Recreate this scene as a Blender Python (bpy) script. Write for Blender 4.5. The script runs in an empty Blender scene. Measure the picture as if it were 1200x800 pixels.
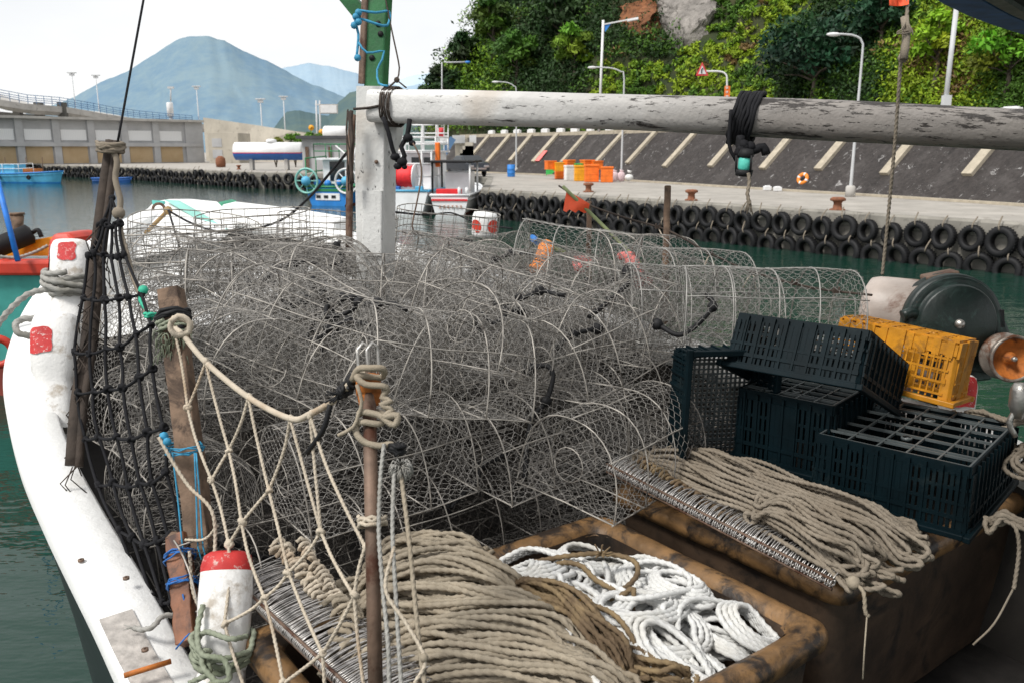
import bpy, math, random
import numpy as np
from mathutils import Vector, Matrix, Euler
from mathutils.bvhtree import BVHTree
R = math.radians
scene = bpy.context.scene
col = scene.collection
rng = random.Random(7)
nr = np.random.RandomState(11)

# ---------------------------------------------------------------- camera model
F = 1000.0                      # focal length in pixels of the 1200 px wide photograph
PITCH = math.atan(0.225)
CP, SP = math.cos(PITCH), math.sin(PITCH)
EYE = 3.4                       # camera height above the water

def W(px, py, t):
    u = (px - 600) / F; v = (400 - py) / F
    return Vector((u * t, (CP + SP * v) * t, EYE + (-SP + CP * v) * t))
def WZ(px, py, z):
    v = (400 - py) / F
    return W(px, py, (z - EYE) / (-SP + CP * v))
def WY(px, py, Y):
    v = (400 - py) / F
    return W(px, py, Y / (CP + SP * v))

cam_d = bpy.data.cameras.new('camera'); cam = bpy.data.objects.new('camera', cam_d); col.objects.link(cam)
cam.location = (0, 0, EYE); cam.rotation_euler = (R(90) - PITCH, 0, 0)
cam_d.lens = 30; cam_d.sensor_width = 36; cam_d.clip_start = 0.05; cam_d.clip_end = 20000
cam_d.dof.use_dof = True; cam_d.dof.focus_distance = 3.9; cam_d.dof.aperture_fstop = 5.6
scene.camera = cam

# ---------------------------------------------------------------- mesh builder
def arr(p): return np.asarray([tuple(q) for q in p], dtype=np.float64)

def catmull(pts, step):
    P = arr(pts)
    if len(P) == 2:
        n = max(2, int(np.linalg.norm(P[1] - P[0]) / step) + 1)
        return P[0] + (P[1] - P[0]) * np.linspace(0, 1, n)[:, None]
    Q = np.vstack([2 * P[0] - P[1], P, 2 * P[-1] - P[-2]])
    out = []
    for i in range(1, len(Q) - 2):
        p0, p1, p2, p3 = Q[i - 1], Q[i], Q[i + 1], Q[i + 2]
        n = max(1, int(np.linalg.norm(p2 - p1) / step + 0.5))
        t = (np.arange(n) / n)[:, None]
        out.append(0.5 * ((2 * p1) + (-p0 + p2) * t + (2 * p0 - 5 * p1 + 4 * p2 - p3) * t ** 2 + (-p0 + 3 * p1 - 3 * p2 + p3) * t ** 3))
    out.append(P[-1:])
    return np.vstack(out)

def frames(P):
    T = np.gradient(P, axis=0); T /= np.maximum(np.linalg.norm(T, axis=1), 1e-9)[:, None]
    N = np.zeros_like(P)
    a = np.array([0, 0, 1.0]) if abs(T[0][2]) < 0.9 else np.array([1.0, 0, 0])
    n = np.cross(T[0], a); n /= np.linalg.norm(n)
    tl = T.tolist(); nl = []
    nx, ny, nz = n.tolist()
    for tx, ty, tz in tl:
        d = nx * tx + ny * ty + nz * tz
        nx -= d * tx; ny -= d * ty; nz -= d * tz
        l = math.sqrt(nx * nx + ny * ny + nz * nz) or 1.0
        nx /= l; ny /= l; nz /= l
        nl.append((nx, ny, nz))
    N = np.array(nl); B = np.cross(T, N)
    return T, N, B

class MB:
    def __init__(s): s.V = []; s.F = []; s.n = 0; s.C = []; s.hascol = False
    def add(s, V, Fs, smooth=False, c=None):
        V = np.asarray(V, dtype=np.float64).reshape(-1, 3)
        Fs = np.asarray(Fs, dtype=np.int64)
        s.V.append(V); s.F.append((Fs + s.n, smooth)); s.n += len(V)
        if c is not None: s.hascol = True
        cc = np.ones((len(V), 4)); 
        if c is not None: cc[:, :3] = c
        s.C.append(cc)
        return s
    def box(s, c, size, M=None):
        x, y, z = size[0] / 2, size[1] / 2, size[2] / 2
        V = np.array([[-x, -y, -z], [x, -y, -z], [x, y, -z], [-x, y, -z], [-x, -y, z], [x, -y, z], [x, y, z], [-x, y, z]])
        if M is not None: V = V @ np.array(M.to_3x3()).T
        V = V + np.array(tuple(c))
        s.add(V, [[0, 3, 2, 1], [4, 5, 6, 7], [0, 1, 5, 4], [1, 2, 6, 5], [2, 3, 7, 6], [3, 0, 4, 7]]); return s
    def bar(s, a, b, w, h, up=(0, 0, 1)):
        a = Vector(a); b = Vector(b); d = b - a
        x = d.normalized(); u = Vector(up)
        y = u.cross(x)
        if y.length < 1e-4: y = Vector((1, 0, 0)).cross(x)
        y.normalize(); z = x.cross(y)
        M = Matrix((x, y, z)).transposed()
        return s.box((a + b) / 2, (d.length, w, h), M)
    def tube(s, pts, r, sides=6, step=None, cap=True, smooth=True, r2=None, lobes=0, lay=None):
        P = catmull(pts, step) if step else arr(pts)
        n = len(P)
        T, N, B = frames(P)
        ang = np.arange(sides) * 2 * math.pi / sides
        if lobes:
            rad = 0.85 + 0.15 * np.cos(lobes * ang)
            L = np.concatenate([[0], np.cumsum(np.linalg.norm(np.diff(P, axis=0), axis=1))])
            tw = L / lay * 2 * math.pi
        else:
            rad = np.ones(sides); tw = np.zeros(n)
        rr = np.linspace(r, r2, n) if r2 is not None else (np.full(n, r) if np.isscalar(r) else np.asarray(r))
        A = ang[None, :] + tw[:, None]
        V = P[:, None, :] + (rr[:, None] * rad[None, :])[:, :, None] * (np.cos(A)[:, :, None] * N[:, None, :] + np.sin(A)[:, :, None] * B[:, None, :])
        i = np.arange(n - 1)[:, None] * sides; k = np.arange(sides)[None, :]; k2 = (k + 1) % sides
        Q = np.stack([i + k, i + k2, i + sides + k2, i + sides + k], -1).reshape(-1, 4)
        s.add(V, Q, smooth)
        if cap:
            base = s.n - n * sides
            s.F.append((np.array([[base + (sides - 1 - q) for q in range(sides)]]), False))
            s.F.append((np.array([[base + (n - 1) * sides + q for q in range(sides)]]), False))
        return s
    def rope(s, pts, r, raw=False):
        st = r * 0.7
        P = arr(pts) if raw else catmull(pts, st)
        return s.tube(P, r, sides=9, lobes=3, lay=r * 7.6)
    def prisms(s, A, B, r):
        A = np.asarray(A); B = np.asarray(B); D = B - A
        D /= np.maximum(np.linalg.norm(D, axis=1), 1e-9)[:, None]
        ref = np.where(np.abs(D[:, 2:3]) < 0.9, np.array([[0, 0, 1.0]]), np.array([[1.0, 0, 0]]))
        N = np.cross(D, ref); N /= np.linalg.norm(N, axis=1)[:, None]; Bn = np.cross(D, N)
        vs = []
        for k in range(3):
            a = k * 2 * math.pi / 3
            off = r * (math.cos(a) * N + math.sin(a) * Bn)
            vs += [A + off, B + off]
        V = np.stack(vs, 1)  # n,6,3
        n = len(A); b = np.arange(n)[:, None, None] * 6
        q = np.array([[0, 1, 3, 2], [2, 3, 5, 4], [4, 5, 1, 0]])[None]
        s.add(V.reshape(-1, 3), (b + q).reshape(-1, 4), True); return s
    def lathe(s, prof, c, axis=(0, 0, 1), n=24, smooth=True, closed=False):
        z = Vector(axis).normalized(); x = z.orthogonal().normalized(); y = z.cross(x)
        m = len(prof); V = []
        for k in range(n):
            a = 2 * math.pi * k / n; d = x * math.cos(a) + y * math.sin(a)
            for (r, h) in prof: V.append(tuple(Vector(c) + d * r + z * h))
        Q = []
        for k in range(n):
            for j in range(m if closed else m - 1):
                j2 = (j + 1) % m; k2 = (k + 1) % n
                Q.append([k * m + j, k2 * m + j, k2 * m + j2, k * m + j2])
        s.add(V, Q, smooth); return s
    def poly(s, pts, off=None):
        """flat polygon, extruded by the vector off if given"""
        n = len(pts); V = [tuple(p) for p in pts]
        if off is None:
            s.add(V, [list(range(n))]); return s
        o = Vector(off); V += [tuple(Vector(p) + o) for p in pts]
        b = s.n
        s.add(V, [[k, (k + 1) % n, n + (k + 1) % n, n + k] for k in range(n)])
        s.F.append((np.array([[b + n - 1 - k for k in range(n)]]), False)); s.F.append((np.array([[b + n + k for k in range(n)]]), False))
        return s
    def grid(s, G, smooth=True, closed_u=False, c=None):
        G = np.asarray(G, dtype=np.float64); a, b = G.shape[:2]
        ia = a if closed_u else a - 1
        i = np.arange(ia)[:, None]; i2 = (i + 1) % a; j = np.arange(b - 1)[None, :]
        Q = np.stack([i * b + j, i2 * b + j, i2 * b + j + 1, i * b + j + 1], -1).reshape(-1, 4)
        s.add(G.reshape(-1, 3), Q, smooth, c); return s
    def ball(s, c, r, n=10, sc=(1, 1, 1)):
        m = n // 2 + 1
        th = np.linspace(0, math.pi, m); ph = np.arange(n) * 2 * math.pi / n
        G = np.stack([np.sin(th)[None, :] * np.cos(ph)[:, None] * sc[0], np.sin(th)[None, :] * np.sin(ph)[:, None] * sc[1], np.repeat(np.cos(th)[None, :] * sc[2], n, 0)], -1) * r + np.array(tuple(c))
        return s.grid(G, True, True)
    def mesh(s, name, off=None, fix=True):
        V = np.vstack(s.V)
        if off is not None: V = V - np.array(tuple(off))
        me = bpy.data.meshes.new(name)
        loops = []; starts = []; sm = []; cur = 0
        for Fs, smooth in s.F:
            k = Fs.shape[1]; loops.append(Fs.ravel()); starts.append(cur + np.arange(len(Fs)) * k); cur += Fs.size
            sm.append(np.full(len(Fs), smooth))
        loops = np.concatenate(loops); starts = np.concatenate(starts); sm = np.concatenate(sm)
        me.vertices.add(len(V)); me.vertices.foreach_set('co', V.astype(np.float32).ravel())
        me.loops.add(len(loops)); me.loops.foreach_set('vertex_index', loops.astype(np.int32))
        me.polygons.add(len(starts)); me.polygons.foreach_set('loop_start', starts.astype(np.int32))
        me.polygons.foreach_set('use_smooth', sm)
        me.update(calc_edges=True)
        if s.hascol:
            ca = me.color_attributes.new('tint', 'FLOAT_COLOR', 'POINT')
            ca.data.foreach_set('color', np.vstack(s.C).astype(np.float32).ravel())
        me.validate()
        return me

# ---------------------------------------------------------------- object helpers
def tag(o, label=None, cat=None, group=None, kind=None):
    if label: o['label'] = label
    if cat: o['category'] = cat
    if group: o['group'] = group
    if kind: o['kind'] = kind
    return o
def thing(name, label, cat, loc=(0, 0, 0), group=None, rot=None):
    o = bpy.data.objects.new(name, None); col.objects.link(o); o.location = loc
    o.empty_display_size = 0.1
    if rot is not None: o.rotation_euler = rot
    return tag(o, label, cat, group)
def obj(name, mb, mat, parent=None, bevel=0, local=False, label=None, origin=None):
    """mesh object from a builder; world-space vertices are moved into the parent's space"""
    if parent is not None and not local:
        off = parent.location.copy()
        p = parent.parent
        while p: off += p.location; p = p.parent
        me = mb.mesh(name, off)
    elif origin is not None: me = mb.mesh(name, origin)
    else: me = mb.mesh(name)
    if isinstance(mat, str): mat = M[mat]
    me.materials.append(mat)
    o = bpy.data.objects.new(name, me); col.objects.link(o)
    if origin is not None: o.location = origin
    if parent is not None: o.parent = parent
    if bevel:
        b = o.modifiers.new('bevel', 'BEVEL'); b.width = bevel; b.segments = 2; b.limit_method = 'ANGLE'; b.angle_limit = R(40)
    if label: o['label'] = label
    return o
def solo(name, mb, mat, label, cat, origin, group=None, bevel=0):
    return tag(obj(name, mb, mat, bevel=bevel, origin=origin), label, cat, group)
def struct(name, mb, mat):
    return tag(obj(name, mb, mat), kind='structure')
def copy_tree(o, parent=None):
    c = o.copy(); col.objects.link(c); c.parent = parent
    for ch in o.children: copy_tree(ch, c)
    return c
def basis(x, z):
    x = Vector(x).normalized(); z = Vector(z); y = z.cross(x).normalized(); z = x.cross(y)
    return Matrix((x, y, z)).transposed()

# ---------------------------------------------------------------- materials
M = {}
class NT:
    def __init__(s, name):
        s.m = bpy.data.materials.new(name); s.m.use_nodes = True; s.t = s.m.node_tree; s.n = s.t.nodes; s.l = s.t.links
        s.b = s.n['Principled BSDF']; M[name] = s.m
        s.co = s.n.new('ShaderNodeTexCoord').outputs['Object']
    def noise(s, scale, detail=6, rough=0.6, co=None, dist=0, sc=None):
        n = s.n.new('ShaderNodeTexNoise'); n.inputs['Scale'].default_value = scale; n.inputs['Detail'].default_value = detail
        n.inputs['Roughness'].default_value = rough; n.inputs['Distortion'].default_value = dist
        src = co or s.co
        if sc:
            mp = s.n.new('ShaderNodeMapping'); mp.inputs['Scale'].default_value = sc; s.l.new(src, mp.inputs[0]); src = mp.outputs[0]
        s.l.new(src, n.inputs['Vector']); return n.outputs['Fac']
    def ramp(s, fac, stops):
        r = s.n.new('ShaderNodeValToRGB'); e = r.color_ramp.elements
        while len(e) < len(stops): e.new(0.5)
        for q, (p, c) in zip(e, stops):
            q.position = p; q.color = (*c, 1) if not np.isscalar(c) else (c, c, c, 1)
        s.l.new(fac, r.inputs[0]); return r.outputs[0]
    def mix(s, fac, a, b, mode='MIX'):
        m = s.n.new('ShaderNodeMix'); m.data_type = 'RGBA'; m.blend_type = mode
        for sock, v in ((m.inputs[0], fac), (m.inputs[6], a), (m.inputs[7], b)):
            if isinstance(v, bpy.types.NodeSocket): s.l.new(v, sock)
            elif np.isscalar(v): sock.default_value = v
            else: sock.default_value = (*v, 1)
        return m.outputs[2]
    def math(s, op, a, b=0.5, clamp=False):
        m = s.n.new('ShaderNodeMath'); m.operation = op; m.use_clamp = clamp
        for sock, v in ((m.inputs[0], a), (m.inputs[1], b)):
            if isinstance(v, bpy.types.NodeSocket): s.l.new(v, sock)
            else: sock.default_value = v
        return m.outputs[0]
    def col(s, c):
        if isinstance(c, bpy.types.NodeSocket): s.l.new(c, s.b.inputs['Base Color'])
        else: s.b.inputs['Base Color'].default_value = (*c, 1)
        return s
    def set(s, rough=0.6, metal=0, spec=0.5):
        if isinstance(rough, bpy.types.NodeSocket): s.l.new(rough, s.b.inputs['Roughness'])
        else: s.b.inputs['Roughness'].default_value = rough
        s.b.inputs['Metallic'].default_value = metal; s.b.inputs['Specular IOR Level'].default_value = spec; return s
    def bump(s, h, dist=0.01, strength=0.6):
        b = s.n.new('ShaderNodeBump'); b.inputs['Distance'].default_value = dist; b.inputs['Strength'].default_value = strength
        s.l.new(h, b.inputs['Height']); s.l.new(b.outputs[0], s.b.inputs['Normal']); return s
def simple(name, c, rough=0.6, var=0.25, scale=6, metal=0, bump=0.003, dirt=None, dirtamt=0.5, spec=0.5):
    """mottled surface: base colour, darker and lighter blotches, optional stains of a second colour"""
    m = NT(name); n = m.noise(scale)
    lo = tuple(x * (1 - var) for x in c); hi = tuple(min(1, x * (1 + var)) for x in c)
    k = m.ramp(n, [(0.3, lo), (0.7, hi)])
    if dirt:
        d = m.noise(scale * 0.6 + 1.3, 8, 0.7, dist=0.6)
        k = m.mix(m.ramp(d, [(dirtamt, 0.0), (min(1, dirtamt + 0.12), 1.0)]), k, dirt)
    m.col(k).set(rough, metal, spec)
    if bump: m.bump(m.noise(scale * 5), bump)
    return m.m

m = NT('white_gelcoat'); a = m.noise(2.2, 9, 0.72, dist=0.5); b = m.noise(24, 6, 0.75); c = m.noise(9, 8, 0.8, sc=(1, 0.35, 1))
k = m.ramp(m.noise(1.5), [(0.3, (0.74, 0.74, 0.72)), (0.7, (0.83, 0.83, 0.82))]); k = m.mix(m.ramp(a, [(0.56, 0.0), (0.70, 0.45)]), k, (0.55, 0.52, 0.46)); k = m.mix(m.ramp(b, [(0.66, 0.0), (0.71, 0.75)]), k, (0.30, 0.28, 0.25)); k = m.mix(m.ramp(c, [(0.66, 0.0), (0.70, 0.6)]), k, (0.42, 0.38, 0.33))
m.col(k).set(0.45).bump(m.math('ADD', m.noise(14, 4), m.math('MULTIPLY', b, 0.4)), 0.012, 0.5)
simple('white_paint', (0.78, 0.78, 0.76), 0.5, 0.08, 5)
simple('patch_board', (0.42, 0.39, 0.36), 0.8, 0.3, 30, dirt=(0.25, 0.2, 0.16), dirtamt=0.62)
simple('red_paint', (0.60, 0.035, 0.03), 0.55, 0.3, 14, dirt=(0.55, 0.35, 0.3), dirtamt=0.66)
simple('boat_red', (0.50, 0.035, 0.015), 0.5, 0.25, 4)
simple('boat_yellow', (0.75, 0.30, 0.01), 0.5, 0.25, 4, dirt=(0.35, 0.12, 0.02), dirtamt=0.64)
simple('teal_paint', (0.07, 0.36, 0.32), 0.5, 0.2, 3)
simple('pale_teal', (0.25, 0.55, 0.48), 0.5, 0.2, 3)
simple('hull_dark', (0.015, 0.022, 0.022), 0.5, 0.3, 3)
simple('green_trim', (0.02, 0.22, 0.12), 0.5, 0.5, 20, dirt=(0.6, 0.65, 0.6), dirtamt=0.62)
simple('black_rubber', (0.008, 0.008, 0.009), 0.65, 0.4, 6, bump=0.004, spec=0.35)
simple('black_rope', (0.012, 0.012, 0.014), 0.8, 0.3, 60, spec=0.2)
simple('deck_wood', (0.025, 0.022, 0.02), 0.8, 0.4, 8)
simple('wire', (0.30, 0.285, 0.265), 0.55, 0.45, 9, metal=0.3, bump=0, dirt=(0.045, 0.036, 0.030), dirtamt=0.56)
simple('rod', (0.36, 0.335, 0.30), 0.6, 0.5, 7, metal=0.3, bump=0, dirt=(0.030, 0.023, 0.018), dirtamt=0.52)
simple('wire_shade', (0.040, 0.034, 0.029), 0.7, 0.5, 9, metal=0.1, bump=0)  # shade inside the pile put into the wire colour
simple('wire_light', (0.31, 0.30, 0.28), 0.5, 0.3, 9, metal=0.3, bump=0, dirt=(0.12, 0.10, 0.085), dirtamt=0.6)
simple('steel_hook', (0.50, 0.48, 0.46), 0.4, 0.4, 40, metal=0.6, bump=0, dirt=(0.05, 0.035, 0.028), dirtamt=0.52)
simple('rusty_steel', (0.16, 0.105, 0.075), 0.65, 0.45, 12, metal=0.25, dirt=(0.07, 0.025, 0.012), dirtamt=0.5)
simple('rust_orange', (0.42, 0.13, 0.02), 0.7, 0.5, 14, metal=0.1, dirt=(0.10, 0.03, 0.012), dirtamt=0.52)
simple('bright_steel', (0.45, 0.43, 0.40), 0.35, 0.2, 20, metal=0.8)
simple('hauler_green', (0.006, 0.014, 0.012), 0.42, 0.5, 9, dirt=(0.03, 0.060, 0.052), dirtamt=0.53)
simple('motor_white', (0.42, 0.36, 0.32), 0.45, 0.2, 6, dirt=(0.14, 0.065, 0.038), dirtamt=0.50)
simple('crate_teal', (0.0014, 0.0075, 0.0105), 0.55, 0.35, 5, bump=0.002, spec=0.14, dirt=(0.012, 0.020, 0.022), dirtamt=0.58)
simple('crate_yellow', (0.52, 0.215, 0.004), 0.5, 0.35, 7, dirt=(0.20, 0.085, 0.008), dirtamt=0.55)
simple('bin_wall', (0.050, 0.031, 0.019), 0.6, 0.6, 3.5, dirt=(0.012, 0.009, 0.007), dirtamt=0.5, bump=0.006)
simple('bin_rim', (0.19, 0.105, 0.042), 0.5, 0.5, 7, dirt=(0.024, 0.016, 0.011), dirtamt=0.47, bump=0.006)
simple('weathered_wood', (0.16, 0.105, 0.070), 0.85, 0.5, 10, dirt=(0.06, 0.038, 0.026), dirtamt=0.5, bump=0.006)
simple('dark_wood', (0.045, 0.032, 0.024), 0.85, 0.5, 10, dirt=(0.12, 0.09, 0.07), dirtamt=0.62, bump=0.008)
simple('bamboo', (0.28, 0.18, 0.07), 0.6, 0.3, 8)
simple('bamboo_green', (0.20, 0.24, 0.10), 0.6, 0.3, 8)
def ropemat(name, c, var=0.3, dirt=None):
    m = NT(name); a = m.noise(11, 6, 0.7); b = m.noise(150, 3)
    k = m.ramp(a, [(0.3, tuple(x * (1 - var) for x in c)), (0.7, tuple(min(1, x * (1 + var * 0.6)) for x in c))])
    k = m.mix(m.math('MULTIPLY', b, 0.55), k, tuple(x * 0.45 for x in c))
    if dirt: k = m.mix(m.ramp(m.noise(4, 5), [(0.52, 0.0), (0.66, 0.8)]), k, dirt)
    m.col(k).set(0.9, 0, 0.15).bump(m.noise(260, 2), 0.003, 0.8)
ropemat('tan_rope', (0.42, 0.36, 0.275), 0.30, (0.27, 0.225, 0.165))
ropemat('grey_rope', (0.30, 0.255, 0.20), 0.3, (0.20, 0.165, 0.125))
ropemat('brown_rope', (0.17, 0.12, 0.075), 0.4, (0.30, 0.22, 0.12))
ropemat('white_rope', (0.80, 0.80, 0.78), 0.08, (0.62, 0.60, 0.55))
ropemat('mooring_rope', (0.42, 0.41, 0.38), 0.2, (0.2, 0.19, 0.16))
ropemat('green_rope', (0.33, 0.36, 0.27), 0.3, (0.12, 0.14, 0.09))
ropemat('net_twine', (0.62, 0.54, 0.43), 0.22, (0.36, 0.26, 0.17))
simple('blue_twine', (0.015, 0.13, 0.42), 0.6, 0.3, 30)
simple('cyan_twine', (0.03, 0.25, 0.42), 0.6, 0.3, 30)
simple('green_twine', (0.03, 0.40, 0.25), 0.6, 0.3, 30)
simple('yellow_tag', (0.85, 0.48, 0.01), 0.6, 0.2, 30)
simple('mast_green', (0.012, 0.115, 0.030), 0.5, 0.3, 10, dirt=(0.01, 0.03, 0.012), dirtamt=0.6)
simple('flag_orange', (0.80, 0.10, 0.03), 0.7, 0.15, 10)
simple('float_orange', (0.85, 0.24, 0.02), 0.6, 0.2, 10)
simple('float_pink', (0.80, 0.20, 0.18), 0.6, 0.2, 10)
simple('lamp_teal', (0.10, 0.55, 0.45), 0.25, 0.15, 10)
simple('blue_trim', (0.02, 0.10, 0.30), 0.6, 0.4, 14, dirt=(0.12, 0.13, 0.14), dirtamt=0.6)
simple('blue_pole', (0.02, 0.20, 0.70), 0.5, 0.15, 10)
simple('canopy_black', (0.006, 0.006, 0.007), 0.7, 0.3, 10)
simple('canopy_grey', (0.20, 0.19, 0.17), 0.8, 0.3, 30)
# worn white paint on the mast and the cross beam: cracked off along the grain to dark wood
def worn(name, sc, shade_wear, base=(0.70, 0.69, 0.67)):
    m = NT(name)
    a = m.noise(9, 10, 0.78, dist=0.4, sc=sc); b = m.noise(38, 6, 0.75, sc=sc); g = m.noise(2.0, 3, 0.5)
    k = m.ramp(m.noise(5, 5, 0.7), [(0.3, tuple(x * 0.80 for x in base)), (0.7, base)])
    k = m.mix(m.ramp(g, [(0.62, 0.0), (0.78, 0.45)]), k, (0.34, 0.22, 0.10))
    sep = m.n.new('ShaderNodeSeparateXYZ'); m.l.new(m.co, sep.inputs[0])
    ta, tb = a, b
    if shade_wear:       # free end's shade painted in as brown; chipping also grows there and on top
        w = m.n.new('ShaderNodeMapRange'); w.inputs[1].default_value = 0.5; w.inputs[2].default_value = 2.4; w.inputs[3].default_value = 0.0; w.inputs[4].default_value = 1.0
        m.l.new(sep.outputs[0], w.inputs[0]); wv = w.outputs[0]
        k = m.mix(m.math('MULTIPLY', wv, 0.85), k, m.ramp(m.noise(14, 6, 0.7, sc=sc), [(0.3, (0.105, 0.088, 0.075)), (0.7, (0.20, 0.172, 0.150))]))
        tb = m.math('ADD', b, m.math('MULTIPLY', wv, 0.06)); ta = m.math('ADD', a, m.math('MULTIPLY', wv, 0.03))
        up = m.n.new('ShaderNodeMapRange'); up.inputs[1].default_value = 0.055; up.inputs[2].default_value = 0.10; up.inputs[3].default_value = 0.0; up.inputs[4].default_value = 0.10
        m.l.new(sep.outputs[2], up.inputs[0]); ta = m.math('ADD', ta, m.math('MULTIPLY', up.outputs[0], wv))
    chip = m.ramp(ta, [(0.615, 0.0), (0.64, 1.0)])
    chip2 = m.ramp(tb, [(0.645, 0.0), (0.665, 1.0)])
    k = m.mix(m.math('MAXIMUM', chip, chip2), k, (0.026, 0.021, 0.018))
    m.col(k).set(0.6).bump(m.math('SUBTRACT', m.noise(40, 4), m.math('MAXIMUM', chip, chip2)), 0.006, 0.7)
worn('worn_shaded_beam', (0.30, 1.4, 1.4), True)
worn('worn_mast', (1.6, 1.6, 0.5), False, (0.62, 0.62, 0.60))
# bitts: white paint gone grimy low down
m = NT('bitt_white'); n = m.noise(9, 8, 0.7)
m.col(m.mix(m.ramp(n, [(0.54, 0.0), (0.66, 0.8)]), (0.76, 0.75, 0.73), (0.36, 0.30, 0.23))).set(0.6).bump(m.noise(50), 0.006)

m = NT('red_scuffed'); n = m.noise(55, 8, 0.8)
m.col(m.mix(m.ramp(n, [(0.56, 0.0), (0.63, 1.0)]), m.ramp(m.noise(20), [(0.3, (0.42, 0.015, 0.015)), (0.7, (0.62, 0.03, 0.03))]), (0.70, 0.64, 0.60))).set(0.6).bump(n, 0.004)
m = NT('red_worn'); n = m.noise(26, 8, 0.8)
m.col(m.mix(m.ramp(n, [(0.56, 0.0), (0.62, 1.0)]), m.ramp(m.noise(20), [(0.3, (0.40, 0.015, 0.015)), (0.7, (0.58, 0.035, 0.03))]), (0.55, 0.40, 0.36))).set(0.6).bump(n, 0.004)
# ================================================================ world and sun
SUN_EL, SUN_AZ = R(52), R(-128)     # sun high behind thin cloud, to the left (azimuth from +Y, clockwise positive)
world = bpy.data.worlds.new('World'); scene.world = world; world.use_nodes = True
wt = world.node_tree; wn = wt.nodes; wl = wt.links
bg = wn['Background']; sky = wn.new('ShaderNodeTexSky'); sky.sky_type = 'NISHITA'; sky.sun_disc = False
sky.sun_elevation = SUN_EL; sky.sun_rotation = SUN_AZ
wl.new(sky.outputs[0], bg.inputs[0]); bg.inputs[1].default_value = 0.10
bg2 = wn.new('ShaderNodeBackground'); tc = wn.new('ShaderNodeTexCoord'); mp = wn.new('ShaderNodeMapping'); mp.inputs['Scale'].default_value = (1, 1, 2.6)
cn = wn.new('ShaderNodeTexNoise'); cn.inputs['Scale'].default_value = 2.2; cn.inputs['Detail'].default_value = 6; cn.inputs['Roughness'].default_value = 0.55
wl.new(tc.outputs['Generated'], mp.inputs[0]); wl.new(mp.outputs[0], cn.inputs['Vector'])
cr = wn.new('ShaderNodeValToRGB'); cr.color_ramp.elements[0].position = 0.3; cr.color_ramp.elements[0].color = (0.87, 0.88, 0.90, 1)
cr.color_ramp.elements[1].position = 0.6; cr.color_ramp.elements[1].color = (1.0, 1.0, 1.0, 1)
wl.new(cn.outputs['Fac'], cr.inputs[0]); wl.new(cr.outputs[0], bg2.inputs[0]); bg2.inputs[1].default_value = 1.12
mx = wn.new('ShaderNodeMixShader'); mx.inputs[0].default_value = 0.88
wl.new(bg.outputs[0], mx.inputs[1]); wl.new(bg2.outputs[0], mx.inputs[2]); wl.new(mx.outputs[0], wn['World Output'].inputs[0])
sl = bpy.data.lights.new('sun', 'SUN'); sl.energy = 3.2; sl.angle = R(14); sl.color = (1.0, 0.97, 0.92)
so = bpy.data.objects.new('sun', sl); col.objects.link(so)
sd = Vector((math.sin(SUN_AZ) * math.cos(SUN_EL), math.cos(SUN_AZ) * math.cos(SUN_EL), math.sin(SUN_EL)))
so.rotation_euler = sd.to_track_quat('Z', 'Y').to_euler(); so.location = sd * 30
scene.view_settings.view_transform = 'Standard'; scene.view_settings.look = 'None'; scene.view_settings.exposure = 0
scene.cycles.max_bounces = 6; scene.cycles.diffuse_bounces = 3; scene.cycles.glossy_bounces = 3; scene.cycles.transparent_max_bounces = 4

# ================================================================ materials of the setting
m = NT('water'); m.col((0.010, 0.040, 0.028)).set(0.05, 0, 0.5); m.b.inputs['IOR'].default_value = 1.33
geo = m.n.new('ShaderNodeNewGeometry').outputs['Position']
h1 = m.noise(0.9, 4, 0.55, co=geo, sc=(1.0, 2.2, 1)); h2 = m.noise(3.5, 3, 0.5, co=geo, sc=(1, 1.8, 1))
m.bump(m.math('ADD', h1, m.math('MULTIPLY', h2, 0.12)), 0.12, 0.30)
simple('concrete', (0.36, 0.335, 0.30), 0.85, 0.2, 0.6, bump=0.01, dirt=(0.24, 0.215, 0.185), dirtamt=0.56)
simple('quay_face', (0.25, 0.235, 0.205), 0.9, 0.3, 0.9, bump=0.02, dirt=(0.11, 0.10, 0.085), dirtamt=0.55)
simple('pale_concrete', (0.46, 0.44, 0.41), 0.85, 0.2, 0.5, dirt=(0.20, 0.19, 0.175), dirtamt=0.58)
simple('beige_concrete', (0.46, 0.42, 0.35), 0.85, 0.2, 0.3, dirt=(0.25, 0.22, 0.18), dirtamt=0.57)
simple('grey_render', (0.42, 0.42, 0.425), 0.85, 0.15, 0.5)
simple('dark_grey', (0.07, 0.07, 0.075), 0.8, 0.2, 1)
simple('under_ramp_dark', (0.09, 0.085, 0.075), 0.9, 0.4, 0.4)
simple('rib_concrete', (0.40, 0.35, 0.27), 0.9, 0.2, 3, dirt=(0.20, 0.17, 0.13), dirtamt=0.58)
m = NT('wall_stone'); a = m.noise(0.8, 8, 0.75); b = m.noise(5, 5, 0.7)
k = m.ramp(b, [(0.3, (0.018, 0.015, 0.014)), (0.72, (0.052, 0.044, 0.041))])
k = m.mix(m.ramp(a, [(0.50, 0.0), (0.66, 0.6)]), k, (0.085, 0.076, 0.072)); k = m.mix(m.ramp(m.noise(2.6, 7, 0.8, dist=1), [(0.60, 0.0), (0.64, 0.7)]), k, (0.42, 0.41, 0.40))
m.col(k).set(0.9).bump(b, 0.08)
m = NT('shutter_tan'); w = m.n.new('ShaderNodeTexWave'); w.bands_direction = 'Z'; w.inputs['Scale'].default_value = 3; m.l.new(m.co, w.inputs[0])
m.col(m.mix(m.ramp(m.noise(0.5), [(0.35, 0.0), (0.7, 1.0)]), (0.44, 0.31, 0.17), (0.52, 0.39, 0.24))).set(0.7).bump(w.outputs['Fac'], 0.02)
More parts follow.
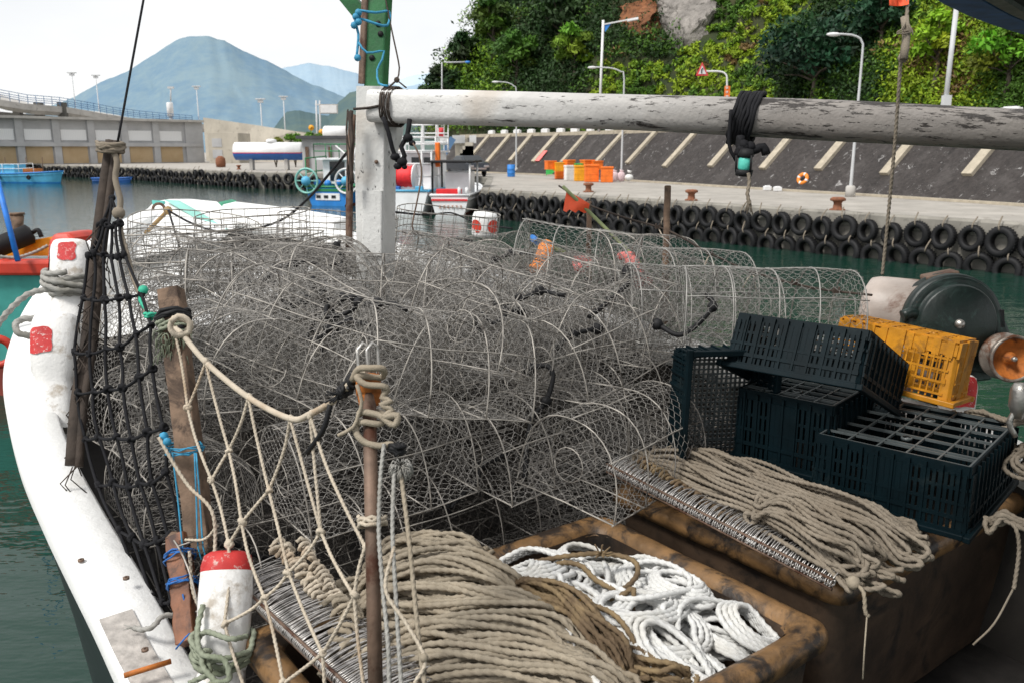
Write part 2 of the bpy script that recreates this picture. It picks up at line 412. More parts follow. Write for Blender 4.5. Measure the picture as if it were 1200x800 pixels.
m = NT('frosted_panel'); w = m.n.new('ShaderNodeTexWave'); w.inputs['Scale'].default_value = 2; m.l.new(m.co, w.inputs[0])
m.col(m.mix(w.outputs['Fac'], (0.72, 0.73, 0.74), (0.80, 0.80, 0.80))).set(0.4)
simple('rail_blue', (0.10, 0.20, 0.36), 0.6, 0.2, 1)
simple('lamp_grey', (0.52, 0.53, 0.54), 0.5, 0.1, 2)
simple('lamp_white', (0.72, 0.72, 0.72), 0.5, 0.1, 2)
simple('tank_white', (0.78, 0.78, 0.78), 0.5, 0.1, 1)
simple('tank_blue', (0.03, 0.13, 0.42), 0.5, 0.2, 1)
simple('red_banner', (0.65, 0.05, 0.06), 0.7, 0.2, 3)
simple('tub_orange', (0.80, 0.17, 0.012), 0.5, 0.2, 3)
simple('tub_yellow', (0.80, 0.36, 0.01), 0.5, 0.2, 3)
simple('tub_green', (0.05, 0.48, 0.10), 0.5, 0.2, 3)
simple('tub_blue', (0.03, 0.22, 0.65), 0.5, 0.2, 3)
simple('tub_white', (0.72, 0.72, 0.70), 0.5, 0.15, 3)
simple('sack_pink', (0.62, 0.48, 0.50), 0.8, 0.25, 8)
simple('boat_blue', (0.02, 0.22, 0.62), 0.5, 0.25, 1)
simple('boat_cyan', (0.10, 0.42, 0.66), 0.5, 0.25, 1)
simple('boat_white', (0.82, 0.83, 0.84), 0.45, 0.12, 1.2, dirt=(0.42, 0.37, 0.32), dirtamt=0.64)
simple('boat_green', (0.02, 0.20, 0.07), 0.5, 0.25, 1)
simple('antifoul', (0.22, 0.04, 0.025), 0.7, 0.3, 1)
simple('reel_red', (0.72, 0.02, 0.025), 0.6, 0.2, 6)
simple('dark_glass', (0.012, 0.016, 0.02), 0.08, 0.2, 1, bump=0)
simple('car_paint', (0.03, 0.035, 0.045), 0.2, 0.1, 1, bump=0)
simple('chrome_grey', (0.5, 0.5, 0.52), 0.3, 0.1, 1, metal=0.6, bump=0)
simple('bark', (0.10, 0.08, 0.06), 0.9, 0.3, 4)
simple('asphalt', (0.055, 0.055, 0.055), 0.9, 0.2, 2)
simple('rock_grey', (0.24, 0.22, 0.20), 0.95, 0.45, 0.7, bump=0.3, dirt=(0.10, 0.09, 0.08), dirtamt=0.52)
simple('rock_orange', (0.22, 0.088, 0.036), 0.95, 0.45, 0.8, bump=0.3, dirt=(0.09, 0.04, 0.02), dirtamt=0.52)
m = NT('hill_soil'); m.col(m.mix(m.ramp(m.noise(0.25), [(0.4, 0.0), (0.6, 1.0)]), (0.018, 0.032, 0.008), (0.05, 0.052, 0.018))).set(0.95).bump(m.noise(2), 0.3)
m = NT('leaf'); at = m.n.new('ShaderNodeAttribute'); at.attribute_name = 'tint'; m.col(at.outputs['Color']).set(0.6, 0, 0.25)
m.b.inputs['Transmission Weight'].default_value = 0
for nm, c, c2 in (('mountain_near', (0.085, 0.130, 0.140), (0.125, 0.165, 0.140)), ('mountain_main', (0.150, 0.235, 0.315), (0.205, 0.285, 0.330)), ('mountain_far', (0.28, 0.385, 0.48), (0.32, 0.42, 0.50)), ('mountain_faint', (0.44, 0.54, 0.63), (0.46, 0.56, 0.64))):  # distance haze is painted into these bluish base colours
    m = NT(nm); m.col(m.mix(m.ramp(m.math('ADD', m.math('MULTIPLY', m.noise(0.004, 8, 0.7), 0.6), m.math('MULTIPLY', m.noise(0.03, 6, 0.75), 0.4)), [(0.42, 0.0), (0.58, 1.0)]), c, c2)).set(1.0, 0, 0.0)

# ================================================================ water
mb = MB(); mb.poly([(-4000, -60, 0), (4000, -60, 0), (4000, 6000, 0), (-4000, 6000, 0)]); struct('water', mb, 'water')

# ================================================================ quay (one slab, its front edge a bent line)
QZ = 1.4
qe = [WZ(x, y, QZ) for x, y in ((0, 192), (150, 196), (300, 202), (400, 204), (480, 206), (573, 208.3), (565, 222), (840, 239), (1200, 262))]
d0 = (qe[0] - qe[1]).normalized(); d1 = (qe[-1] - qe[-2]).normalized()
qe = [qe[0] + d0 * 70] + qe + [qe[-1] + d1 * 14]
def along(poly, s):
    """point and unit direction at arc length s of a polyline"""
    for a, b in zip(poly, poly[1:]):
        l = (b - a).length
        if s <= l or b is poly[-1]: return a + (b - a) * (s / l), (b - a).normalized()
        s -= l
def plen(poly): return sum((b - a).length for a, b in zip(poly, poly[1:]))
mb = MB()
mb.poly([tuple(p) for p in qe] + [(300, qe[-1].y, QZ), (300, 500, QZ), (-400, 500, QZ), (-400, qe[0].y, QZ)])
struct('quay', mb, 'concrete')
mb = MB(); dense = np.vstack([a_ + (b_ - a_) * np.linspace(0, 1, max(2, int(np.linalg.norm(b_ - a_) / 2.5)))[:-1, None] for a_, b_ in zip(arr(qe), arr(qe)[1:])])
G = []
for i, p in enumerate(dense):
    a = dense[max(0, i - 1)]; b = dense[min(len(dense) - 1, i + 1)]; d = Vector(b - a).normalized(); n = Vector((d.y, -d.x, 0))   # towards the water
    p = Vector(p); j = rng.uniform(-0.02, 0.02)
    G.append([tuple(p - n * 0.35 + Vector((0, 0, 0.015))), tuple(p + n * (0.02 + j) + Vector((0, 0, 0.02))), tuple(p + n * (0.08 + j) + Vector((0, 0, -0.05))), tuple(p + n * (0.08 + j) + Vector((0, 0, -0.42))), tuple(p + n * 0.03 + Vector((0, 0, -0.44))), tuple(p + n * 0.03 + Vector((0, 0, -2.6)))])
mb.grid(G, False); struct('quay_edge', mb, 'quay_face')

# tyres hung along the quay as fenders
tyre_prof = [(0.20, -0.09), (0.235, -0.115), (0.30, -0.12), (0.345, -0.095), (0.362, -0.05), (0.366, 0), (0.362, 0.05), (0.345, 0.095), (0.30, 0.12), (0.235, 0.115), (0.20, 0.09), (0.215, 0)]
def make_tyre(name):
    t = thing(name, '', 'tyre')
    mb = MB(); mb.lathe(tyre_prof, (0, 0, 0), (0, 1, 0), 26, True, True)
    for k in range(30):
        a = k * math.pi / 15; mb.box((math.cos(a) * 0.363, 0, math.sin(a) * 0.363), (0.018, 0.16, 0.030), Matrix.Rotation(-a, 3, 'Y'))
    obj('tyre_ring', mb, 'black_rubber', t, local=True)
    mb = MB(); mb.rope([(0, 0.0, 0.20), (0.012, -0.13, 0.30), (0.0, -0.10, 0.42), (-0.01, 0.06, 0.60)], 0.022)
    obj('hanging_rope', mb, 'grey_rope', t, local=True)
    return t
tyre0 = make_tyre('tyre'); first = [True]
def place_tyre(p, d, n, roll, s, label, group, hang=True):
    t = tyre0 if first[0] else copy_tree(tyre0)
    first[0] = False
    t['label'] = label; t['group'] = group
    x = Vector((d.x, d.y, 0)).normalized(); y = Vector((-n.x, -n.y, 0))
    Mx = Matrix((x, y, Vector((0, 0, 1)))).transposed()
    t.location = p; t.rotation_euler = (Mx @ Euler((rng.uniform(-0.14, 0.14), roll, rng.uniform(-0.24, 0.24))).to_matrix()).to_euler(); t.scale = (s, s, s)
near = qe[7:]; nl = plen(near); s = 0.3
while s < nl - 0.3:
    p, d = along(near, s); n = Vector((d.y, -d.x, 0))
    place_tyre(Vector((p.x, p.y, 0.86 + rng.uniform(-0.05, 0.05))) + n * 0.24, d, n, rng.uniform(-0.25, 0.25), rng.uniform(0.98, 1.2), 'black tyre in the upper row along the sunlit right-hand quay', 'tyres in the upper row on the right quay')
    if s < nl - 6:
        place_tyre(Vector((p.x, p.y, 0.16 + rng.uniform(-0.09, 0.06))) + n * (0.26 + rng.uniform(0, 0.08)) + d * 0.3, d, n, rng.uniform(-0.3, 0.3), rng.uniform(1.06, 1.2), 'wet black tyre in the lower row at the waterline of the right quay', 'tyres in the lower row on the right quay')
    s += 0.81
far = qe[1:6]; fl = plen(far); s = 12.0
while s < fl - 0.5:
    p, d = along(far, s); n = Vector((d.y, -d.x, 0))
    for zz, off in ((0.82, 0), (0.12, 0.5)):
        place_tyre(Vector((p.x, p.y, zz + rng.uniform(-0.14, 0.14))) + n * (0.28 + rng.uniform(0, 0.12)) + d * off, d, n, rng.uniform(-0.4, 0.4), rng.uniform(1.2, 1.45), 'black tyre in the heaped row along the distant quay below the warehouse', 'tyres along the far left quay')
    s += 1.5

# ================================================================ sloping stone wall behind the right quay, road above, hill
wb = [WZ(x, y, QZ) for x, y in ((505, 200.0), (560, 202.5), (635, 205.5), (737, 212.5), (860, 220.5), (1000, 229), (1200, 242))]
wb.append(wb[-1] + (wb[-1] - wb[-2]).normalized() * 16)
WH, WS = 3.2, 3.3
def wnorm(i):
    a = wb[max(0, i - 1)]; b = wb[min(len(wb) - 1, i + 1)]; d = (b - a).normalized(); n = Vector((-d.y, d.x, 0))
    return n if n.x > 0 else -n
wt_ = thing('retaining_wall', 'dark sloping stone retaining wall with pale diagonal ribs behind the right quay', 'retaining wall', wb[3])
mb = MB(); G = []
for i, p in enumerate(wb):
    n = wnorm(i); G.append([tuple(p + n * (WS * k / 6) + Vector((0, 0, WH * k / 6))) for k in range(7)])
mb.grid(G, False); obj('stone_face', mb, 'wall_stone', wt_)
mb = MB(); G = []
for i, p in enumerate(wb):
    n = wnorm(i); q = p + n * WS + Vector((0, 0, WH)); G.append([tuple(q - n * 0.12 + Vector((0, 0, -0.14))), tuple(q - n * 0.12 + Vector((0, 0, 0.16))), tuple(q + n * 0.5 + Vector((0, 0, 0.16))), tuple(q + n * 0.5)])
mb.grid(G, False); obj('coping', mb, 'rib_concrete', wt_)
mb = MB(); G = []
for i, p in enumerate(wb):
    n = wnorm(i); q = p - n * 0.1; G.append([tuple(q - n * 0.12 + Vector((0, 0, 0.004))), tuple(q - n * 0.12 + Vector((0, 0, 0.10))), tuple(q + n * 0.3 + Vector((0, 0, 0.10)))])
mb.grid(G, False); obj('base_kerb', mb, 'rib_concrete', wt_)
def wall_at(px):
    """base point and uphill normal of the wall where its foot crosses picture column px"""
    for i, (a, b) in enumerate(zip(wb, wb[1:])):
        for k in range(40):
            q = a + (b - a) * (k / 40)
            u = 600 + F * q.x / (q.y * CP - (q.z - EYE) * SP)
            if u >= px: return q, (b - a).normalized(), wnorm(i if k < 20 else i + 1)
    return wb[-1], (wb[-1] - wb[-2]).normalized(), wnorm(len(wb) - 1)
for px in (537, 560, 586, 612, 645, 681, 718, 762, 814, 872, 938, 1013, 1105, 1210):
    q, d, n = wall_at(px)
    mb = MB(); up = (n * WS + Vector((0, 0, WH))); nn = up.normalized().cross(d); nn = nn if nn.z > 0 else -nn
    mb.bar(q + up * rng.uniform(0.24, 0.32) + nn * 0.06, q + up * 0.99 + nn * 0.06, 0.46, 0.20, nn)
    obj('rib', mb, 'rib_concrete', wt_)
# short posts of the guard rail along the top of the wall
for px in (538, 552, 566, 581, 595, 611, 627, 645, 664, 684, 705, 727, 750, 775, 801, 829, 859, 891, 926, 964, 1004, 1048, 1096, 1148):
    q, d, n = wall_at(px); q = q + n * (WS + 0.2) + Vector((0, 0, WH + 0.161))
    t = MB(); t.bar(q - d * 0.42, q + d * 0.42, 0.30, 0.55); t.bar(q - d * 0.30 + Vector((0, 0, 0.29)), q + d * 0.30 + Vector((0, 0, 0.29)), 0.22, 0.06)
    solo('guard_block', t, 'lamp_white', 'white concrete guard block on the edge of the road above the stone wall', 'guard block', q, 'guard blocks along the upper road', 0.03)
# upper road
RZ = QZ + WH + 0.01
mb = MB(); G = []
for i, p in enumerate(wb):
    n = wnorm(i); q = p + n * (WS + 0.4); G.append([(q.x, q.y, RZ), tuple((q + n * 8.5).xy) + (RZ,)])
mb.grid(G, False); struct('road', mb, 'asphalt')
# hill: a steep slope over the road that turns away at its left-hand end
hb = [wb[i] + wnorm(i) * (WS + 7.5) for i in range(len(wb))][::-1]
hn = [wnorm(i) for i in range(len(wb))][::-1]
hb = [Vector((p.x, p.y, RZ)) for p in hb]
last = hb[-1]
hb += [Vector((-8.8, 102, RZ)), Vector((-11.0, 112, RZ)), Vector((-8.0, 128, RZ)), Vector((0, 145, RZ)), Vector((12, 160, RZ))]
hn += [Vector((0.82, 0.57, 0)), Vector((0.95, 0.2, 0)), Vector((0.97, -0.2, 0)), Vector((0.85, -0.5, 0)), Vector((0.7, -0.7, 0))]
hbd = catmull(hb, 2.2); hnd = np.array([np.interp(np.linspace(0, len(hn) - 1, len(hbd)), np.arange(len(hn)), [v[k] for v in hn]) for k in range(3)]).T
hnd /= np.linalg.norm(hnd, axis=1)[:, None]
from mathutils import noise as mnoise
NK = 26; G = np.zeros((len(hbd), NK, 3))
for i in range(len(hbd)):
    for k in range(NK):
        f = k / (NK - 1); d = 34 * f ** 1.2
        z = RZ + 1.0 * min(1, d) + 46 * (1 - math.exp(-d / 24.0))
        q = Vector(hbd[i]) + Vector(hnd[i]) * d
        nz = mnoise.fractal(q * 0.09, 1.0, 2.0, 4); nx = mnoise.fractal(q * 0.16 + Vector((9, 3, z * 0.2)), 1.0, 2.0, 3)
        q = q + Vector(hnd[i]) * (nx * 2.2 * min(1, d / 3))
        G[i, k] = (q.x, q.y, z + nz * 2.4 * min(1, d / 4))
mb = MB(); mb.grid(G, True); hill = struct('hill', mb, 'hill_soil')
bvh = BVHTree.FromPolygons([Vector(v) for v in mb.V[0]], [list(f) for f in mb.F[0][0]])
CAM = Vector((0, 0, EYE))
def hit(px, py):
    d = (W(px, py, 1.0) - CAM).normalized(); r = bvh.ray_cast(CAM, d); return (r[0], r[1]) if r[0] else (None, None)
def proj(p):
    dz = p[2] - EYE; t = p[1] * CP - dz * SP; v = (p[1] * SP + dz * CP) / t
    return 600 + F * p[0] / t, 400 - F * v, t

# bare rock showing high on the slope
def rock(name, outline, mat, push, seed):
    mb = MB(); n = 26; c = [sum(x for x, y in outline) / len(outline), sum(y for x, y in outline) / len(outline)]
    ring = catmull([(x, y, 0) for x, y in outline + outline[:1]], 6)[:, :2]
    G = []
    for k in range(len(ring)):
        rowp = []
        for f in np.linspace(0.02, 1, 14):
            px = c[0] + (ring[k][0] - c[0]) * f; py = c[1] + (ring[k][1] - c[1]) * f
            h, nn = hit(px, py)
            if h is None: h, nn = hit(px, max(py, 12)); 
            if h is None: continue
            bul = push * (1 - f ** 3) - 0.5 * f ** 3
            if nn.y > 0: nn = -nn
            rowp.append(tuple(h + nn * bul + Vector((1, -1, 0)) * 0.9 * mnoise.fractal(h * 0.5 + Vector((seed, 0, 0)), 1.0, 2.0, 4)))
        if len(rowp) == 14: G.append(rowp)
    mb.grid(G, False, True); return struct(name, mb, mat)
rock('rock_face', [(776, -8), (815, -10), (845, -6), (842, 28), (826, 52), (803, 62), (783, 56), (772, 25)], 'rock_grey', 1.3, 3)
rock('bare_rock', [(722, 6), (750, -4), (776, -2), (780, 30), (772, 54), (750, 46), (728, 40)], 'rock_orange', 1.0, 8)

# foliage: clumps of leaf-sized faces, light on top, dark inside
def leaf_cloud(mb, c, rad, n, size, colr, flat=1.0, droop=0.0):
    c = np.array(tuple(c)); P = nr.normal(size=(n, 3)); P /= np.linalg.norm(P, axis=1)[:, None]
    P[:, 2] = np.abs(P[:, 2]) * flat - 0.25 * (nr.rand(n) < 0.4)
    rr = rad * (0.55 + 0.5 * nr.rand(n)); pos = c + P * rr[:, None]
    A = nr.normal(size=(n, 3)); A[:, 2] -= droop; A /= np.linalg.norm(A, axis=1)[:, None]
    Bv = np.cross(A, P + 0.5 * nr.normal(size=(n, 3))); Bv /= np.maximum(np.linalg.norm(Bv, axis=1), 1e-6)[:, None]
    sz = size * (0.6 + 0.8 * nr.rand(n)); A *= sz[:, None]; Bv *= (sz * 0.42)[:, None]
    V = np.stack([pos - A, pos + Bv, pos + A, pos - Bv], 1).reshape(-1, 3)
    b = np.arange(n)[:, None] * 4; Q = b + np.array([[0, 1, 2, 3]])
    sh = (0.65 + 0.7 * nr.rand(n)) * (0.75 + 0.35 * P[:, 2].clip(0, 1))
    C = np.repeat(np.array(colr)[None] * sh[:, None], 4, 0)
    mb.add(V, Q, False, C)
mb = MB()
DARK, MID, LIGHT, YEL, BRN, TEALG = (0.020, 0.052, 0.010), (0.060, 0.135, 0.014), (0.150, 0.265, 0.018), (0.240, 0.340, 0.018), (0.17, 0.11, 0.036), (0.014, 0.050, 0.020)
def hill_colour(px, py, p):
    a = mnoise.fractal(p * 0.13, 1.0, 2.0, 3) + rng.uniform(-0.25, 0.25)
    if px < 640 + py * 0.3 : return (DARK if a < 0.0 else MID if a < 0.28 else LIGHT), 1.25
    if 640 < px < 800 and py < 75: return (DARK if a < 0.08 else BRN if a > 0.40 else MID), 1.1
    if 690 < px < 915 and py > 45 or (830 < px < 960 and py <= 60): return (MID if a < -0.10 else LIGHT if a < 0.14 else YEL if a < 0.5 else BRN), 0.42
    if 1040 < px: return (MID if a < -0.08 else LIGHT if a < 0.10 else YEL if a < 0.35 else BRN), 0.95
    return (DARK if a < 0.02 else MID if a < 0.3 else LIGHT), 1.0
cnt = 0
for px in np.arange(488, 1300, 8.5):
    for py in np.arange(-22, 172, 7.5):
        x = px + rng.uniform(-5, 5); y = py + rng.uniform(-4, 4)
        h, nn = hit(x, y)
        if h is None: continue
        if 774 < x < 840 and y < 56 and rng.random() < 0.82: continue
        if 726 < x < 778 and y < 46 and rng.random() < 0.8: continue
        t = (h - CAM).length
        c, k = hill_colour(x, y, h)
        rad = rng.uniform(0.010, 0.020) * t * k
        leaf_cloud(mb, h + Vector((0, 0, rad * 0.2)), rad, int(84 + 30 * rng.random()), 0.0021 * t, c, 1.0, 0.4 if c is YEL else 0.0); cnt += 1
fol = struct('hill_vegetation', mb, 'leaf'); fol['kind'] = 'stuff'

def tree(name, label, px, py_base, py_top, wpx, colr, group=None, cat='tree', nleaf=1500, off=1.0, lobes=8):
    h, nn = hit(px, py_base)
    if h is None: h = WY(px, py_base, 70)
    h = h - Vector((0, off, 0)); t = (h - CAM).length
    top = W(px, py_top, 1.0) - CAM; H_ = max(1.2, (py_base - py_top) / F * t); Rw = wpx / F * t / 2
    e = thing(name, label, cat, h, group)
    tr = MB(); tr.tube([h - Vector((0, 0, 0.5)), h + Vector((0.1, 0, H_ * 0.35)), h + Vector((rng.uniform(-.3, .3), 0, H_ * 0.75))], 0.05 * H_, 7, 0.4, r2=0.015 * H_)
    cr_ = MB()
    for k in range(lobes):
        a = k * 2.4; f = (k + 0.5) / lobes; rr = Rw * 0.55 * math.sqrt(1 - (f - 0.35) ** 2)
        c = h + Vector((math.cos(a) * rr, math.sin(a) * rr * 0.8, H_ * (0.30 + 0.62 * f)))
        tr.tube([h + Vector((0, 0, H_ * 0.25 * (1 + f))), (h + Vector((0, 0, H_ * 0.35)) + c) / 2, c], 0.02 * H_, 5, 0.4, r2=0.006 * H_)
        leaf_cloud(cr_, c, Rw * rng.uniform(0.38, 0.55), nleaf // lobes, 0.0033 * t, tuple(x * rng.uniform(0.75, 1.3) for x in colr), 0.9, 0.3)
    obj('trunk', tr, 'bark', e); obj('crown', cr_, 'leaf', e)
tree('bamboo_clump', 'large dark blue-green drooping clump behind the curved lamp post on the slope', 945, 122, 40, 130, TEALG, cat='bush', nleaf=4200, lobes=14)
tree('bush', 'dark green rounded bush above the drooping clump near the orange flag', 1022, 60, 5, 62, TEALG, nleaf=1600)
tree('bush', 'bright yellow-green leafy shrub left of the grey upright pipe on the slope', 1085, 95, 32, 56, YEL, cat='bush', nleaf=1500)
tree('bush', 'broad mid-green shrub right of the grey upright pipe below the dark canopy', 1165, 112, 48, 80, LIGHT, cat='bush', nleaf=2200)
tree('tree', 'dark tree at the far left foot of the hill beside the blue-headed lamp', 522, 128, 84, 46, DARK, nleaf=1700, off=2)
tree('tree', 'tall dark tree on the skyline at the left end of the hill', 578, 66, 6, 50, MID, nleaf=1800, off=1)
tree('tree', 'dense dark tree on the upper slope left of the rust-coloured rock', 655, 62, 4, 66, DARK, nleaf=1900, off=1)
tree('tree', 'light green spreading tree above the short lamp left of the hill centre', 605, 96, 48, 56, MID, nleaf=1700, off=1)
tree('tree', 'leafy tree overhanging the middle of the slope below the rust-coloured rock', 672, 90, 40, 50, LIGHT, nleaf=1600, off=1)
tree('bush', 'small dark bush lowest at the left foot of the hill', 506, 130, 104, 26, DARK, cat='bush', nleaf=800, off=2, lobes=6)
tree('tree', 'dark tree halfway up the left edge of the hill', 546, 92, 46, 40, DARK, nleaf=1500, off=1)
# ================================================================ mountains
def ridge(name, D, pts, mat, depth=0.5, seed=0, amp=0.012):
    """a mountain as a terrain sheet: its crest follows pts (picture columns and rows at distance D)"""
    xs = np.linspace(pts[0][0], pts[-1][0], 260); ys = np.interp(xs, [p[0] for p in pts], [p[1] for p in pts])
    rows = 44; G = np.zeros((len(xs), rows, 3))
    for i, (x, y) in enumerate(zip(xs, ys)):
        y += 2.2 * mnoise.fractal(Vector((x * 0.035, seed, 0)), 1.0, 2.0, 5)
        c = WY(x, y, D)
        for k in range(rows):
            f = k / (rows - 1)          # 0 at the front foot, .6 the crest, 1 behind it
            if f <= 0.6:
                g = f / 0.6; yy = D * (1 - depth * 0.5 * (1 - g)); zz = -5 + (c.z + 5) * g ** 1.15
            else:
                g = (f - 0.6) / 0.4; yy = D * (1 + depth * 0.4 * g); zz = -5 + (c.z + 5) * (1 - g)
            w = math.sin(math.pi * min(1, f / 0.6)) if f < 0.6 else 0.3
            nz = mnoise.ridged_multi_fractal(Vector((x * 0.012, f * 2.4, seed + 3)), 1.0, 2.0, 5, 1.0, 2.0) - 1.0
            G[i, k] = (c.x / D * yy, yy + nz * 0.022 * D * w, zz + nz * amp * 4 * abs(c.z) * w)
    mb = MB(); mb.grid(G, True); return struct(name, mb, mat)
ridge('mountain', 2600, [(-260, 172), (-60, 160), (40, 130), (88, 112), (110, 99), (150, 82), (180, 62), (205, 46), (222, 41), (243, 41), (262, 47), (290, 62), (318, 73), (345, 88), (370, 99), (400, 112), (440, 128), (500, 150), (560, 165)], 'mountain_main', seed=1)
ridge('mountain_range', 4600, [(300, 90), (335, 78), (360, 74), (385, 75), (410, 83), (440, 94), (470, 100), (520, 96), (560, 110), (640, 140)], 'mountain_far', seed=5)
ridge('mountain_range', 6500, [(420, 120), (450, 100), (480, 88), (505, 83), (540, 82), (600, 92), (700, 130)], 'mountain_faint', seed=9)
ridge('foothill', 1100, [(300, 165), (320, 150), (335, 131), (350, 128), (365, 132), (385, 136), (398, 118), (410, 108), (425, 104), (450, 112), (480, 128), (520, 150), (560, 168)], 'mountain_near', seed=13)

# ================================================================ raised ramp road with blue railing
LT = dict(o=None)
def ground_lamp(x_top, y_top, Y, label, head='flat', name='floodlight_mast'):
    Y *= 1.1765; p = WY(x_top, y_top, Y); b = Vector((p.x, p.y, QZ))
    t = thing(name, label, 'lamp post', b, 'tall lamp masts beyond the ramp')
    s = MB(); s.tube([b, p], 0.16, 8, r2=0.10); obj('pole', s, 'lamp_grey', t)
    h = MB(); h.box(p + Vector((0, 0, 0.1)), (1.9, 0.7, 0.22)); h.box(p + Vector((0, 0, -0.35)), (1.1, 0.3, 0.5)); obj('lamp_head', h, 'lamp_grey', t, bevel=0.05)
rp = [WY(-120, 78, 123.5), WY(0, 117, 131.8), WY(80, 126, 141.2), WY(150, 138, 152.9), WY(240, 146, 167.1)]
ramp = thing('road_ramp', 'raised concrete road ramp with blue railing rising behind the warehouse', 'ramp', (rp[2].x, rp[2].y, QZ))
mb = MB(); G = []
for p in catmull(rp, 4):
    G.append([tuple(p + np.array(o)) for o in ((0, 0, -0.9), (0, -0.2, -0.9), (0, -0.3, 0.0), (0, 0.2, 0.0), (0, 0.25, -0.25), (0, 9, -0.25), (0, 9, -1.3), (0, 1.5, -1.5), (0, 0, -0.9))])
mb.grid(G, False); obj('deck', mb, 'pale_concrete', ramp)
s = MB(); pp = catmull(rp, 1.4)
for p in pp: s.bar(p, p + np.array((0, 0, 1.35)), 0.07, 0.07)
for h in (0.35, 0.65, 0.95, 1.35): s.tube([p + np.array((0, 0, h)) for p in pp[::4]], 0.05, 5)
obj('railing', s, 'rail_blue', ramp)
for x in (8, 34, 62):
    q = WY(x, 130, 137.6); s = MB(); s.bar((q.x, q.y + 3, QZ), (q.x, q.y + 3, q.z + 1.4), 1.1, 1.1); obj('pier', s, 'under_ramp_dark', ramp)
s = MB(); a = WY(-120, 140, 148.2); b = WY(190, 140, 162.4); s.poly([(a.x, a.y, QZ), (b.x, b.y, QZ), (b.x, b.y, 7.6), (a.x, a.y, 11)], (0, 0.4, 0)); obj('dark_backing', s, 'under_ramp_dark', ramp)  # dark sheet added to stand in for the shadowed void under the ramp
pw = [WY(238, 138, 150.6), WY(300, 147, 145.9), WY(345, 154, 141.2), WY(420, 162, 131.8), WY(470, 168, 127.1)]
mb = MB(); mb.poly([(p.x, p.y, QZ) for p in pw] + [tuple(p) for p in pw[::-1]], (0, 0.5, 0))
solo('ramp_wall', mb, 'beige_concrete', 'long plain beige concrete wall sloping down between warehouse and small grey building', 'wall', (pw[2].x, pw[2].y, QZ))
for a in ((84, 86, 170, 'tall floodlight mast on the ramp at far left, left of the mountain foot'), (112, 89, 180, 'second mast from the left, at the cloudy foot of the mountain'), (230, 102, 175, 'mast right of the white cylinder, at the end of the blue railing'), (305, 117, 150, 'bent thin mast above the white tank'), (332, 114, 165, 'mast in front of the mountain above the green bush')):
    ground_lamp(*a[:3], a[3])
p = WY(200, 137, 176.5); t = thing('marker_tower', 'white cylinder marker on a thin mast in front of the mountain', 'tower', (p.x, p.y, QZ))
s = MB(); s.tube([(p.x, p.y, QZ), WY(200, 137, 176.5)], 0.35, 8); s.tube([WY(200, 120, 176.5), WY(200, 102, 176.5)], 0.13, 6); s.box(WY(200, 103, 176.5), (1.2, 0.4, 0.4)); obj('mast', s, 'lamp_grey', t)
s = MB(); s.lathe([(0, 0), (0.62, 0), (0.62, 2.6), (0.5, 2.75), (0, 2.75)], WY(200, 137, 176.5), n=16); obj('drum', s, 'lamp_white', t)
# gantry sign
p = WY(371, 128, 152.9); t = thing('road_sign', 'blank grey gantry road sign on two posts left of the mast', 'sign', (p.x, p.y, QZ))
s = MB()
for x in (370.5, 374.5): s.tube([(WY(x, 150, 152.9).x, 152.9, QZ), WY(x, 118, 152.9)], 0.16, 6)
s.bar(WY(369, 123, 152.9), WY(396, 123, 152.9), 0.2, 0.2); obj('post', s, 'lamp_grey', t)
s = MB(); s.box(WY(385, 128, 152.6), (3.2, 0.12, 1.6)); obj('board', s, 'pale_concrete', t)
s = MB(); s.box(WY(385, 128, 152.5), (2.8, 0.05, 1.3)); obj('board_face', s, 'lamp_white', t)

# ================================================================ warehouse on the far quay
a = Vector((WY(-75, 175, 107.1).x, 107, QZ)); b = Vector((WY(237, 175, 131.8).x, 131.8, QZ)); d = (b - a).normalized(); n = Vector((d.y, -d.x, 0)); L = (b - a).length; H_ = 6.2
wh = thing('warehouse', 'long low concrete warehouse with tan shutters and white upper panels on the far quay', 'building', (a + b) / 2)
def wbx(u0, u1, z0, z1, out, th): # a block along the front: along u, in z, its face standing out by `out`
    s = MB(); c = a + d * (u0 + u1) / 2 + n * (out - th / 2); s.box((c.x, c.y, QZ + (z0 + z1) / 2), (u1 - u0, th, z1 - z0), basis(d, (0, 0, 1))); return s
obj('wall', wbx(0, L, 0.01, H_ - 0.3, 0, 14), 'grey_render', wh)
obj('roof', wbx(-0.3, L + 0.2, H_ - 0.32, H_, 0.9, 15.2), 'pale_concrete', wh)
obj('canopy_band', wbx(0, L, 2.35, 2.85, 0.5, 0.5), 'grey_render', wh)
nb = 7; bw = (L - 3) / nb
for k in range(nb):
    u = 0.5 + k * bw
    obj('column', wbx(u - 0.45, u + 0.45, 0.02, H_ - 0.33, 0.35, 0.4), 'grey_render', wh)
    obj('shutter', wbx(u + 0.6, u + bw - 0.6, 0.12, 2.34, 0.06, 0.1), 'shutter_tan', wh)
    obj('window', wbx(u + 0.6, u + bw - 0.6, 3.15, 4.55, 0.08, 0.1), 'frosted_panel', wh)
obj('column', wbx(L - 2.6, L + 0.1, 0.02, H_ - 0.33, 0.36, 0.4), 'grey_render', wh)
# lower plain block right of it
q = WY(262, 175, 127.1); t = thing('building', 'plain beige concrete block with two blind openings right of the warehouse', 'building', (q.x, q.y, QZ))
s = MB(); s.box((q.x, q.y + 3, QZ + 2.15), (4.4, 6, 4.3)); obj('wall', s, 'beige_concrete', t, bevel=0.03)
for z in (2.9, 1.3):
    s = MB(); s.box((q.x - 0.9, q.y - 0.01, QZ + z), (1.4, 0.08, 1.2)); obj('opening', s, 'grey_render', t)
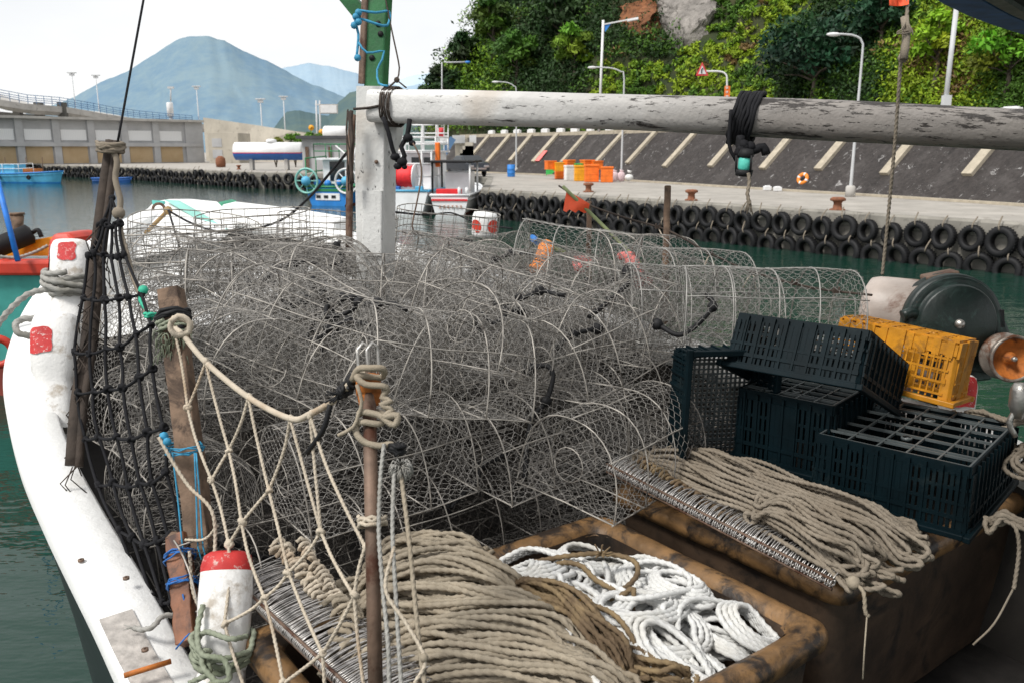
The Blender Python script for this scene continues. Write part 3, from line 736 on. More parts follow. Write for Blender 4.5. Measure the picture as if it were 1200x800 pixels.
# small grey building with roof slab
c0 = WY(354, 178, 77.65); c1 = WY(412, 178, 77.65); zt = WY(380, 163, 77.65).z; cx = (c0.x + c1.x) / 2; wd = c1.x - c0.x
t = thing('hut', 'small grey harbour hut with flat roof slab behind the green and blue boat', 'building', (cx, 80, QZ))
s = MB(); s.box((cx, 79.7, QZ + (zt - QZ) / 2), (wd, 4, zt - QZ)); obj('wall', s, 'grey_render', t)
s = MB(); s.box((cx, 79.6, zt + 0.14), (wd + 0.8, 4.8, 0.26)); obj('roof', s, 'dark_grey', t)
s = MB(); x = c0.x + 0.45; s.box((x, 77.6, QZ + 1.15), (0.30, 0.08, 2.1)); obj('door', s, 'rusty_steel', t)
s = MB(); x = c0.x + 2.5; s.box((x, 77.6, QZ + 1.15), (0.30, 0.08, 2.1)); obj('door', s, 'rusty_steel', t)
for k in range(5):                                    # painted characters over the doors 
    s = MB()
    x0 = c0.x + 0.95 + k * 0.27; z0 = zt - 0.45
    for (dx, dz, w, h) in ((0, 0.09, 0.19, 0.035), (0, -0.01, 0.16, 0.035), (0, -0.10, 0.2, 0.035), (rng.uniform(-.05, .05), 0, 0.035, 0.24)): s.box((x0 + dx, 77.6, z0 + dz), (w, 0.05, h))
    obj('character', s, 'lamp_white', t)
# horizontal storage tank
c = WY(315, 177.5, 84.71); r_ = 0.85; hl = 3.2
t = thing('storage_tank', 'white horizontal tank with red line and blue belly on the far quay', 'tank', (c.x, c.y, QZ))
def half(r0, a0, a1, pad=0.0):
    G = []
    for u, k in ((-hl - 0.22, 0.0), (-hl - 0.2, 0.45), (-hl - 0.1, 0.82), (-hl, 1), (hl, 1), (hl + 0.1, 0.82), (hl + 0.2, 0.45), (hl + 0.22, 0.0)):
        G.append([(c.x + u, c.y - (r0 * k) * math.cos(q), c.z + (r0 * k) * math.sin(q)) for q in np.linspace(a0, a1, 20)])
    return MB().grid(G)
obj('tank_shell', half(r_, R(-8), R(188)), 'tank_white', t)
obj('tank_belly', half(r_, R(-180), R(-14)), 'tank_blue', t)
obj('red_line', half(r_ + 0.004, R(-14), R(-8)), 'red_banner', t)
s = MB(); s.lathe([(0, 0), (0.5, 0), (0.5, 0.25), (0.3, 0.36), (0, 0.36)], (c.x + 0.3, c.y, c.z + r_ - 0.05)); obj('hatch', s, 'tank_white', t)
for u in (-1.7, 1.7):
    s = MB(); s.box((c.x + u, c.y, (c.z - r_ + QZ) / 2 + 0.1), (0.30, 0.8, c.z - r_ - QZ + 0.2)); obj('leg', s, 'pale_concrete', t)
# greenery by the hut and a white water tank
for px, w, lab in ((345, 30, 'bright green bush behind the white tank beside the hut roof'), (368, 36, 'bright green bush rising just behind the hut roof'), (322, 22, 'yellowish green bush above the middle of the white tank')):
    c = WY(px, 166, 98.82); e = thing('bush', lab, 'bush', (c.x, c.y, QZ)); cr_ = MB(); tr = MB()
    for k in range(6):
        q = c + Vector((rng.uniform(-.5, .5) * w * 0.05, rng.uniform(-.5, .5), rng.uniform(-0.6, 0.5))); tr.tube([(c.x, c.y, QZ), q], 0.06, 5, r2=0.02)
        leaf_cloud(cr_, q, w * 0.018, 260, 0.14, (0.10, 0.22, 0.02) if px != 322 else (0.22, 0.24, 0.04))
    obj('crown', cr_, 'leaf', e); obj('stem', tr, 'bark', e)
c = WY(393, 155.5, 94.12); mb = MB(); mb.tube([c + Vector((-1.3, 0, 0)), c + Vector((-1.15, 0, 0)), c + Vector((1.15, 0, 0)), c + Vector((1.3, 0, 0))], [0.45, 0.68, 0.68, 0.45], 16); 
for u in (-.8, .8): mb.bar((c.x + u, c.y, 2.6), (c.x + u, c.y, c.z - 0.4), 0.2, 0.8)
solo('water_tank', mb, 'tank_white', 'small white cylindrical water tank lying above the hut roof', 'tank', (c.x, c.y, 2.5))
for px, py, lab in ((365, 150, 'round yellow warning sign, the higher of two above the hut'), (377, 155, 'round yellow warning sign, the lower of two above the hut')):
    c = WY(px, py, 105.9); t = thing('warning_sign', lab, 'sign', (c.x, c.y, QZ)); s = MB(); s.tube([(c.x, c.y, QZ), c], 0.05, 6); obj('post', s, 'lamp_grey', t)
    s = MB(); s.lathe([(0, 0), (0.34, 0), (0.34, 0.05), (0, 0.05)], c - Vector((0, 0.07, 0)), (0, -1, 0)); obj('sign_plate', s, 'tub_yellow', t)
    s = MB(); s.bar(c + Vector((-.12, -.13, -.15)), c + Vector((.12, -.13, .12)), 0.04, 0.08, (0, 1, 0)); obj('arrow', s, 'black_rubber', t)

# ================================================================ stairs, banner, car and lamps on the right quay
q, d, n = wall_at(545); t = thing('stair_block', 'pale concrete stair block with blue sloping handrail at the end of the stone wall', 'stairs', q)
A = WY(523, 196, 68.24); s = MB()
for k in range(9):
    z0 = QZ + k * 0.28; x = WY(521, 180, 68.24).x + k * 0.2; s.box((x + 1.1 - k * 0.1, 69, (QZ + z0 + 0.28) / 2), (2.2 - k * 0.2, 1.4, z0 + 0.28 - QZ))
obj('steps', s, 'beige_concrete', t)
s = MB(); s.box((WY(541, 180, 70.59).x, 70.8, QZ + 1.45), (1.0, 1.2, 2.9)); obj('landing', s, 'beige_concrete', t)
s = MB(); s.bar(WY(516, 187, 67.76), WY(531, 162, 67.76), 0.12, 0.50); obj('handrail', s, 'rail_blue', t)
s = MB()
for x0, x1 in ((515, 526), (530, 545), (550, 558)): s.bar(WY(x0, 163.5, 70), WY(x1, 163.5, 70), 0.1, 0.62)
obj('parapet_panel', s, 'lamp_white', t)
c = WY(516.5, 156, 70.59); t = thing('banner', 'red vertical banner on a thin pole by the blue stairs', 'banner', (c.x, c.y, QZ)); s = MB(); s.tube([WY(511, 200, 70.59), WY(511, 128, 70.59)], 0.05, 6); s.bar(WY(511, 150, 70.59), WY(521, 150, 70.59), 0.03, 0.03); obj('pole', s, 'lamp_white', t)
s = MB(); s.grid([[tuple(WY(511.5 + k * 1.9, 150 + j * 2.4, 59.9 + 0.06 * math.sin(k + j))) for j in range(6)] for k in range(6)]); obj('cloth', s, 'red_banner', t)
for j in range(4): s = MB(); s.box(WY(516.3, 152 + j * 2.6, 70.29), (0.22, 0.02, 0.03)); s.box(WY(516.3, 152.6 + j * 2.6, 70.29), (0.03, 0.02, 0.12)); obj("character", s, "lamp_white", t)

def car():
    c = WY(547, 200, 64.71); c.z = QZ; t = thing('parked_car', 'dark saloon car parked on the quay behind the white boats', 'car', c)
    prof = [(-2.1, 0.35), (-2.15, 0.75), (-1.9, 0.92), (-1.0, 0.98), (-0.45, 1.42), (0.75, 1.44), (1.45, 1.0), (2.05, 0.92), (2.15, 0.55), (2.1, 0.32)]
    dx = Vector((-0.45, 0.89, 0)); sx = Vector((0.89, 0.45, 0))
    G = []
    for w_, k in ((-0.86, 0.94), (-0.82, 1.0), (0.82, 1.0), (0.86, 0.94)):
        G.append([tuple(c + dx * (-x) + sx * w_ * (0.82 if z > 1.1 else 1) + Vector((0, 0, 0.1 + z * k))) for x, z in prof])
    s = MB(); s.grid(G, False)
    for g in (G[0], G[-1]): s.poly(g)
    obj('body', s, 'car_paint', t, bevel=0.03)
    s = MB(); P = lambda x, w_, z: tuple(c + dx * (-x) + sx * w_ + Vector((0, 0, z)))
    s.poly([P(0.83, -.62, 1.50), P(0.83, .62, 1.50), P(1.46, .74, 1.12), P(1.46, -.74, 1.12)]); obj('windscreen', s, 'dark_glass', t)
    for sd_ in (-1, 1):
        s = MB(); s.poly([P(-0.4, sd_ * .735, 1.46), P(0.7, sd_ * .735, 1.46), P(1.3, sd_ * .86, 1.08), P(-.9, sd_ * .86, 1.08)]); obj('side_window', s, 'dark_glass', t)
        s = MB(); s.box(P(2.16, sd_ * .6, 0.78), (0.36, 0.2, 0.16), basis(sx, (0, 0, 1))); obj('headlight', s, 'chrome_grey', t, bevel=0.02)
        for x in (-1.3, 1.3):
            s = MB(); s.lathe([(0, 0), (0.2, 0), (0.3, -0.03), (0.32, -0.12), (0.2, -0.2)], P(x, sd_ * 0.9, 0.32), sx * sd_); obj('wheel', s, 'black_rubber', t)
    s = MB(); s.box(P(2.17, 0, 0.62), (1.2, 0.05, 0.12), basis(sx, (0, 0, 1))); obj('grille', s, 'chrome_grey', t)
car()
def bent_lamp(px, y_top, y_base, reach, label, r=0.07, Yw=None):
    b = WZ(px, y_base, QZ); Y = b.y; top = WY(px, y_top + 12, Y); top.x = b.x; s_ = Y / F
    t = thing('lamp_post', label, 'lamp post', b)
    s = MB(); tip = Vector((b.x + reach * s_, Y, WY(px, y_top, Y).z))
    s.tube([b, b + (top - b) * 0.5, top, top + Vector((reach * s_ * 0.12, 0, (tip.z - top.z) * 0.55)), top + Vector((reach * s_ * 0.45, 0, (tip.z - top.z) * 0.9)), tip], 0.075, 8, 0.25, r2=0.04); obj('pole', s, 'lamp_grey', t)
    s = MB(); s.ball(tip + Vector((reach * s_ * 0.12, 0, -0.02)), 0.3, 12, (1.0, 0.45, 0.28)); obj('lamp_head', s, 'lamp_white', t)
    s = MB(); s.lathe([(0, 0), (0.21, 0), (0.2, 0.42), (0.13, 0.48), (0, 0.48)], b, n=12); obj('foot', s, 'pale_concrete', t)
bent_lamp(605, 96, 204, -21, 'short curved grey lamp post, leftmost on the right quay')
bent_lamp(728, 79, 212, -32, 'curved grey lamp post beside the orange tubs')
bent_lamp(996, 40, 231, -30, 'tall curved grey lamp post near the orange lifebuoy')
# posts on the upper road
def up_at(px, Yadd=4.5):
    q, d, n = wall_at(px); q = q + n * Yadd; q.z = RZ; return q
q = up_at(690, 4.2); Y = q.y; t = thing('street_lamp', 'tall straight street lamp with long right arm and blue pennant on the upper road', 'lamp post', q)
s = MB(); x0 = WY(703, 100, Y).x; s.tube([(x0, Y, RZ), WY(707, 24, Y)], 0.09, 8); s.bar(WY(707, 29, Y), WY(748, 21, Y), 0.09, 0.09); obj('pole', s, 'lamp_white', t)
s = MB(); s.bar(WY(735, 24, Y) + Vector((0, 0, -.06)), WY(748, 21.5, Y) + Vector((0, 0, -.06)), 0.22, 0.12); obj('lamp_head', s, 'lamp_white', t, bevel=0.03)
s = MB(); s.poly([WY(708.5, 29, Y), WY(716, 28, Y), WY(709, 38, Y)], (0, 0.05, 0)); obj('bracket', s, 'tub_blue', t)
q = up_at(520, 4.0); Y = q.y; t = thing('street_lamp', 'thin street lamp with blue lamp head at the left foot of the hill', 'lamp post', q)
s = MB(); s.tube([(WY(517, 100, Y).x, Y, RZ), WY(518, 73, Y), WY(524, 73.5, Y), WY(546, 73, Y)], 0.07, 7); obj('pole', s, 'lamp_grey', t)
s = MB(); s.ball(WY(548, 73, Y), 0.28, 10, (1, 0.5, 0.4)); obj('lamp_head', s, 'tub_blue', t)
q = up_at(838, 4.0); Y = q.y; t = thing('traffic_sign', 'triangular red-bordered warning sign on curved post above an orange board', 'sign', q)
s = MB(); s.tube([(WY(852, 100, Y).x, Y, RZ), WY(852, 98, Y), WY(850, 87, Y), WY(842, 84, Y), WY(826, 84, Y)], 0.05, 7, 0.15); obj('post', s, 'lamp_white', t)
s = MB(); s.poly([WY(823, 73, Y - .08), WY(830.5, 89, Y - .08), WY(815.5, 89, Y - .08)], (0, 0.04, 0)); obj('triangle_plate', s, 'red_banner', t)
s = MB(); s.poly([WY(823, 77, Y - .1), WY(827.6, 87, Y - .1), WY(818.4, 87, Y - .1)], (0, 0.015, 0)); obj('triangle_face', s, 'lamp_white', t)
s = MB(); s.tube([WY(822.2, 86, Y - .12), WY(822.2, 82, Y - .12), WY(824, 80, Y - .12)], 0.03, 5); obj('symbol', s, 'black_rubber', t)
s = MB(); s.box(WY(852, 110, Y - .08), (0.30, 0.05, 0.80)); obj('name_board', s, 'tub_orange', t)
for k in range(4): 
    s = MB()
    c = WY(852, 102.5 + k * 5, Y - .115); s.box(c, (0.15, 0.02, 0.03)); s.box(c - Vector((0, 0, .06)), (0.12, 0.02, 0.03)); s.box(c - Vector((0, .002, .03)), (0.03, 0.02, 0.11))
    obj('character', s, 'lamp_white', t)
q = up_at(1098, 3.6); Y = q.y; mb = MB(); mb.tube([(WY(1107, 128, Y).x, Y, RZ), WY(1121, 8, Y)], 0.10, 8); mb.box(WY(1109, 118, Y), (0.3, 0.25, 0.4))
solo('utility_pole', mb, 'lamp_grey', 'thick grey leaning pipe pole among the yellow-green shrubs at right', 'pole', q)

# ================================================================ things standing on the quay
def tub(px, py, w, h, mat, label, sx=0.8, Y=None):
    """ribbed plastic tub with a rim and a lid"""
    b = WZ(px, py, QZ) if Y is None else WY(px, py, Y); s_ = b.y / F; w *= s_; h *= s_
    t = thing('plastic_tub', label, 'tub', b, 'plastic tubs stacked on the quay')
    s = MB(); M3 = Matrix.Rotation(rng.uniform(-.2, .5), 3, 'Z')
    s.box(b + Vector((0, 0, h * 0.44)), (w * 0.92, w * sx, h * 0.86), M3); 
    for k in range(3): s.box(b + Vector((0, 0, h * (0.2 + 0.25 * k))), (w * 0.95, w * sx * 1.04, h * 0.05), M3)
    obj('tub_body', s, mat, t, bevel=0.03)
    s = MB(); s.box(b + Vector((0, 0, h * 0.935)), (w, w * sx * 1.1, h * 0.12), M3); obj('lid', s, mat, t, bevel=0.02)
for a in ((646, 206, 13, 9, 'tub_green', 'small green tub at the bottom left of the orange tub pile'), (645, 199, 12, 10, 'tub_orange', 'orange tub on the green tub at the pile left end'),
          (656, 210, 12, 17, 'tub_orange', 'orange tub second from the left in the front row'), (667, 211.5, 11, 17, 'tub_white', 'white tub in the front row between orange and yellow'),
          (679, 212.5, 13, 18, 'tub_yellow', 'yellow tub in the middle of the front row'), (693, 213.5, 17, 20, 'tub_orange', 'large orange tub right of the yellow one in the front row'),
          (711, 214, 15, 18, 'tub_orange', 'orange tub at the right end of the front row'), (656, 201, 14, 10, 'tub_yellow', 'yellow tub in the back row of the tub pile'),
          (667, 200, 12, 12, 'tub_orange', 'orange tub topmost at the left of the pile'), (677, 200, 10, 8, 'tub_green', 'bright green tub at the back of the pile'),
          (688, 200, 14, 12, 'tub_orange', 'orange tub topmost at the right of the pile'), (673, 204, 12, 8, 'tub_blue', 'blue tub tucked in the middle of the pile'), (699, 199, 13, 10, 'tub_orange', 'low orange tub behind the large orange one')):
    px, py, w, h, mt, lb = a
    tub(px, py, w, h, mt, lb, Y=None if py > 203 else WZ(px, 211, QZ).y + rng.uniform(0.2, 0.8))
for px, py, lb in ((720, 213, 'pinkish white sack leaning on the right-most orange tub'), (728, 213, 'pinkish white sack in the middle of three by the lamp post'), (737, 214, 'low white sack right of the lamp post foot')):
    b = WZ(px, py, QZ); s = MB(); s.ball(b + Vector((0, 0, 0.30)), 0.34, 14, (0.8, 0.7, 1.0 if px < 735 else 0.6)); s.tube([b + Vector((0, 0, 0.58)), b + Vector((0.03, 0, 0.72))], 0.1, 8, r2=0.15)
    solo('sack', s, 'sack_pink' if px < 735 else 'tub_white', lb, 'sack', b)
def drum(px, py, mat, label):
    b = WZ(px, py, QZ); s = MB(); s.lathe([(0, 0), (0.27, 0), (0.29, 0.05), (0.29, 0.28), (0.305, 0.30), (0.29, 0.32), (0.29, 0.55), (0.305, 0.57), (0.29, 0.59), (0.29, 0.84), (0.25, 0.88), (0, 0.88)], b, n=20)
    solo('drum', s, mat, label, 'barrel', b)
drum(599, 207.5, 'tub_blue', 'blue barrel at the foot of the leftmost curved lamp post')
def bollard(px, py, label):
    b = WZ(px, py, QZ); s = MB(); s.lathe([(0, 0), (0.26, 0), (0.25, 0.05), (0.15, 0.08), (0.13, 0.24), (0.16, 0.30), (0.25, 0.33), (0.25, 0.40), (0.18, 0.44), (0, 0.45)], b, n=18)
    solo('bollard', s, 'rusty_rim', label, 'bollard', b, 'rusty mooring bollards on the right quay')
simple('rusty_rim', (0.20, 0.075, 0.035), 0.8, 0.4, 8)
bollard(689.5, 225.5, 'rusty mooring bollard in front of the orange tubs'); bollard(810, 235.5, 'rusty mooring bollard in the middle of the right quay, between tubs and lifebuoy'); bollard(981, 247, 'rusty mooring bollard nearest the tall curved lamp post')
bollard(280, 199, 'small rusty bollard on the far quay below the white tank')
# lifebuoy hung on the sloping wall, red notice board, white blocks
q, d, n = wall_at(928); up = (n * WS + Vector((0, 0, WH))).normalized(); nn = up.cross(d); nn = nn if nn.z > 0 else -nn
c = q + up * 0.75 + nn * 0.12; mb = MB(); mb.lathe([(0.22 + 0.085 * math.cos(a), 0.085 * math.sin(a)) for a in np.linspace(0, 2 * math.pi, 12, endpoint=False)], c, (nn + Vector((-0.8, -1.0, 0))).normalized(), 28, True, True)
t = thing('lifebuoy', 'orange lifebuoy leaning on the dark stone wall', 'lifebuoy', q); obj('ring', mb, 'float_orange', t)
ax = (nn + Vector((-0.8, -1.0, 0))).normalized(); ux = ax.orthogonal().normalized(); uy = ax.cross(ux)
for k in range(4):
    a_ = k * math.pi / 2 + 0.5; cc = c + (ux * math.cos(a_) + uy * math.sin(a_)) * 0.22; tg = (-ux * math.sin(a_) + uy * math.cos(a_)); s = MB(); s.tube([cc - tg * 0.04, cc + tg * 0.04], 0.09, 12, cap=False); obj('band', s, 'lamp_white', t)
q, d, n = wall_at(613); c = q + up * 1.9; mb = MB(); up2 = (n * WS + Vector((0, 0, WH))).normalized(); nn2 = up2.cross(d); nn2 = nn2 if nn2.z > 0 else -nn2
c = q + up2 * 2.0 + nn2 * 0.1; mb.box(c, (1.0, 1.15, 0.05), basis(d, nn2)); solo('notice_board', mb, 'float_pink', 'faded red notice board on the stone wall left of the orange tubs', 'sign', q)
for k, lb in ((0, 'left one of two white blocks at the wall foot left of the lifebuoy'), (1, 'right one of two white blocks at the wall foot left of the lifebuoy')):
    b = WZ(899 + k * 12, 223.5 + k, QZ); s = MB(); s.box(b + Vector((0, 0, 0.11)), (0.36, 0.3, 0.2)); s.box(b + Vector((0, 0, 0.22)), (0.24, 0.2, 0.05)); solo('block', s, 'lamp_white', lb, 'block', b, bevel=0.03)
b = WZ(259, 196.5, QZ); s = MB(); s.lathe([(0, 0), (0.5, 0.05), (0.55, 0.5), (0.5, 1.0), (0.2, 1.25), (0, 1.25)], b, n=16); solo('barrel', s, 'rusty_rim', 'dark red barrel standing by the plain block on the far quay', 'barrel', b)

# ================================================================ moored boats beyond our own bow
def hull(parent, c, L, B, H, head, mats, flare=0.25, sheer=0.5, transom=0.85, draft=0.3):
    """hull shell, rub rail and boot stripe; head is the unit heading"""
    hd = Vector(head).normalized(); sd_ = Vector((hd.y, -hd.x, 0)); N = 22
    def sec(f):         # f from stern 0 to bow 1: half beam at the rail, rail height
        w = B / 2 * (transom + (1 - transom) * min(1, f / 0.4)) if f < 0.4 else B / 2 * math.sqrt(max(0, 1 - ((f - 0.4) / 0.6) ** 2.4))
        return max(w, 0.03), H * (1 + sheer * max(0, f - 0.3) ** 1.7)
    G = []; stripe = []; rail = []
    for side in (1, -1):
        g = []; st = []; rl = []
        for i in range(N + 1):
            f = i / N; w, h = sec(f); p = c + hd * (L * (f - 0.5))
            lev = [(-draft, 0.62), (0.0, 0.74), (0.12, 0.78), (h * 0.55, 0.90), (h, 1.0)]
            pts = [p + sd_ * side * w * k + hd * (0.10 * L * max(0, f - 0.6) * (z / H)) + Vector((0, 0, z)) for z, k in lev]
            g.append([tuple(q) for q in pts]); rl.append(pts[-1]); st.append([tuple(pts[1] + sd_ * side * 0.01), tuple(pts[2] + sd_ * side * 0.012)])
        G.append(g); stripe.append(st); rail.append(rl)
    s = MB()
    for g in G: s.grid(g, True)
    for i in (0,): s.poly([*G[0][0], *G[1][0][::-1]])
    obj('hull', s, mats[0], parent)
    s = MB()
    for g in stripe: s.grid(g, True)
    obj('boot_stripe', s, mats[2], parent)
    s = MB()
    for rl in rail: s.tube(rl, 0.07, 6)
    s.tube([rail[0][0], rail[1][0]], 0.07, 6)
    obj('rub_rail', s, mats[1], parent)
    s = MB(); s.grid([[tuple(a - Vector((0, 0, 0.25))), tuple(b - Vector((0, 0, 0.25)))] for a, b in zip(*rail)], False); obj('deck', s, mats[3], parent)
    return hd, sd_
def rails(parent, pts, h, mat, r=0.03, name='railing', levels=2):
    s = MB()
    for p in pts: s.tube([p, p + Vector((0, 0, h))], r, 5)
    for k in range(levels): s.tube([p + Vector((0, 0, h * (k + 1) / levels)) for p in pts], r, 5)
    obj(name, s, mat, parent)
# --- green and blue boat, seen over its stern
c = WZ(386, 241, 0.0); c = Vector((c.x + 1.1, c.y + 4.0, 0)); t = thing('fishing_boat', 'blue and green fishing boat with green rails and round net drums', 'boat', c)
hd, sx = hull(t, c, 9, 3.1, 1.15, (0.25, 1, 0), ('boat_blue', 'boat_green', 'antifoul', 'boat_green'), transom=0.95)
st = c - hd * 4.5
P = lambda a, b, z: st + hd * b + sx * a + Vector((0, 0, z))
s = MB(); s.box(P(0, 2.6, 2.0), (2.0, 2.2, 1.5), basis(sx, (0, 0, 1))); obj('cabin', s, 'boat_white', t, bevel=0.05)
s = MB(); s.box(P(0, 1.49, 2.05), (1.0, 0.05, 1.2), basis(sx, (0, 0, 1))); obj('cabin_door', s, 'dark_glass', t)
s = MB(); s.box(P(0, 2.5, 2.80), (2.5, 2.8, 0.1), basis(sx, (0, 0, 1))); obj('cabin_roof', s, 'boat_white', t)
rails(t, [P(-1.3, 1.0, 2.85), P(-0.5, 1.0, 2.85), P(0.4, 1.0, 2.85), P(1.3, 1.0, 2.85), P(1.3, 3.4, 2.85), P(-1.3, 3.4, 2.85), P(-1.3, 1.0, 2.85)], 0.85, 'boat_green')
rails(t, [P(-1.45, 0.1, 1.15), P(-1.45, 1.5, 1.2), P(-1.45, 3.0, 1.25)], 1.7, 'boat_green', 0.04, 'gantry')
for a, mt, nm in ((-1.3, 'pale_teal', 'net_drum'), (1.35, 'lamp_white', 'net_drum')):
    s = MB(); cc = P(a, -0.15, 1.5); s.lathe([(0.75, -0.10), (0.80, 0), (0.75, 0.10), (0.66, 0)], cc, hd, 26, True, True)
    ux = sx; uz = Vector((0, 0, 1))
    for k in range(8): s.tube([cc, cc + ux * 0.7 * math.cos(k * .785) + uz * 0.7 * math.sin(k * .785)], 0.035, 5)
    o = obj(nm, s, mt, t); s = MB(); s.ball(cc - hd * 0.1, 0.3, 12); obj('hub', s, 'boat_cyan', o)
s = MB(); s.bar(P(-1.3, -0.02, 0.95), P(1.3, -0.02, 0.95), 0.05, 0.16, (0, 0, 1)); obj('stern_stripe', s, 'boat_green', t)
for a in (-0.6, -0.1, 0.4):
    s = MB(); s.box(P(a, -0.03, 0.55), (0.28, 0.06, 0.18), basis(sx, (0, 0, 1))); obj('scupper', s, 'dark_glass', t)
s = MB(); s.box(P(0, -0.015, 0.55), (1.6, 0.04, 0.42), basis(sx, (0, 0, 1))); obj('stern_plate', s, 'boat_white', t)
s = MB(); s.tube([P(0.9, 1.0, 1.2), P(1.8, 0.4, 3.5)], 0.05, 6); s.tube([P(0.2, 1.0, 3.6), P(2.4, -0.2, 2.3)], 0.05, 6); s.tube([P(2.1, 0, 0.8), P(2.2, 0.1, 4.2)], 0.07, 6); obj('derrick', s, 'lamp_white', t)
for a in ((-0.9, 0.5, 1.35), (-0.3, 0.7, 1.3), (0.5, 0.6, 1.35)):
    s = MB(); s.ball(P(*a), 0.24, 10); obj('float', s, 'boat_blue', t)
# --- white boat with red rope reel
c = WZ(484, 251, 0.0); c = Vector((c.x + 0.3, c.y + 4.2, 0)); t = thing('fishing_boat', 'white fishing boat with pale blue rail and a red rope reel right of the mast', 'boat', c)
hd, sx = hull(t, c, 9.5, 3.0, 1.25, (0.18, 1, 0), ('boat_white', 'boat_cyan', 'antifoul', 'boat_white'), transom=0.97)
st = c - hd * 4.75
s = MB(); s.box(P(-0.1, 4.3, 2.2), (2.2, 3.0, 2.0), basis(sx, (0, 0, 1))); obj('wheelhouse', s, 'boat_white', t, bevel=0.06)
for a in (-0.75, 0.0, 0.7):
    s = MB(); s.box(P(a, 2.79, 2.75), (0.45, 0.05, 0.4), basis(sx, (0, 0, 1))); obj('window', s, 'dark_glass', t)
s = MB(); s.box(P(-0.1, 4.0, 3.26), (2.6, 3.8, 0.1), basis(sx, (0, 0, 1))); obj('wheelhouse_roof', s, 'boat_white', t)
rails(t, [P(-1.3, 2.3, 3.3), P(-0.4, 2.3, 3.3), P(0.5, 2.3, 3.3), P(1.3, 2.3, 3.3), P(1.3, 5, 3.3), P(-1.3, 5, 3.3)], 0.75, 'lamp_white', 0.04)
rails(t, [P(-1.0, 0.9, 1.3), P(-0.2, 0.9, 1.3), P(0.9, 0.9, 1.3), P(1.35, 1.2, 1.3), P(1.4, 2.6, 1.3)], 2.0, 'lamp_white', 0.05, 'gantry', 3)
reel = P(0.05, 0.75, 1.95); s = MB(); s.lathe([(0.02, -0.42), (0.55, -0.42), (0.60, -0.25), (0.56, -0.1), (0.61, 0.05), (0.56, 0.2), (0.60, 0.35), (0.55, 0.42), (0.02, 0.42)], reel, sx, 22); o = obj('reel', s, 'reel_red', t)
for k in (-1, 1):
    s = MB(); s.lathe([(0, 0), (0.66, 0), (0.66, 0.05), (0, 0.05)], reel + sx * 0.48 * k, sx, 22); obj('flange', s, 'boat_white', o)
s = MB(); s.box(P(0.05, 0.75, 1.35), (1.5, 0.5, 0.3), basis(sx, (0, 0, 1))); obj('reel_stand', s, 'boat_white', t)
s = MB(); s.tube([P(0.4, 3.0, 3.2), P(0.45, 3.0, 6.2)], 0.07, 7); s.tube([P(-0.3, 3.0, 5.4), P(1.1, 3.0, 5.4)], 0.03, 5); s.tube([P(-0.2, 3, 4.7), P(1.0, 3, 4.7)], 0.04, 5); obj('mast', s, 'lamp_white', t)
rails(t, [P(-1.2, 5.5, 3.3), P(-0.4, 5.5, 3.3), P(0.6, 5.5, 3.3), P(1.2, 5.5, 3.3)], 1.5, 'lamp_white', 0.035, 'lamp_rack', 3)
for a_, b_, h_ in ((-1.0, 3.6, 2.4), (1.15, 3.2, 3.1), (0.9, 5.6, 2.2)):
    s = MB(); s.tube([P(a_, b_, 3.2), P(a_ + 0.05, b_, 3.2 + h_)], 0.03, 5); s.ball(P(a_ + .05, b_, 3.2 + h_), 0.10, 8); obj('aerial', s, 'lamp_white', t)
for a_ in (-1.0, -0.5, 0.6, 1.1):
    s = MB(); s.ball(P(a_, 5.4, 4.95), 0.17, 10); obj('deck_lamp', s, 'chrome_grey', t)
for a_, b_, mt_ in ((-0.8, 0.4, 'tub_orange'), (0.9, 0.35, 'boat_cyan'), (-0.35, 0.3, 'tank_blue')):
    s = MB(); s.box(P(a_, b_, 1.3), (0.4, 0.3, 0.35), basis(sx, (0, 0, 1))); obj('fish_box', s, mt_, t, bevel=0.03)
s = MB(); s.box(P(1.55, 1.8, 3.1), (0.25, 0.25, 1.3), basis(sx, (0, 0, 1))); obj('life_raft_tube', s, 'tub_orange', t, bevel=0.05)
# --- white boat with red stripe, low canopy
c = WZ(537, 251.5, 0.0); c = Vector((c.x, c.y + 3.2, 0)); t = thing('fishing_boat', 'low white boat with red stripe, dark canopy and black fenders next to the quay tyres', 'boat', c)
hd, sx = hull(t, c, 8, 2.1, 1.05, (0.1, 1, 0), ('boat_white', 'boat_white', 'antifoul', 'boat_white'), transom=0.96)
st = c - hd * 4.0
s = MB(); s.box(P(0, 2.0, 2.75), (2.5, 3.2, 0.12), basis(sx, (0, 0, 1))); obj('canopy', s, 'black_rubber', t, bevel=0.04)
for a, b in ((-1.0, 0.6), (1.0, 0.6), (-1.0, 3.4), (1.0, 3.4)):
    s = MB(); s.tube([P(a, b, 1.0), P(a, b, 2.7)], 0.06, 6); obj('canopy_post', s, 'lamp_white' if a > 0 else 'black_rubber', t)
s = MB(); s.box(P(0, -0.03, 0.80), (1.9, 0.05, 0.10), basis(sx, (0, 0, 1))); obj('red_stripe', s, 'reel_red', t)
s = MB(); s.box(P(-0.1, 0.5, 1.2), (1.3, 0.5, 0.3), basis(sx, (0, 0, 1))); obj('fish_box', s, 'reel_red', t, bevel=0.03)
for k in range(6): 
    s = MB()
    for (dx, dz, w, h) in ((0, .05, .12, .025), (0, -.05, .12, .025), (rng.uniform(-.03, .03), 0, .025, .15)): s.box(P(-0.5 + k * 0.22 + dx, -0.045, 0.45 + dz), (w, 0.03, h), basis(sx, (0, 0, 1)))
    obj('character', s, 'rust_orange', t)
s = MB(); s.box(P(0.1, 3.0, 1.6), (1.4, 1.6, 1.2), basis(sx, (0, 0, 1))); obj('cabin', s, 'boat_white', t, bevel=0.05)
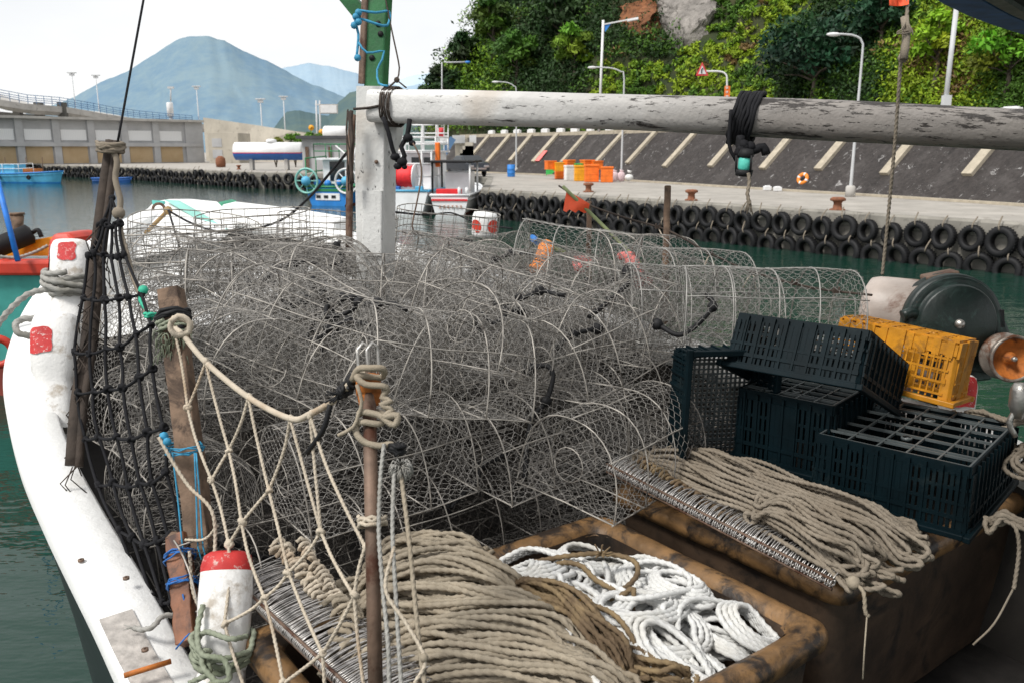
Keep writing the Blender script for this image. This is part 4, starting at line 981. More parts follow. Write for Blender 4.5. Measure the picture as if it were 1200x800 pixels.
for a in (0.5, 0.9):
    s = MB(); s.tube([P(a, 0.15, 1.05), P(a, 0.15, 1.45)], 0.09, 10); obj('bitt', s, 'lamp_white', t)
# --- blue boat by the far quay and a dark blue skiff
c = WZ(30, 214.5, 0.0); t = thing('fishing_boat', 'bright blue fishing boat with white deck gear moored at the far left quay', 'boat', c)
hd, sx = hull(t, c, 8.6, 2.4, 0.95, (1, -0.25, 0), ('boat_cyan', 'boat_blue', 'boat_blue', 'boat_white'), transom=0.9)
st = c - hd * 4.3
s = MB(); s.box(P(0, 3.0, 1.4), (1.6, 1.8, 1.0), basis(sx, (0, 0, 1))); obj('cabin', s, 'boat_cyan', t, bevel=0.05)
s = MB(); s.box(P(0.2, 5.6, 1.2), (1.0, 1.6, 0.5), basis(sx, (0, 0, 1))); obj('fish_box', s, 'rust_orange', t)
rails(t, [P(0.9, 1, 1.0), P(0.9, 2.5, 1.0), P(0.9, 4.5, 1.0), P(0.9, 6.3, 1.1)], 0.9, 'lamp_white', 0.03)
s = MB()
for b_ in (2.0, 4.6, 6.6): s.tube([P(0, b_, 1.0), P(0.1, b_ + .2, 2.6)], 0.04, 5)
obj('pole', s, 'weathered_wood', t)
for b_ in (2.2, 5.9):
    s = MB(); s.lathe([(0.15 + 0.1 * math.cos(a), 0.1 * math.sin(a)) for a in np.linspace(0, 6.28, 9)[:-1]], P(1.25, b_, 0.6), sx, 14, True, True); obj('fender', s, 'black_rubber', t)
c = WZ(132, 214, 0.0); t = thing('skiff', 'small dark blue skiff low in the water beside the far tyres', 'boat', c)
hull(t, c, 4.6, 1.3, 0.42, (1, -0.35, 0), ('tank_blue', 'tank_blue', 'tank_blue', 'boat_white'), transom=0.8)
simple('dark_bulwark', (0.018, 0.015, 0.012), 0.8, 0.4, 5)  # dark brown for the starboard bulwark and the foredeck front
# ================================================================ our own fishing boat
HEAD = Vector((-0.53, 0.85, 0)).normalized(); SIDE = Vector((HEAD.y, -HEAD.x, 0))     # heading and starboard
boat = thing('fishing_boat', 'white-railed fishing boat in the foreground piled with wire traps', 'boat', (-0.6, 4.2, 0))
port = [W(420, 1100, 2.0), W(240, 940, 2.45), W(150, 800, 2.80), W(106, 710, 3.08), W(51, 600, 3.58), W(20, 525, 4.02), W(5, 450, 4.5), W(12, 400, 4.95), W(35, 350, 5.6), W(75, 303, 6.5), W(130, 264, 7.6), W(176, 243, 8.5)]
star = [W(1560, 740, 3.0), W(1320, 580, 3.65), W(1130, 486, 4.2), W(1000, 450, 4.42), W(900, 425, 4.6), W(800, 392, 4.85), W(700, 353, 5.35), W(600, 320, 5.95), W(500, 293, 6.7), W(385, 266, 7.7), W(256, 252, 8.9)]
pd = catmull(port, 0.08); sdn = catmull(star, 0.08)
def offs(P, w, sgn, dz=0):
    d = np.gradient(P, axis=0); n = np.stack([d[:, 1], -d[:, 0], 0 * d[:, 0]], 1); n /= np.linalg.norm(n, axis=1)[:, None]
    q = P + n * w * sgn; q[:, 2] += dz; return q
def rail_mesh(P, sgn, w=0.215):
    prof = [(-0.005, -0.11), (-0.008, -0.02), (0.006, -0.002), (w * 0.5, 0.006), (w - 0.015, 0.0), (w, -0.015), (w, -0.12), (w * 0.9, -0.125), (0.0, -0.125)]
    return MB().grid(np.stack([offs(P, a, sgn, b) for a, b in prof + prof[:1]], 1), True)
obj('gunwale', rail_mesh(pd, 1), 'white_gelcoat', boat)
obj('gunwale', rail_mesh(sdn, -1), 'white_gelcoat', boat)
def side_mesh(P, sgn):
    Q = []
    for f, z in ((0.02, -0.11), (0.05, -0.3), (0.16, None), (0.34, 'w')):
        q = offs(P, f, sgn)
        q[:, 2] = P[:, 2] + z if isinstance(z, float) else (P[:, 2] * 0.5 if z is None else -0.4)
        Q.append(q)
    return MB().grid(np.stack(Q, 1), True)
obj('hull_side', side_mesh(pd, 1), 'hull_dark', boat); obj('hull_side', side_mesh(sdn, -1), 'hull_dark', boat)
def deck_z(p): # deck height rises towards the bow
    f = (p[0] - 0.4) * HEAD.x + (p[1] - 3.0) * HEAD.y
    return 1.12 + 0.055 * max(0, f) ** 1.35
def inner(P, sgn):
    a = offs(P, 0.19, sgn, -0.06); b = offs(P, 0.25, sgn); b[:, 2] = [deck_z(q) for q in b]
    return MB().grid(np.stack([a, b], 1), True)
obj('bulwark', inner(pd, 1), 'white_paint', boat); obj('bulwark', inner(sdn, -1), 'dark_bulwark', boat)
mb = MB(); pi = offs(pd, 0.24, 1); si = offs(sdn, 0.24, -1); n = 60
A = pi[np.linspace(0, len(pi) - 1, n).astype(int)]; Bq = si[np.linspace(0, len(si) - 1, n).astype(int)]
G = []
for a, b in zip(A, Bq):
    row = []
    for f in np.linspace(0, 1, 9): q = a * (1 - f) + b * f; row.append((q[0], q[1], deck_z(q)))
    G.append(row)
mb.grid(G, False); obj('deck', mb, 'deck_wood', boat)
# raised white foredeck
def rail_at(P, Yq): i = int(np.argmin(np.abs(P[:, 1] - Yq))); return P[i]
G = []
for Yq in np.linspace(5.6, 8.35, 24):
    a = offs(pd, 0.16, 1)[int(np.argmin(np.abs(pd[:, 1] - Yq)))]; b = offs(sdn, 0.16, -1)[int(np.argmin(np.abs(sdn[:, 1] - min(8.4, Yq + 0.3))))]
    G.append([tuple((a * (1 - f) + b * f) - np.array([0, 0, 0.34 - 0.10 * math.sin(f * math.pi)])) for f in np.linspace(0, 1, 12)])
mb = MB(); mb.grid(G, True); fd_ = obj('foredeck', mb, 'white_gelcoat', boat); e0 = [Vector(q) for q in G[0]]; mb = MB(); mb.grid([[(q.x, q.y, q.z - 0.003), (q.x, q.y, q.z - 0.9)] for q in e0], False); obj('bulkhead', mb, 'dark_bulwark', fd_)
# bow cheeks: two thick white boards whose cut ends are painted green
def board(pts, thick, name, mat, lift=(0.35, 0.9, 0), bev=0.02):
    mb = MB(); mb.poly(pts, Vector(lift).normalized() * thick); return obj(name, mb, mat, boat, bevel=bev)
c1 = [W(181, 236, 8.6), W(206, 236, 8.55), W(236, 239, 8.3), W(262, 265, 7.9), W(240, 285, 7.6), W(150, 305, 7.2), W(128, 290, 7.4), W(150, 268, 7.8)]
board(c1, 0.16, 'bow_board', 'white_gelcoat', (0.75, 0.6, 0.1))
c2 = [W(258, 240, 8.7), W(300, 245, 8.4), W(345, 251, 8.0), W(390, 259, 7.6), W(392, 276, 7.6), W(330, 272, 8.0), W(263, 270, 8.5)]
board(c2, 0.18, 'bow_board', 'white_gelcoat', (0.6, 0.75, 0.15))
e = [W(251.5, 238, 8.72), W(257.6, 239.5, 8.68), W(264, 268, 8.45), W(259, 270, 8.45), W(255, 262, 8.5)]
board(e, 0.2, 'painted_end', 'green_trim', (0.6, 0.75, 0.15), 0.01)
e = [W(177.5, 235, 8.55), W(191, 236, 8.5), W(190, 252, 8.3), W(181, 254, 8.3)]
o = board(e, 0.03, 'painted_end', 'teal_paint', (0.4, 0.9, 0), 0.004)
mb = MB(); mb.lathe([(0.055 + 0.014 * math.cos(a), 0.014 * math.sin(a)) for a in np.linspace(0, 6.28, 9)[:-1]], W(186, 245.5, 8.30), (0.1, -1, 0.2), 20, True, True); obj('hawse_ring', mb, 'rusty_steel', o)
board([W(192, 234.2, 8.45), W(206, 235, 8.4), W(267, 269, 7.85), W(254, 271, 7.85)], 0.05, 'painted_strip', 'pale_teal', (0.5, 0.85, -0.1), 0.006)
# weathered board let into the rail, with rust streak and bolts
def strip(P, sgn, i0, i1, w0, w1, dz, name, mat):
    Q = P[i0:i1]; return obj(name, MB().grid(np.stack([offs(Q, w0, sgn, dz - 0.006), offs(Q, w0, sgn, dz), offs(Q, w1, sgn, dz), offs(Q, w1, sgn, dz - 0.006)], 1), False), mat, boat)
def idx(P, q): return int(np.argmin(np.linalg.norm(P - np.array(tuple(q)), axis=1)))
i1 = idx(pd, W(106, 710, 3.08)); i0 = idx(pd, W(240, 940, 2.45))
strip(pd, 1, i0, i1, 0.004, 0.115, 0.013, 'weathered_board', 'patch_board')
q = W(165, 790, 2.80); mb = MB(); mb.tube([q + Vector((-0.03, -0.05, 0.03)), q + Vector((0.09, 0.03, 0.03))], 0.009, 6); obj('rusty_rod', mb, 'rust_orange', boat)
for x, y, t_ in ((170, 762, 2.87), (95, 657, 3.3), (148, 678, 3.17)):
    mb = MB(); mb.lathe([(0.004, 0), (0.012, 0.0), (0.012, 0.008), (0.004, 0.008)], WZ(x, y, W(x, y, t_).z + 0.0) , n=10); obj('bolt', mb, 'rusty_steel', boat)

def bitt(base, top, r0, r1, head_h, red, n_=(0, -1, 0), sq=3.2):
    """tapered white post, head thicker than its neck, with a red painted patch"""
    base = Vector(base); top = Vector(top); H_ = (top - base).length; ax = (top - base).normalized(); x = ax.cross(Vector((0, 1, 0))).normalized(); y = ax.cross(x)
    def ring(r, h, rot=0.35):
        out = []
        for k in range(28):
            a = k * 2 * math.pi / 28; ca, sa = math.cos(a), math.sin(a); q = r / (abs(ca) ** sq + abs(sa) ** sq) ** (1 / sq)
            a2 = a + rot; out.append(tuple(base + ax * h + (x * math.cos(a2) + y * math.sin(a2)) * q))
        return out
    hs = [(r0, 0), (r0 * 0.93, H_ * 0.35), (r0 * 0.90, H_ - head_h - 0.05), (r1, H_ - head_h), (r1 * 1.04, H_ - head_h * 0.4), (r1 * 1.0, H_ - 0.045), (r1 * 0.90, H_ - 0.012), (r1 * 0.68, H_), (r1 * 0.02, H_ + 0.006)]
    mb = MB(); mb.grid(np.array([ring(r, h) for r, h in hs]).transpose(1, 0, 2), True, True); o = obj('bitt', mb, 'bitt_white', boat)
    if red == 'cap':
        hs2 = [(r1 * 1.012, H_ - 0.06), (r1 * 1.01, H_ - 0.04), (r1 * 0.915, H_ - 0.008), (r1 * 0.69, H_ + 0.004), (r1 * 0.02, H_ + 0.010)]
        mb = MB(); mb.grid(np.array([ring(r, h) for r, h in hs2]).transpose(1, 0, 2), True, True); obj('red_cap', mb, 'red_worn', o)
    else:       # ragged red patches standing 2 mm proud of the faces that look aft and to the side
        for a0, sz in red:
            G = []
            for i in range(15):
                row = []
                for j in range(15):
                    u = (i - 7) / 7; v = (j - 7) / 7; k = max(abs(u), abs(v)) or 1; l = (abs(u) ** 4 + abs(v) ** 4) ** 0.25 or 1; s_ = k / l * (1 + 0.16 * mnoise.noise(Vector((u * 1.6, v * 1.6, a0 * 7))))
                    a = a0 + u * s_ * sz[0]; h = H_ - head_h * 0.52 + v * s_ * sz[1]
                    ca, sa = math.cos(a - 0.35), math.sin(a - 0.35); q = r1 * 1.045 / (abs(ca) ** sq + abs(sa) ** sq) ** (1 / sq) + 0.002
                    row.append(tuple(base + ax * h + (x * math.cos(a) + y * math.sin(a)) * q))
                G.append(row)
            mb = MB(); mb.grid(G, True); obj('red_patch', mb, 'red_scuffed', o)
    return o
bitt(W(80, 430, 5.1), W(84, 286, 5.35), 0.105, 0.112, 0.20, [(R(108), (0.42, 0.06)), (R(25), (0.55, 0.085))])
bitt(W(66, 505, 4.4), W(66, 371, 4.55), 0.095, 0.112, 0.30, [(R(84), (0.50, 0.07))])
bitt(W(258, 815, 2.72), W(267, 648, 2.87), 0.077, 0.083, 0.34, 'cap', sq=2.3)
bitt(W(1116, 520, 4.2), W(1124, 438, 4.2), 0.065, 0.082, 0.16, [(R(75), (0.9, 0.08))], sq=2.2)

# mast: square white post, lower doubling plate, gusset under the beam, green upper part
MT = 5.2
def q4(x0, x1, y, t, back):   # horizontal rectangle of the post at picture row y
    a = W(x0, y, t); b = W(x1, y, t); d = Vector((0.25, 0.97, 0)) * back
    return [a, b, Vector((b.x, b.y, a.z)) + d, a + d]
def post(levels, back, name, mat, parent=boat, bevel=0.008):
    mb = MB(); G = [q4(x0, x1, y, t, back) for x0, x1, y, t in levels]; m_ = len(G)
    mb.grid(np.array([[tuple(p) for p in g] for g in G]).transpose(1, 0, 2), False, True); mb.poly(G[0][::-1]); mb.poly(G[-1]); return obj(name, mb, mat, parent, bevel=bevel)
mast = post([(418, 448, 420, MT), (417, 449, 290, MT), (415.5, 450, 200, MT), (417, 451, 101, MT)], 0.2, 'mast', 'worn_mast')
post([(424, 447, 300, MT - 0.025), (424, 447.5, 224, MT - 0.025)], 0.03, 'doubling_plate', 'worn_mast', mast)
mb = MB(); mb.poly([W(448, 141, MT + 0.05), W(466, 143, MT + 0.05), W(464, 160, MT + 0.05), W(455, 190, MT + 0.05), W(448, 225, MT + 0.05)], (0.03, 0.10, 0)); obj('gusset', mb, 'worn_mast', mast, bevel=0.005)
for x, y in ((441, 190), (432, 240), (430, 275)):
    mb = MB(); mb.ball(W(x, y, MT - 0.01), 0.013, 8); obj('bolt', mb, 'rusty_steel', mast)
post([(426, 448, 104, MT + 0.06), (429, 453, 0, MT + 0.06), (431, 456, -60, MT + 0.06)], 0.10, 'mast_top', 'mast_green', mast)
post([(419, 426, 98, MT + 0.04), (423, 430, 0, MT + 0.04), (425, 432, -60, MT + 0.04)], 0.06, 'rusty_bar', 'rusty_steel', mast)
mb = MB(); mb.bar(W(424, 18, MT + 0.1), W(398, -14, MT + 0.1), 0.05, 0.09); obj('stay_arm', mb, 'mast_green', mast)
mb = MB(); mb.tube([W(413, 135, MT + 0.02), W(410, 200, MT + 0.02), W(409, 290, MT + 0.02)], 0.022, 8, 0.1); obj('conduit', mb, 'rusty_steel', mast)
for x, y in ((443, 28), (436, 68), (446, 40)):
    mb = MB(); mb.lathe([(0, 0), (0.018, 0), (0.018, 0.004), (0, 0.004)], W(x, y, MT + 0.055), (0, -1, 0), 10); obj('bolt_hole', mb, 'black_rubber', mast)
# cross beam from the mast to the right
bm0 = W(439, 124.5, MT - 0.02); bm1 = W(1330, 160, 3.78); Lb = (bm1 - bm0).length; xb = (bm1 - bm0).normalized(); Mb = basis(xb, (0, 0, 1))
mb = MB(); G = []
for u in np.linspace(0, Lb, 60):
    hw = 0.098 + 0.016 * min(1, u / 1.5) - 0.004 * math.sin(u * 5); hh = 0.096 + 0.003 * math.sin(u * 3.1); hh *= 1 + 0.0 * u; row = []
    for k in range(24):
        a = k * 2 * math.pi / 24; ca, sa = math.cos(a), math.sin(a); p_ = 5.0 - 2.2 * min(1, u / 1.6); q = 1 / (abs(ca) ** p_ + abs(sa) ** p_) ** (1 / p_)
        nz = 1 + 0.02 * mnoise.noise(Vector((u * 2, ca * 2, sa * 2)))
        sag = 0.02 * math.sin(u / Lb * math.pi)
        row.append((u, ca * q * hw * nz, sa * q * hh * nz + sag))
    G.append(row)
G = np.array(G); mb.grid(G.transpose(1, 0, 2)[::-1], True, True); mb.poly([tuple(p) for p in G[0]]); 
beam = obj('cross_beam', mb, 'worn_shaded_beam', boat, local=True); beam.matrix_local = Matrix.Translation(bm0 - boat.location) @ Mb.to_4x4()
# overhead canopy whose curved blue edge shows at top right and shades this side
cz = [WZ(x, y, 3.80) for x, y in ((1066, -40), (1085, -18), (1105, 0), (1128, 12), (1150, 22), (1175, 31), (1200, 39), (1240, 50), (1300, 62))]
cz = [Vector(p) for p in catmull(cz, 0.08)]
back_ = [Vector((5.2, 4.6, 3.9)), Vector((5.6, -2.5, 3.9)), Vector((1.15, -2.5, 3.9))]
mb = MB(); mb.poly([p + Vector((0, 0, 0.008)) for p in cz] + back_, (0, 0, 0.05)); can = obj('canopy', mb, 'canopy_black', boat)
czp = arr(cz); dn = np.gradient(czp, axis=0); nin = np.stack([dn[:, 1], -dn[:, 0], 0 * dn[:, 0]], 1); nin /= np.linalg.norm(nin, axis=1)[:, None]
def band(w0, w1, z, nm, mat):
    up = np.array([0, 0, 0.075]); G = np.stack([czp - nin * 0.012 + up, czp - nin * 0.014 + [0, 0, z], czp + nin * w0 + [0, 0, z], czp + nin * w1 + [0, 0, z - 0.002], czp + nin * (w1 + 0.004) + [0, 0, z + 0.01]], 1) if w0 == 0 else np.stack([czp + nin * w0 + [0, 0, z + 0.012], czp + nin * (w0 + 0.003) + [0, 0, z - 0.004], czp + nin * w1 + [0, 0, z - 0.004], czp + nin * (w1 + 0.003) + [0, 0, z + 0.012]], 1)
    obj(nm, MB().grid(G, False), mat, can)
band(0, 0.085, 0.0, 'blue_edge', 'blue_trim'); band(0.092, 0.135, 0.0, 'piping', 'canopy_grey')
for q in ((1.6, -1.8), (4.9, -1.8), (4.7, 3.9)):
    mb = MB(); mb.tube([(q[0], q[1], 1.0), (q[0], q[1], 3.85)], 0.04, 8); obj('canopy_post', mb, 'rusty_steel', can)

# ---------------------------------------------------------------- ropes on rail and bitts
def coil(c, ax, r, turns, pitch, rr, jit=0.006, x0=None, start=0.0):
    ax = Vector(ax).normalized(); x = ax.orthogonal().normalized(); y = ax.cross(x); pts = []
    n = int(turns * 14)
    for k in range(n + 1):
        a = start + k / 14 * 2 * math.pi
        pts.append(Vector(c) + (x * math.cos(a) + y * math.sin(a)) * (r + rng.uniform(-jit, jit)) + ax * (pitch * k / 14 + rng.uniform(-jit, jit)))
    return pts
b1 = W(84, 340, 5.25); mb = MB()
mb.rope([W(-60, 470, 5.0), W(-20, 405, 5.05), (W(10, 365, 5.1)), W(35, 344, 5.15), W(62, 339, 5.15)] + coil(b1, (0, 0, 1), 0.135, 4.2, 0.030, 0.02, start=3.4), 0.021)
mb.rope(coil(b1 + Vector((0, 0, 0.01)), (0.25, 0, 1), 0.16, 2.2, 0.04, 0.02), 0.02)
solo('mooring_rope', mb, 'mooring_rope', 'thick grey mooring rope wound round the farther white bitt and leading off left', 'rope', b1)
mb = MB(); mb.rope([W(42, 392, 4.5), W(30, 393, 4.45), W(19, 387, 4.45), W(22, 376, 4.5), W(42, 373, 4.55), W(70, 376, 4.65)], 0.02)
solo('rope_loop', mb, 'mooring_rope', 'short grey rope loop round the left side of the second white bitt', 'rope', W(30, 385, 4.5))
mb = MB(); bb = W(262, 770, 2.74)
mb.rope(coil(bb, (0.1, 0, 1), 0.094, 3.3, 0.024, 0.012, start=2.0) + [W(240, 762, 2.62), W(238, 780, 2.58), W(254, 800, 2.52), W(262, 822, 2.5)], 0.0105)
mb.rope([W(238, 708, 2.72), W(232, 735, 2.68), W(236, 765, 2.6), W(262, 772, 2.55), W(268, 795, 2.52), W(250, 800, 2.52), W(226, 812, 2.55)], 0.0105)
mb.rope([W(290, 745, 2.65), W(270, 748, 2.6), W(240, 740, 2.66), W(230, 760, 2.66), W(246, 785, 2.58), W(222, 800, 2.6)], 0.0100)
solo('mooring_rope', mb, 'green_rope', 'greenish mooring rope knotted round the foot of the near red-topped bitt', 'rope', bb)
mb = MB(); mb.rope([W(157, 735, 2.95), W(168, 737, 2.93), W(180, 733, 2.93), W(190, 722, 2.97), W(204, 720, 3.0)], 0.011); 
for k in range(8): mb.tube([W(158, 735, 2.95), W(150 + rng.uniform(-6, 4), 733 + rng.uniform(-3, 8), 2.95)], 0.002, 4)
solo('rope_end', mb, 'mooring_rope', 'short frayed pale rope end lying across the white gunwale', 'rope', W(180, 733, 2.93))

# thin wires and lashings round the mast and beam
mb = MB()
for k in range(6):
    u = 0.10 + k * 0.013; c = bm0 + xb * u
    mb.tube([c + (Vector(Mb.col[1]) * math.cos(a) * 0.118 + Vector((0, 0, 1)) * math.sin(a) * 0.116) + xb * rng.uniform(-.006, .006) for a in np.linspace(0, 2 * math.pi, 18)], 0.0055, 5)
mb.tube([W(455, 103, 5.0), W(463, 96, 5.05), W(467, 93, 5.1)], 0.006, 5, 0.03); mb.ball(W(465, 94, 5.05), 0.018, 8)
mb.tube([W(465, 94, 5.06), W(468, 80, 5.1), W(460, 40, 5.15), W(452, 0, 5.2), W(448, -30, 5.2)], 0.005, 5, 0.05)
mb.tube([W(466, 95, 5.05), W(476, 103, 5.0)], 0.005, 5, 0.05)
solo('wire_lashing', mb, 'dark_wood', 'bundle of thin wires lashed round the left end of the white cross beam', 'wire', bm0)
mb = MB()
mb.tube([W(449, 138, 4.95), W(455, 155, 4.95), W(460, 175, 4.97), W(466, 190, 5.0)], 0.013, 7, 0.05); mb.tube([W(480, 140, 5.0), W(477, 160, 5.0), W(470, 172, 5.0), W(474, 183, 5.0), W(470, 190, 5.0)], 0.015, 7, 0.05)
for x, y, r_ in ((478, 162, 0.032), (483, 168, 0.022), (463, 184, 0.03), (471, 190, 0.034), (466, 195, 0.026), (474, 196, 0.018)): mb.ball(W(x, y, 4.99), r_, 9, (1, 1, 0.8))
solo('black_strap', mb, 'black_rope', 'knotted black straps hanging from the beam beside the mast', 'strap', W(465, 165, 4.97))
mb = MB(); mb.tube([W(484, 168, 4.95), W(491, 182, 4.95), W(494, 205, 4.95), W(489, 235, 4.95), W(483, 265, 4.95), W(486, 275, 4.95)], 0.005, 5, 0.04)
solo('thin_line', mb, 'rusty_steel', 'thin brown line hanging down in front of the red rope reel', 'line', W(491, 182, 4.95))
mb = MB()
mb.tube([W(412, 130, 5.1), W(411, 145, 5.1), W(413, 165, 5.08), W(411, 185, 5.1), W(413, 215, 5.1)], 0.012, 6, 0.05); mb.tube([W(414, 128, 5.08), W(430, 127, 5.08), W(446, 124, 5.05)], 0.008, 5, 0.05)
for k in range(9): mb.tube([W(409 + rng.uniform(-3, 4), 128 + rng.uniform(0, 8), 5.1), W(409 + rng.uniform(-4, 4), 160 + rng.uniform(-10, 10), 5.1), W(410 + rng.uniform(-5, 4), 200 + rng.uniform(-15, 25), 5.1)], 0.004, 4, 0.08)
solo('frayed_line', mb, 'dark_wood', 'tattered dark lines tied down the left edge of the white mast', 'line', W(412, 160, 5.1))
mb = MB()
mb.tube([W(418, 12, 5.1), W(440, 15, 5.12), W(456, 14, 5.2), W(454, 30, 5.15), W(440, 28, 5.1), W(422, 22, 5.1), W(416, 25, 5.1), W(420, 40, 5.1), W(418, 68, 5.1)], 0.008, 6, 0.04)
mb.tube([W(420, 50, 5.08), W(430, 62, 5.08), W(450, 60, 5.1), W(448, 70, 5.1), W(442, 82, 5.1), W(444, 98, 5.08), W(455, 101, 5.05)], 0.007, 6, 0.04)
for x, y in ((417, 20), (420, 26), (415, 30), (419, 68), (420, 15)): mb.ball(W(x, y, 5.08), 0.022, 8)
solo('twine', mb, 'cyan_twine', 'blue-green twine wound and knotted round the green mast top', 'twine', W(420, 30, 5.1))
# black rope wrapped round the beam with a hanging fishing lamp
def on_beam(px):    # beam axis point in picture column px
    lo, hi = 0, Lb
    for _ in range(40):
        mid = (lo + hi) / 2
        if proj(bm0 + xb * mid)[0] < px: lo = mid
        else: hi = mid
    return bm0 + xb * lo
mb = MB(); c = on_beam(873)
yv = Vector(Mb.col[1])
for k in range(7):
    cc = c + xb * (-0.045 + 0.017 * k)
    mb.tube([cc + yv * math.cos(a) * 0.135 + Vector((0, 0, 1)) * (math.sin(a) * 0.128 + 0.012) + xb * (rng.uniform(-.006, .006) + 0.03 * math.sin(a)) for a in np.linspace(0, 2 * math.pi, 22)], 0.011, 6)
fr = c - yv * 0.13 if yv.y > 0 else c + yv * 0.13
mb.tube([fr + Vector((0, 0, -0.08)), fr + Vector((0.0, -0.02, -0.14)), fr + Vector((0.06, -0.02, -0.15)), fr + Vector((0.11, -.02, -0.13)), fr + Vector((0.13, -0.02, -0.17))], 0.022, 7, 0.02)
mb.tube([fr + Vector((-0.06, -.02, 0.05)), fr + Vector((-0.06, -.02, -0.12)), fr + Vector((-0.02, -.02, -0.2))], 0.009, 6, 0.03)
for k in range(5): mb.ball(fr + Vector((rng.uniform(-.01, .06), -.02, -0.14 + rng.uniform(-.02, .02))), 0.03, 8)
solo('black_rope', mb, 'black_rope', 'black rope wrapped many times round the cross beam', 'rope', c)
lc = W(873, 192, proj(fr)[2] - 0.03); t = thing('fishing_lamp', 'small turquoise lamp in a black cage hanging from the black rope', 'lamp', lc)
mb = MB(); mb.lathe([(0, -0.045), (0.022, -0.042), (0.034, -0.02), (0.034, 0.02), (0.022, 0.04), (0, 0.045)], lc, (0.05, -0.1, 1), 16); obj('lamp_body', mb, 'lamp_teal', t)
mb = MB(); mb.lathe([(0, -0.065), (0.04, -0.06), (0.045, -0.03), (0.036, -0.028)], lc, (0.05, -0.1, 1), 16); mb.lathe([(0.03, 0.03), (0.04, 0.04), (0.03, 0.07), (0.0, 0.075)], lc, (0.05, -0.1, 1), 16)
for k in range(3):
    a = k * 2.09 + 1.0; mb.tube([lc + Vector((math.cos(a) * .042, math.sin(a) * .042, -.04)), lc + Vector((math.cos(a) * .044, math.sin(a) * .044, .04))], 0.006, 5)
obj('cage', mb, 'black_rubber', t)
mb = MB(); mb.rope([W(877, 203, 4.0), W(878, 215, 4.0), W(876, 228, 4.0), W(879, 240, 4.0)], 0.010)
for k in range(10): mb.tube([W(878, 232, 4.0), W(874 + rng.uniform(-4, 8), 248 + rng.uniform(-6, 4), 4.0)], 0.003, 4)
solo('rope_end', mb, 'grey_rope', 'frayed grey rope tail hanging below the turquoise lamp', 'rope', W(877, 215, 4.0))
# long rope from above down to the hauler
mb = MB(); mb.rope([W(1064, -20, 3.5), W(1062, 30, 3.5), W(1056, 68, 3.55), W(1050, 150, 3.65), W(1043, 230, 3.75), W(1034, 322, 3.85)], 0.0085)
mb.tube([W(1060, 20, 3.5), W(1062, 45, 3.5), W(1059, 70, 3.5)], 0.016, 7, 0.04); mb.ball(W(1058, 68, 3.52), 0.022, 8)
for k in range(9): mb.tube([W(1062, 24, 3.48), W(1062 + rng.uniform(-8, 10), 34 + rng.uniform(0, 4), 3.48), W(1062 + rng.uniform(-12, 12), 38 + rng.uniform(-2, 8), 3.48)], 0.003, 4, 0.03)
solo('hanging_rope', mb, 'grey_rope', 'thin grey knotted rope hanging from above down to the line hauler', 'rope', W(1050, 150, 3.65))
mb = MB(); mb.grid([[tuple(W(1042 + k * 4.6, -30 + j * 7.5 - 0.25 * (k - 2) ** 2, 3.5 + 0.02 * math.sin(k * 1.3 + j))) for j in range(6)] for k in range(6)], True)
solo('flag', mb, 'flag_orange', 'lower edge of an orange flag at the top of the hanging rope', 'flag', W(1055, 0, 3.5))

# ================================================================ neighbouring boat at far left
NB = 11.3
t = thing('neighbour_boat', 'teal-hulled boat with red rail and yellow inside at the left edge', 'boat', (W(10, 320, NB).x, W(10, 320, NB).y, 0))
a = W(-160, 312, NB + 0.5); b = W(72, 312, NB - 0.2); zt = b.z
mb = MB(); mb.grid([[tuple(Vector((p.x, p.y, zt))), (p.x + 0.0, p.y + 0.06, zt - 0.3), (p.x - 0.05 * f, p.y + 0.25, 0.45)] for f, p in ((f, a + (b - a) * f) for f in np.linspace(0, 1, 12))], True); mb.grid([[tuple((b.x, b.y, zt)), (b.x - .05, b.y + .25, 0.45)], [(b.x + .5, b.y + 1.6, zt + .1), (b.x + 0.2, b.y + 1.5, 0.45)]], True); obj('hull', mb, 'teal_paint', t)
mb = MB(); mb.grid([[(p.x - 0.05 * f, p.y + 0.24, 0.46), (p.x - .05 * f, p.y + 0.32, -0.3)] for f, p in ((f, a + (b - a) * f) for f in np.linspace(0, 1, 12))], True); obj('boot_stripe', mb, 'antifoul', t)
mb = MB(); mb.bar(a + Vector((0, 0.05, -0.02)), b + Vector((0, 0.05, -0.02)), 0.26, 0.20); obj('red_rail', mb, 'boat_red', t, bevel=0.04)
mb = MB(); mb.poly([W(-160, 300, NB + 0.9), W(60, 300, NB + 0.6), W(64, 277, NB + 0.6), W(30, 283, NB + 0.6), W(-160, 296, NB + .9)], (0.05, 0.12, 0)); obj('inner_side', mb, 'boat_yellow', t)
mb = MB(); mb.poly([W(53, 312, NB - .1), W(57, 282, NB), W(62, 274, NB), W(80, 273, NB), W(86, 279, NB), W(84, 312, NB - .1)], (0.1, 0.5, 0)); obj('corner_post', mb, 'boat_red', t, bevel=0.04)
mb = MB(); mb.grid([[(a.x, a.y + .1, zt - 0.12), (a.x, a.y + .8, zt - 0.12)], [(b.x, b.y + .1, zt - 0.12), (b.x, b.y + .8, zt - 0.12)]], False); obj('rail_deck', mb, 'boat_yellow', t)
mb = MB(); p0 = W(-40, 305, NB + 0.2); p1 = W(38, 273, NB + 0.5); d_ = (p1 - p0).normalized(); mb.tube([p0, p0 + (p1 - p0) * .3, p1 - d_ * .03, p1], [0.13, 0.14, 0.14, 0.08], 14); mb.tube([p1, p1 + Vector((0.08, 0, 0.04)), p1 + Vector((0.12, 0, -0.06))], 0.03, 6, 0.03)
solo('fender', mb, 'black_rubber', 'black cylindrical fender slung over the yellow side of the left boat', 'fender', p1)
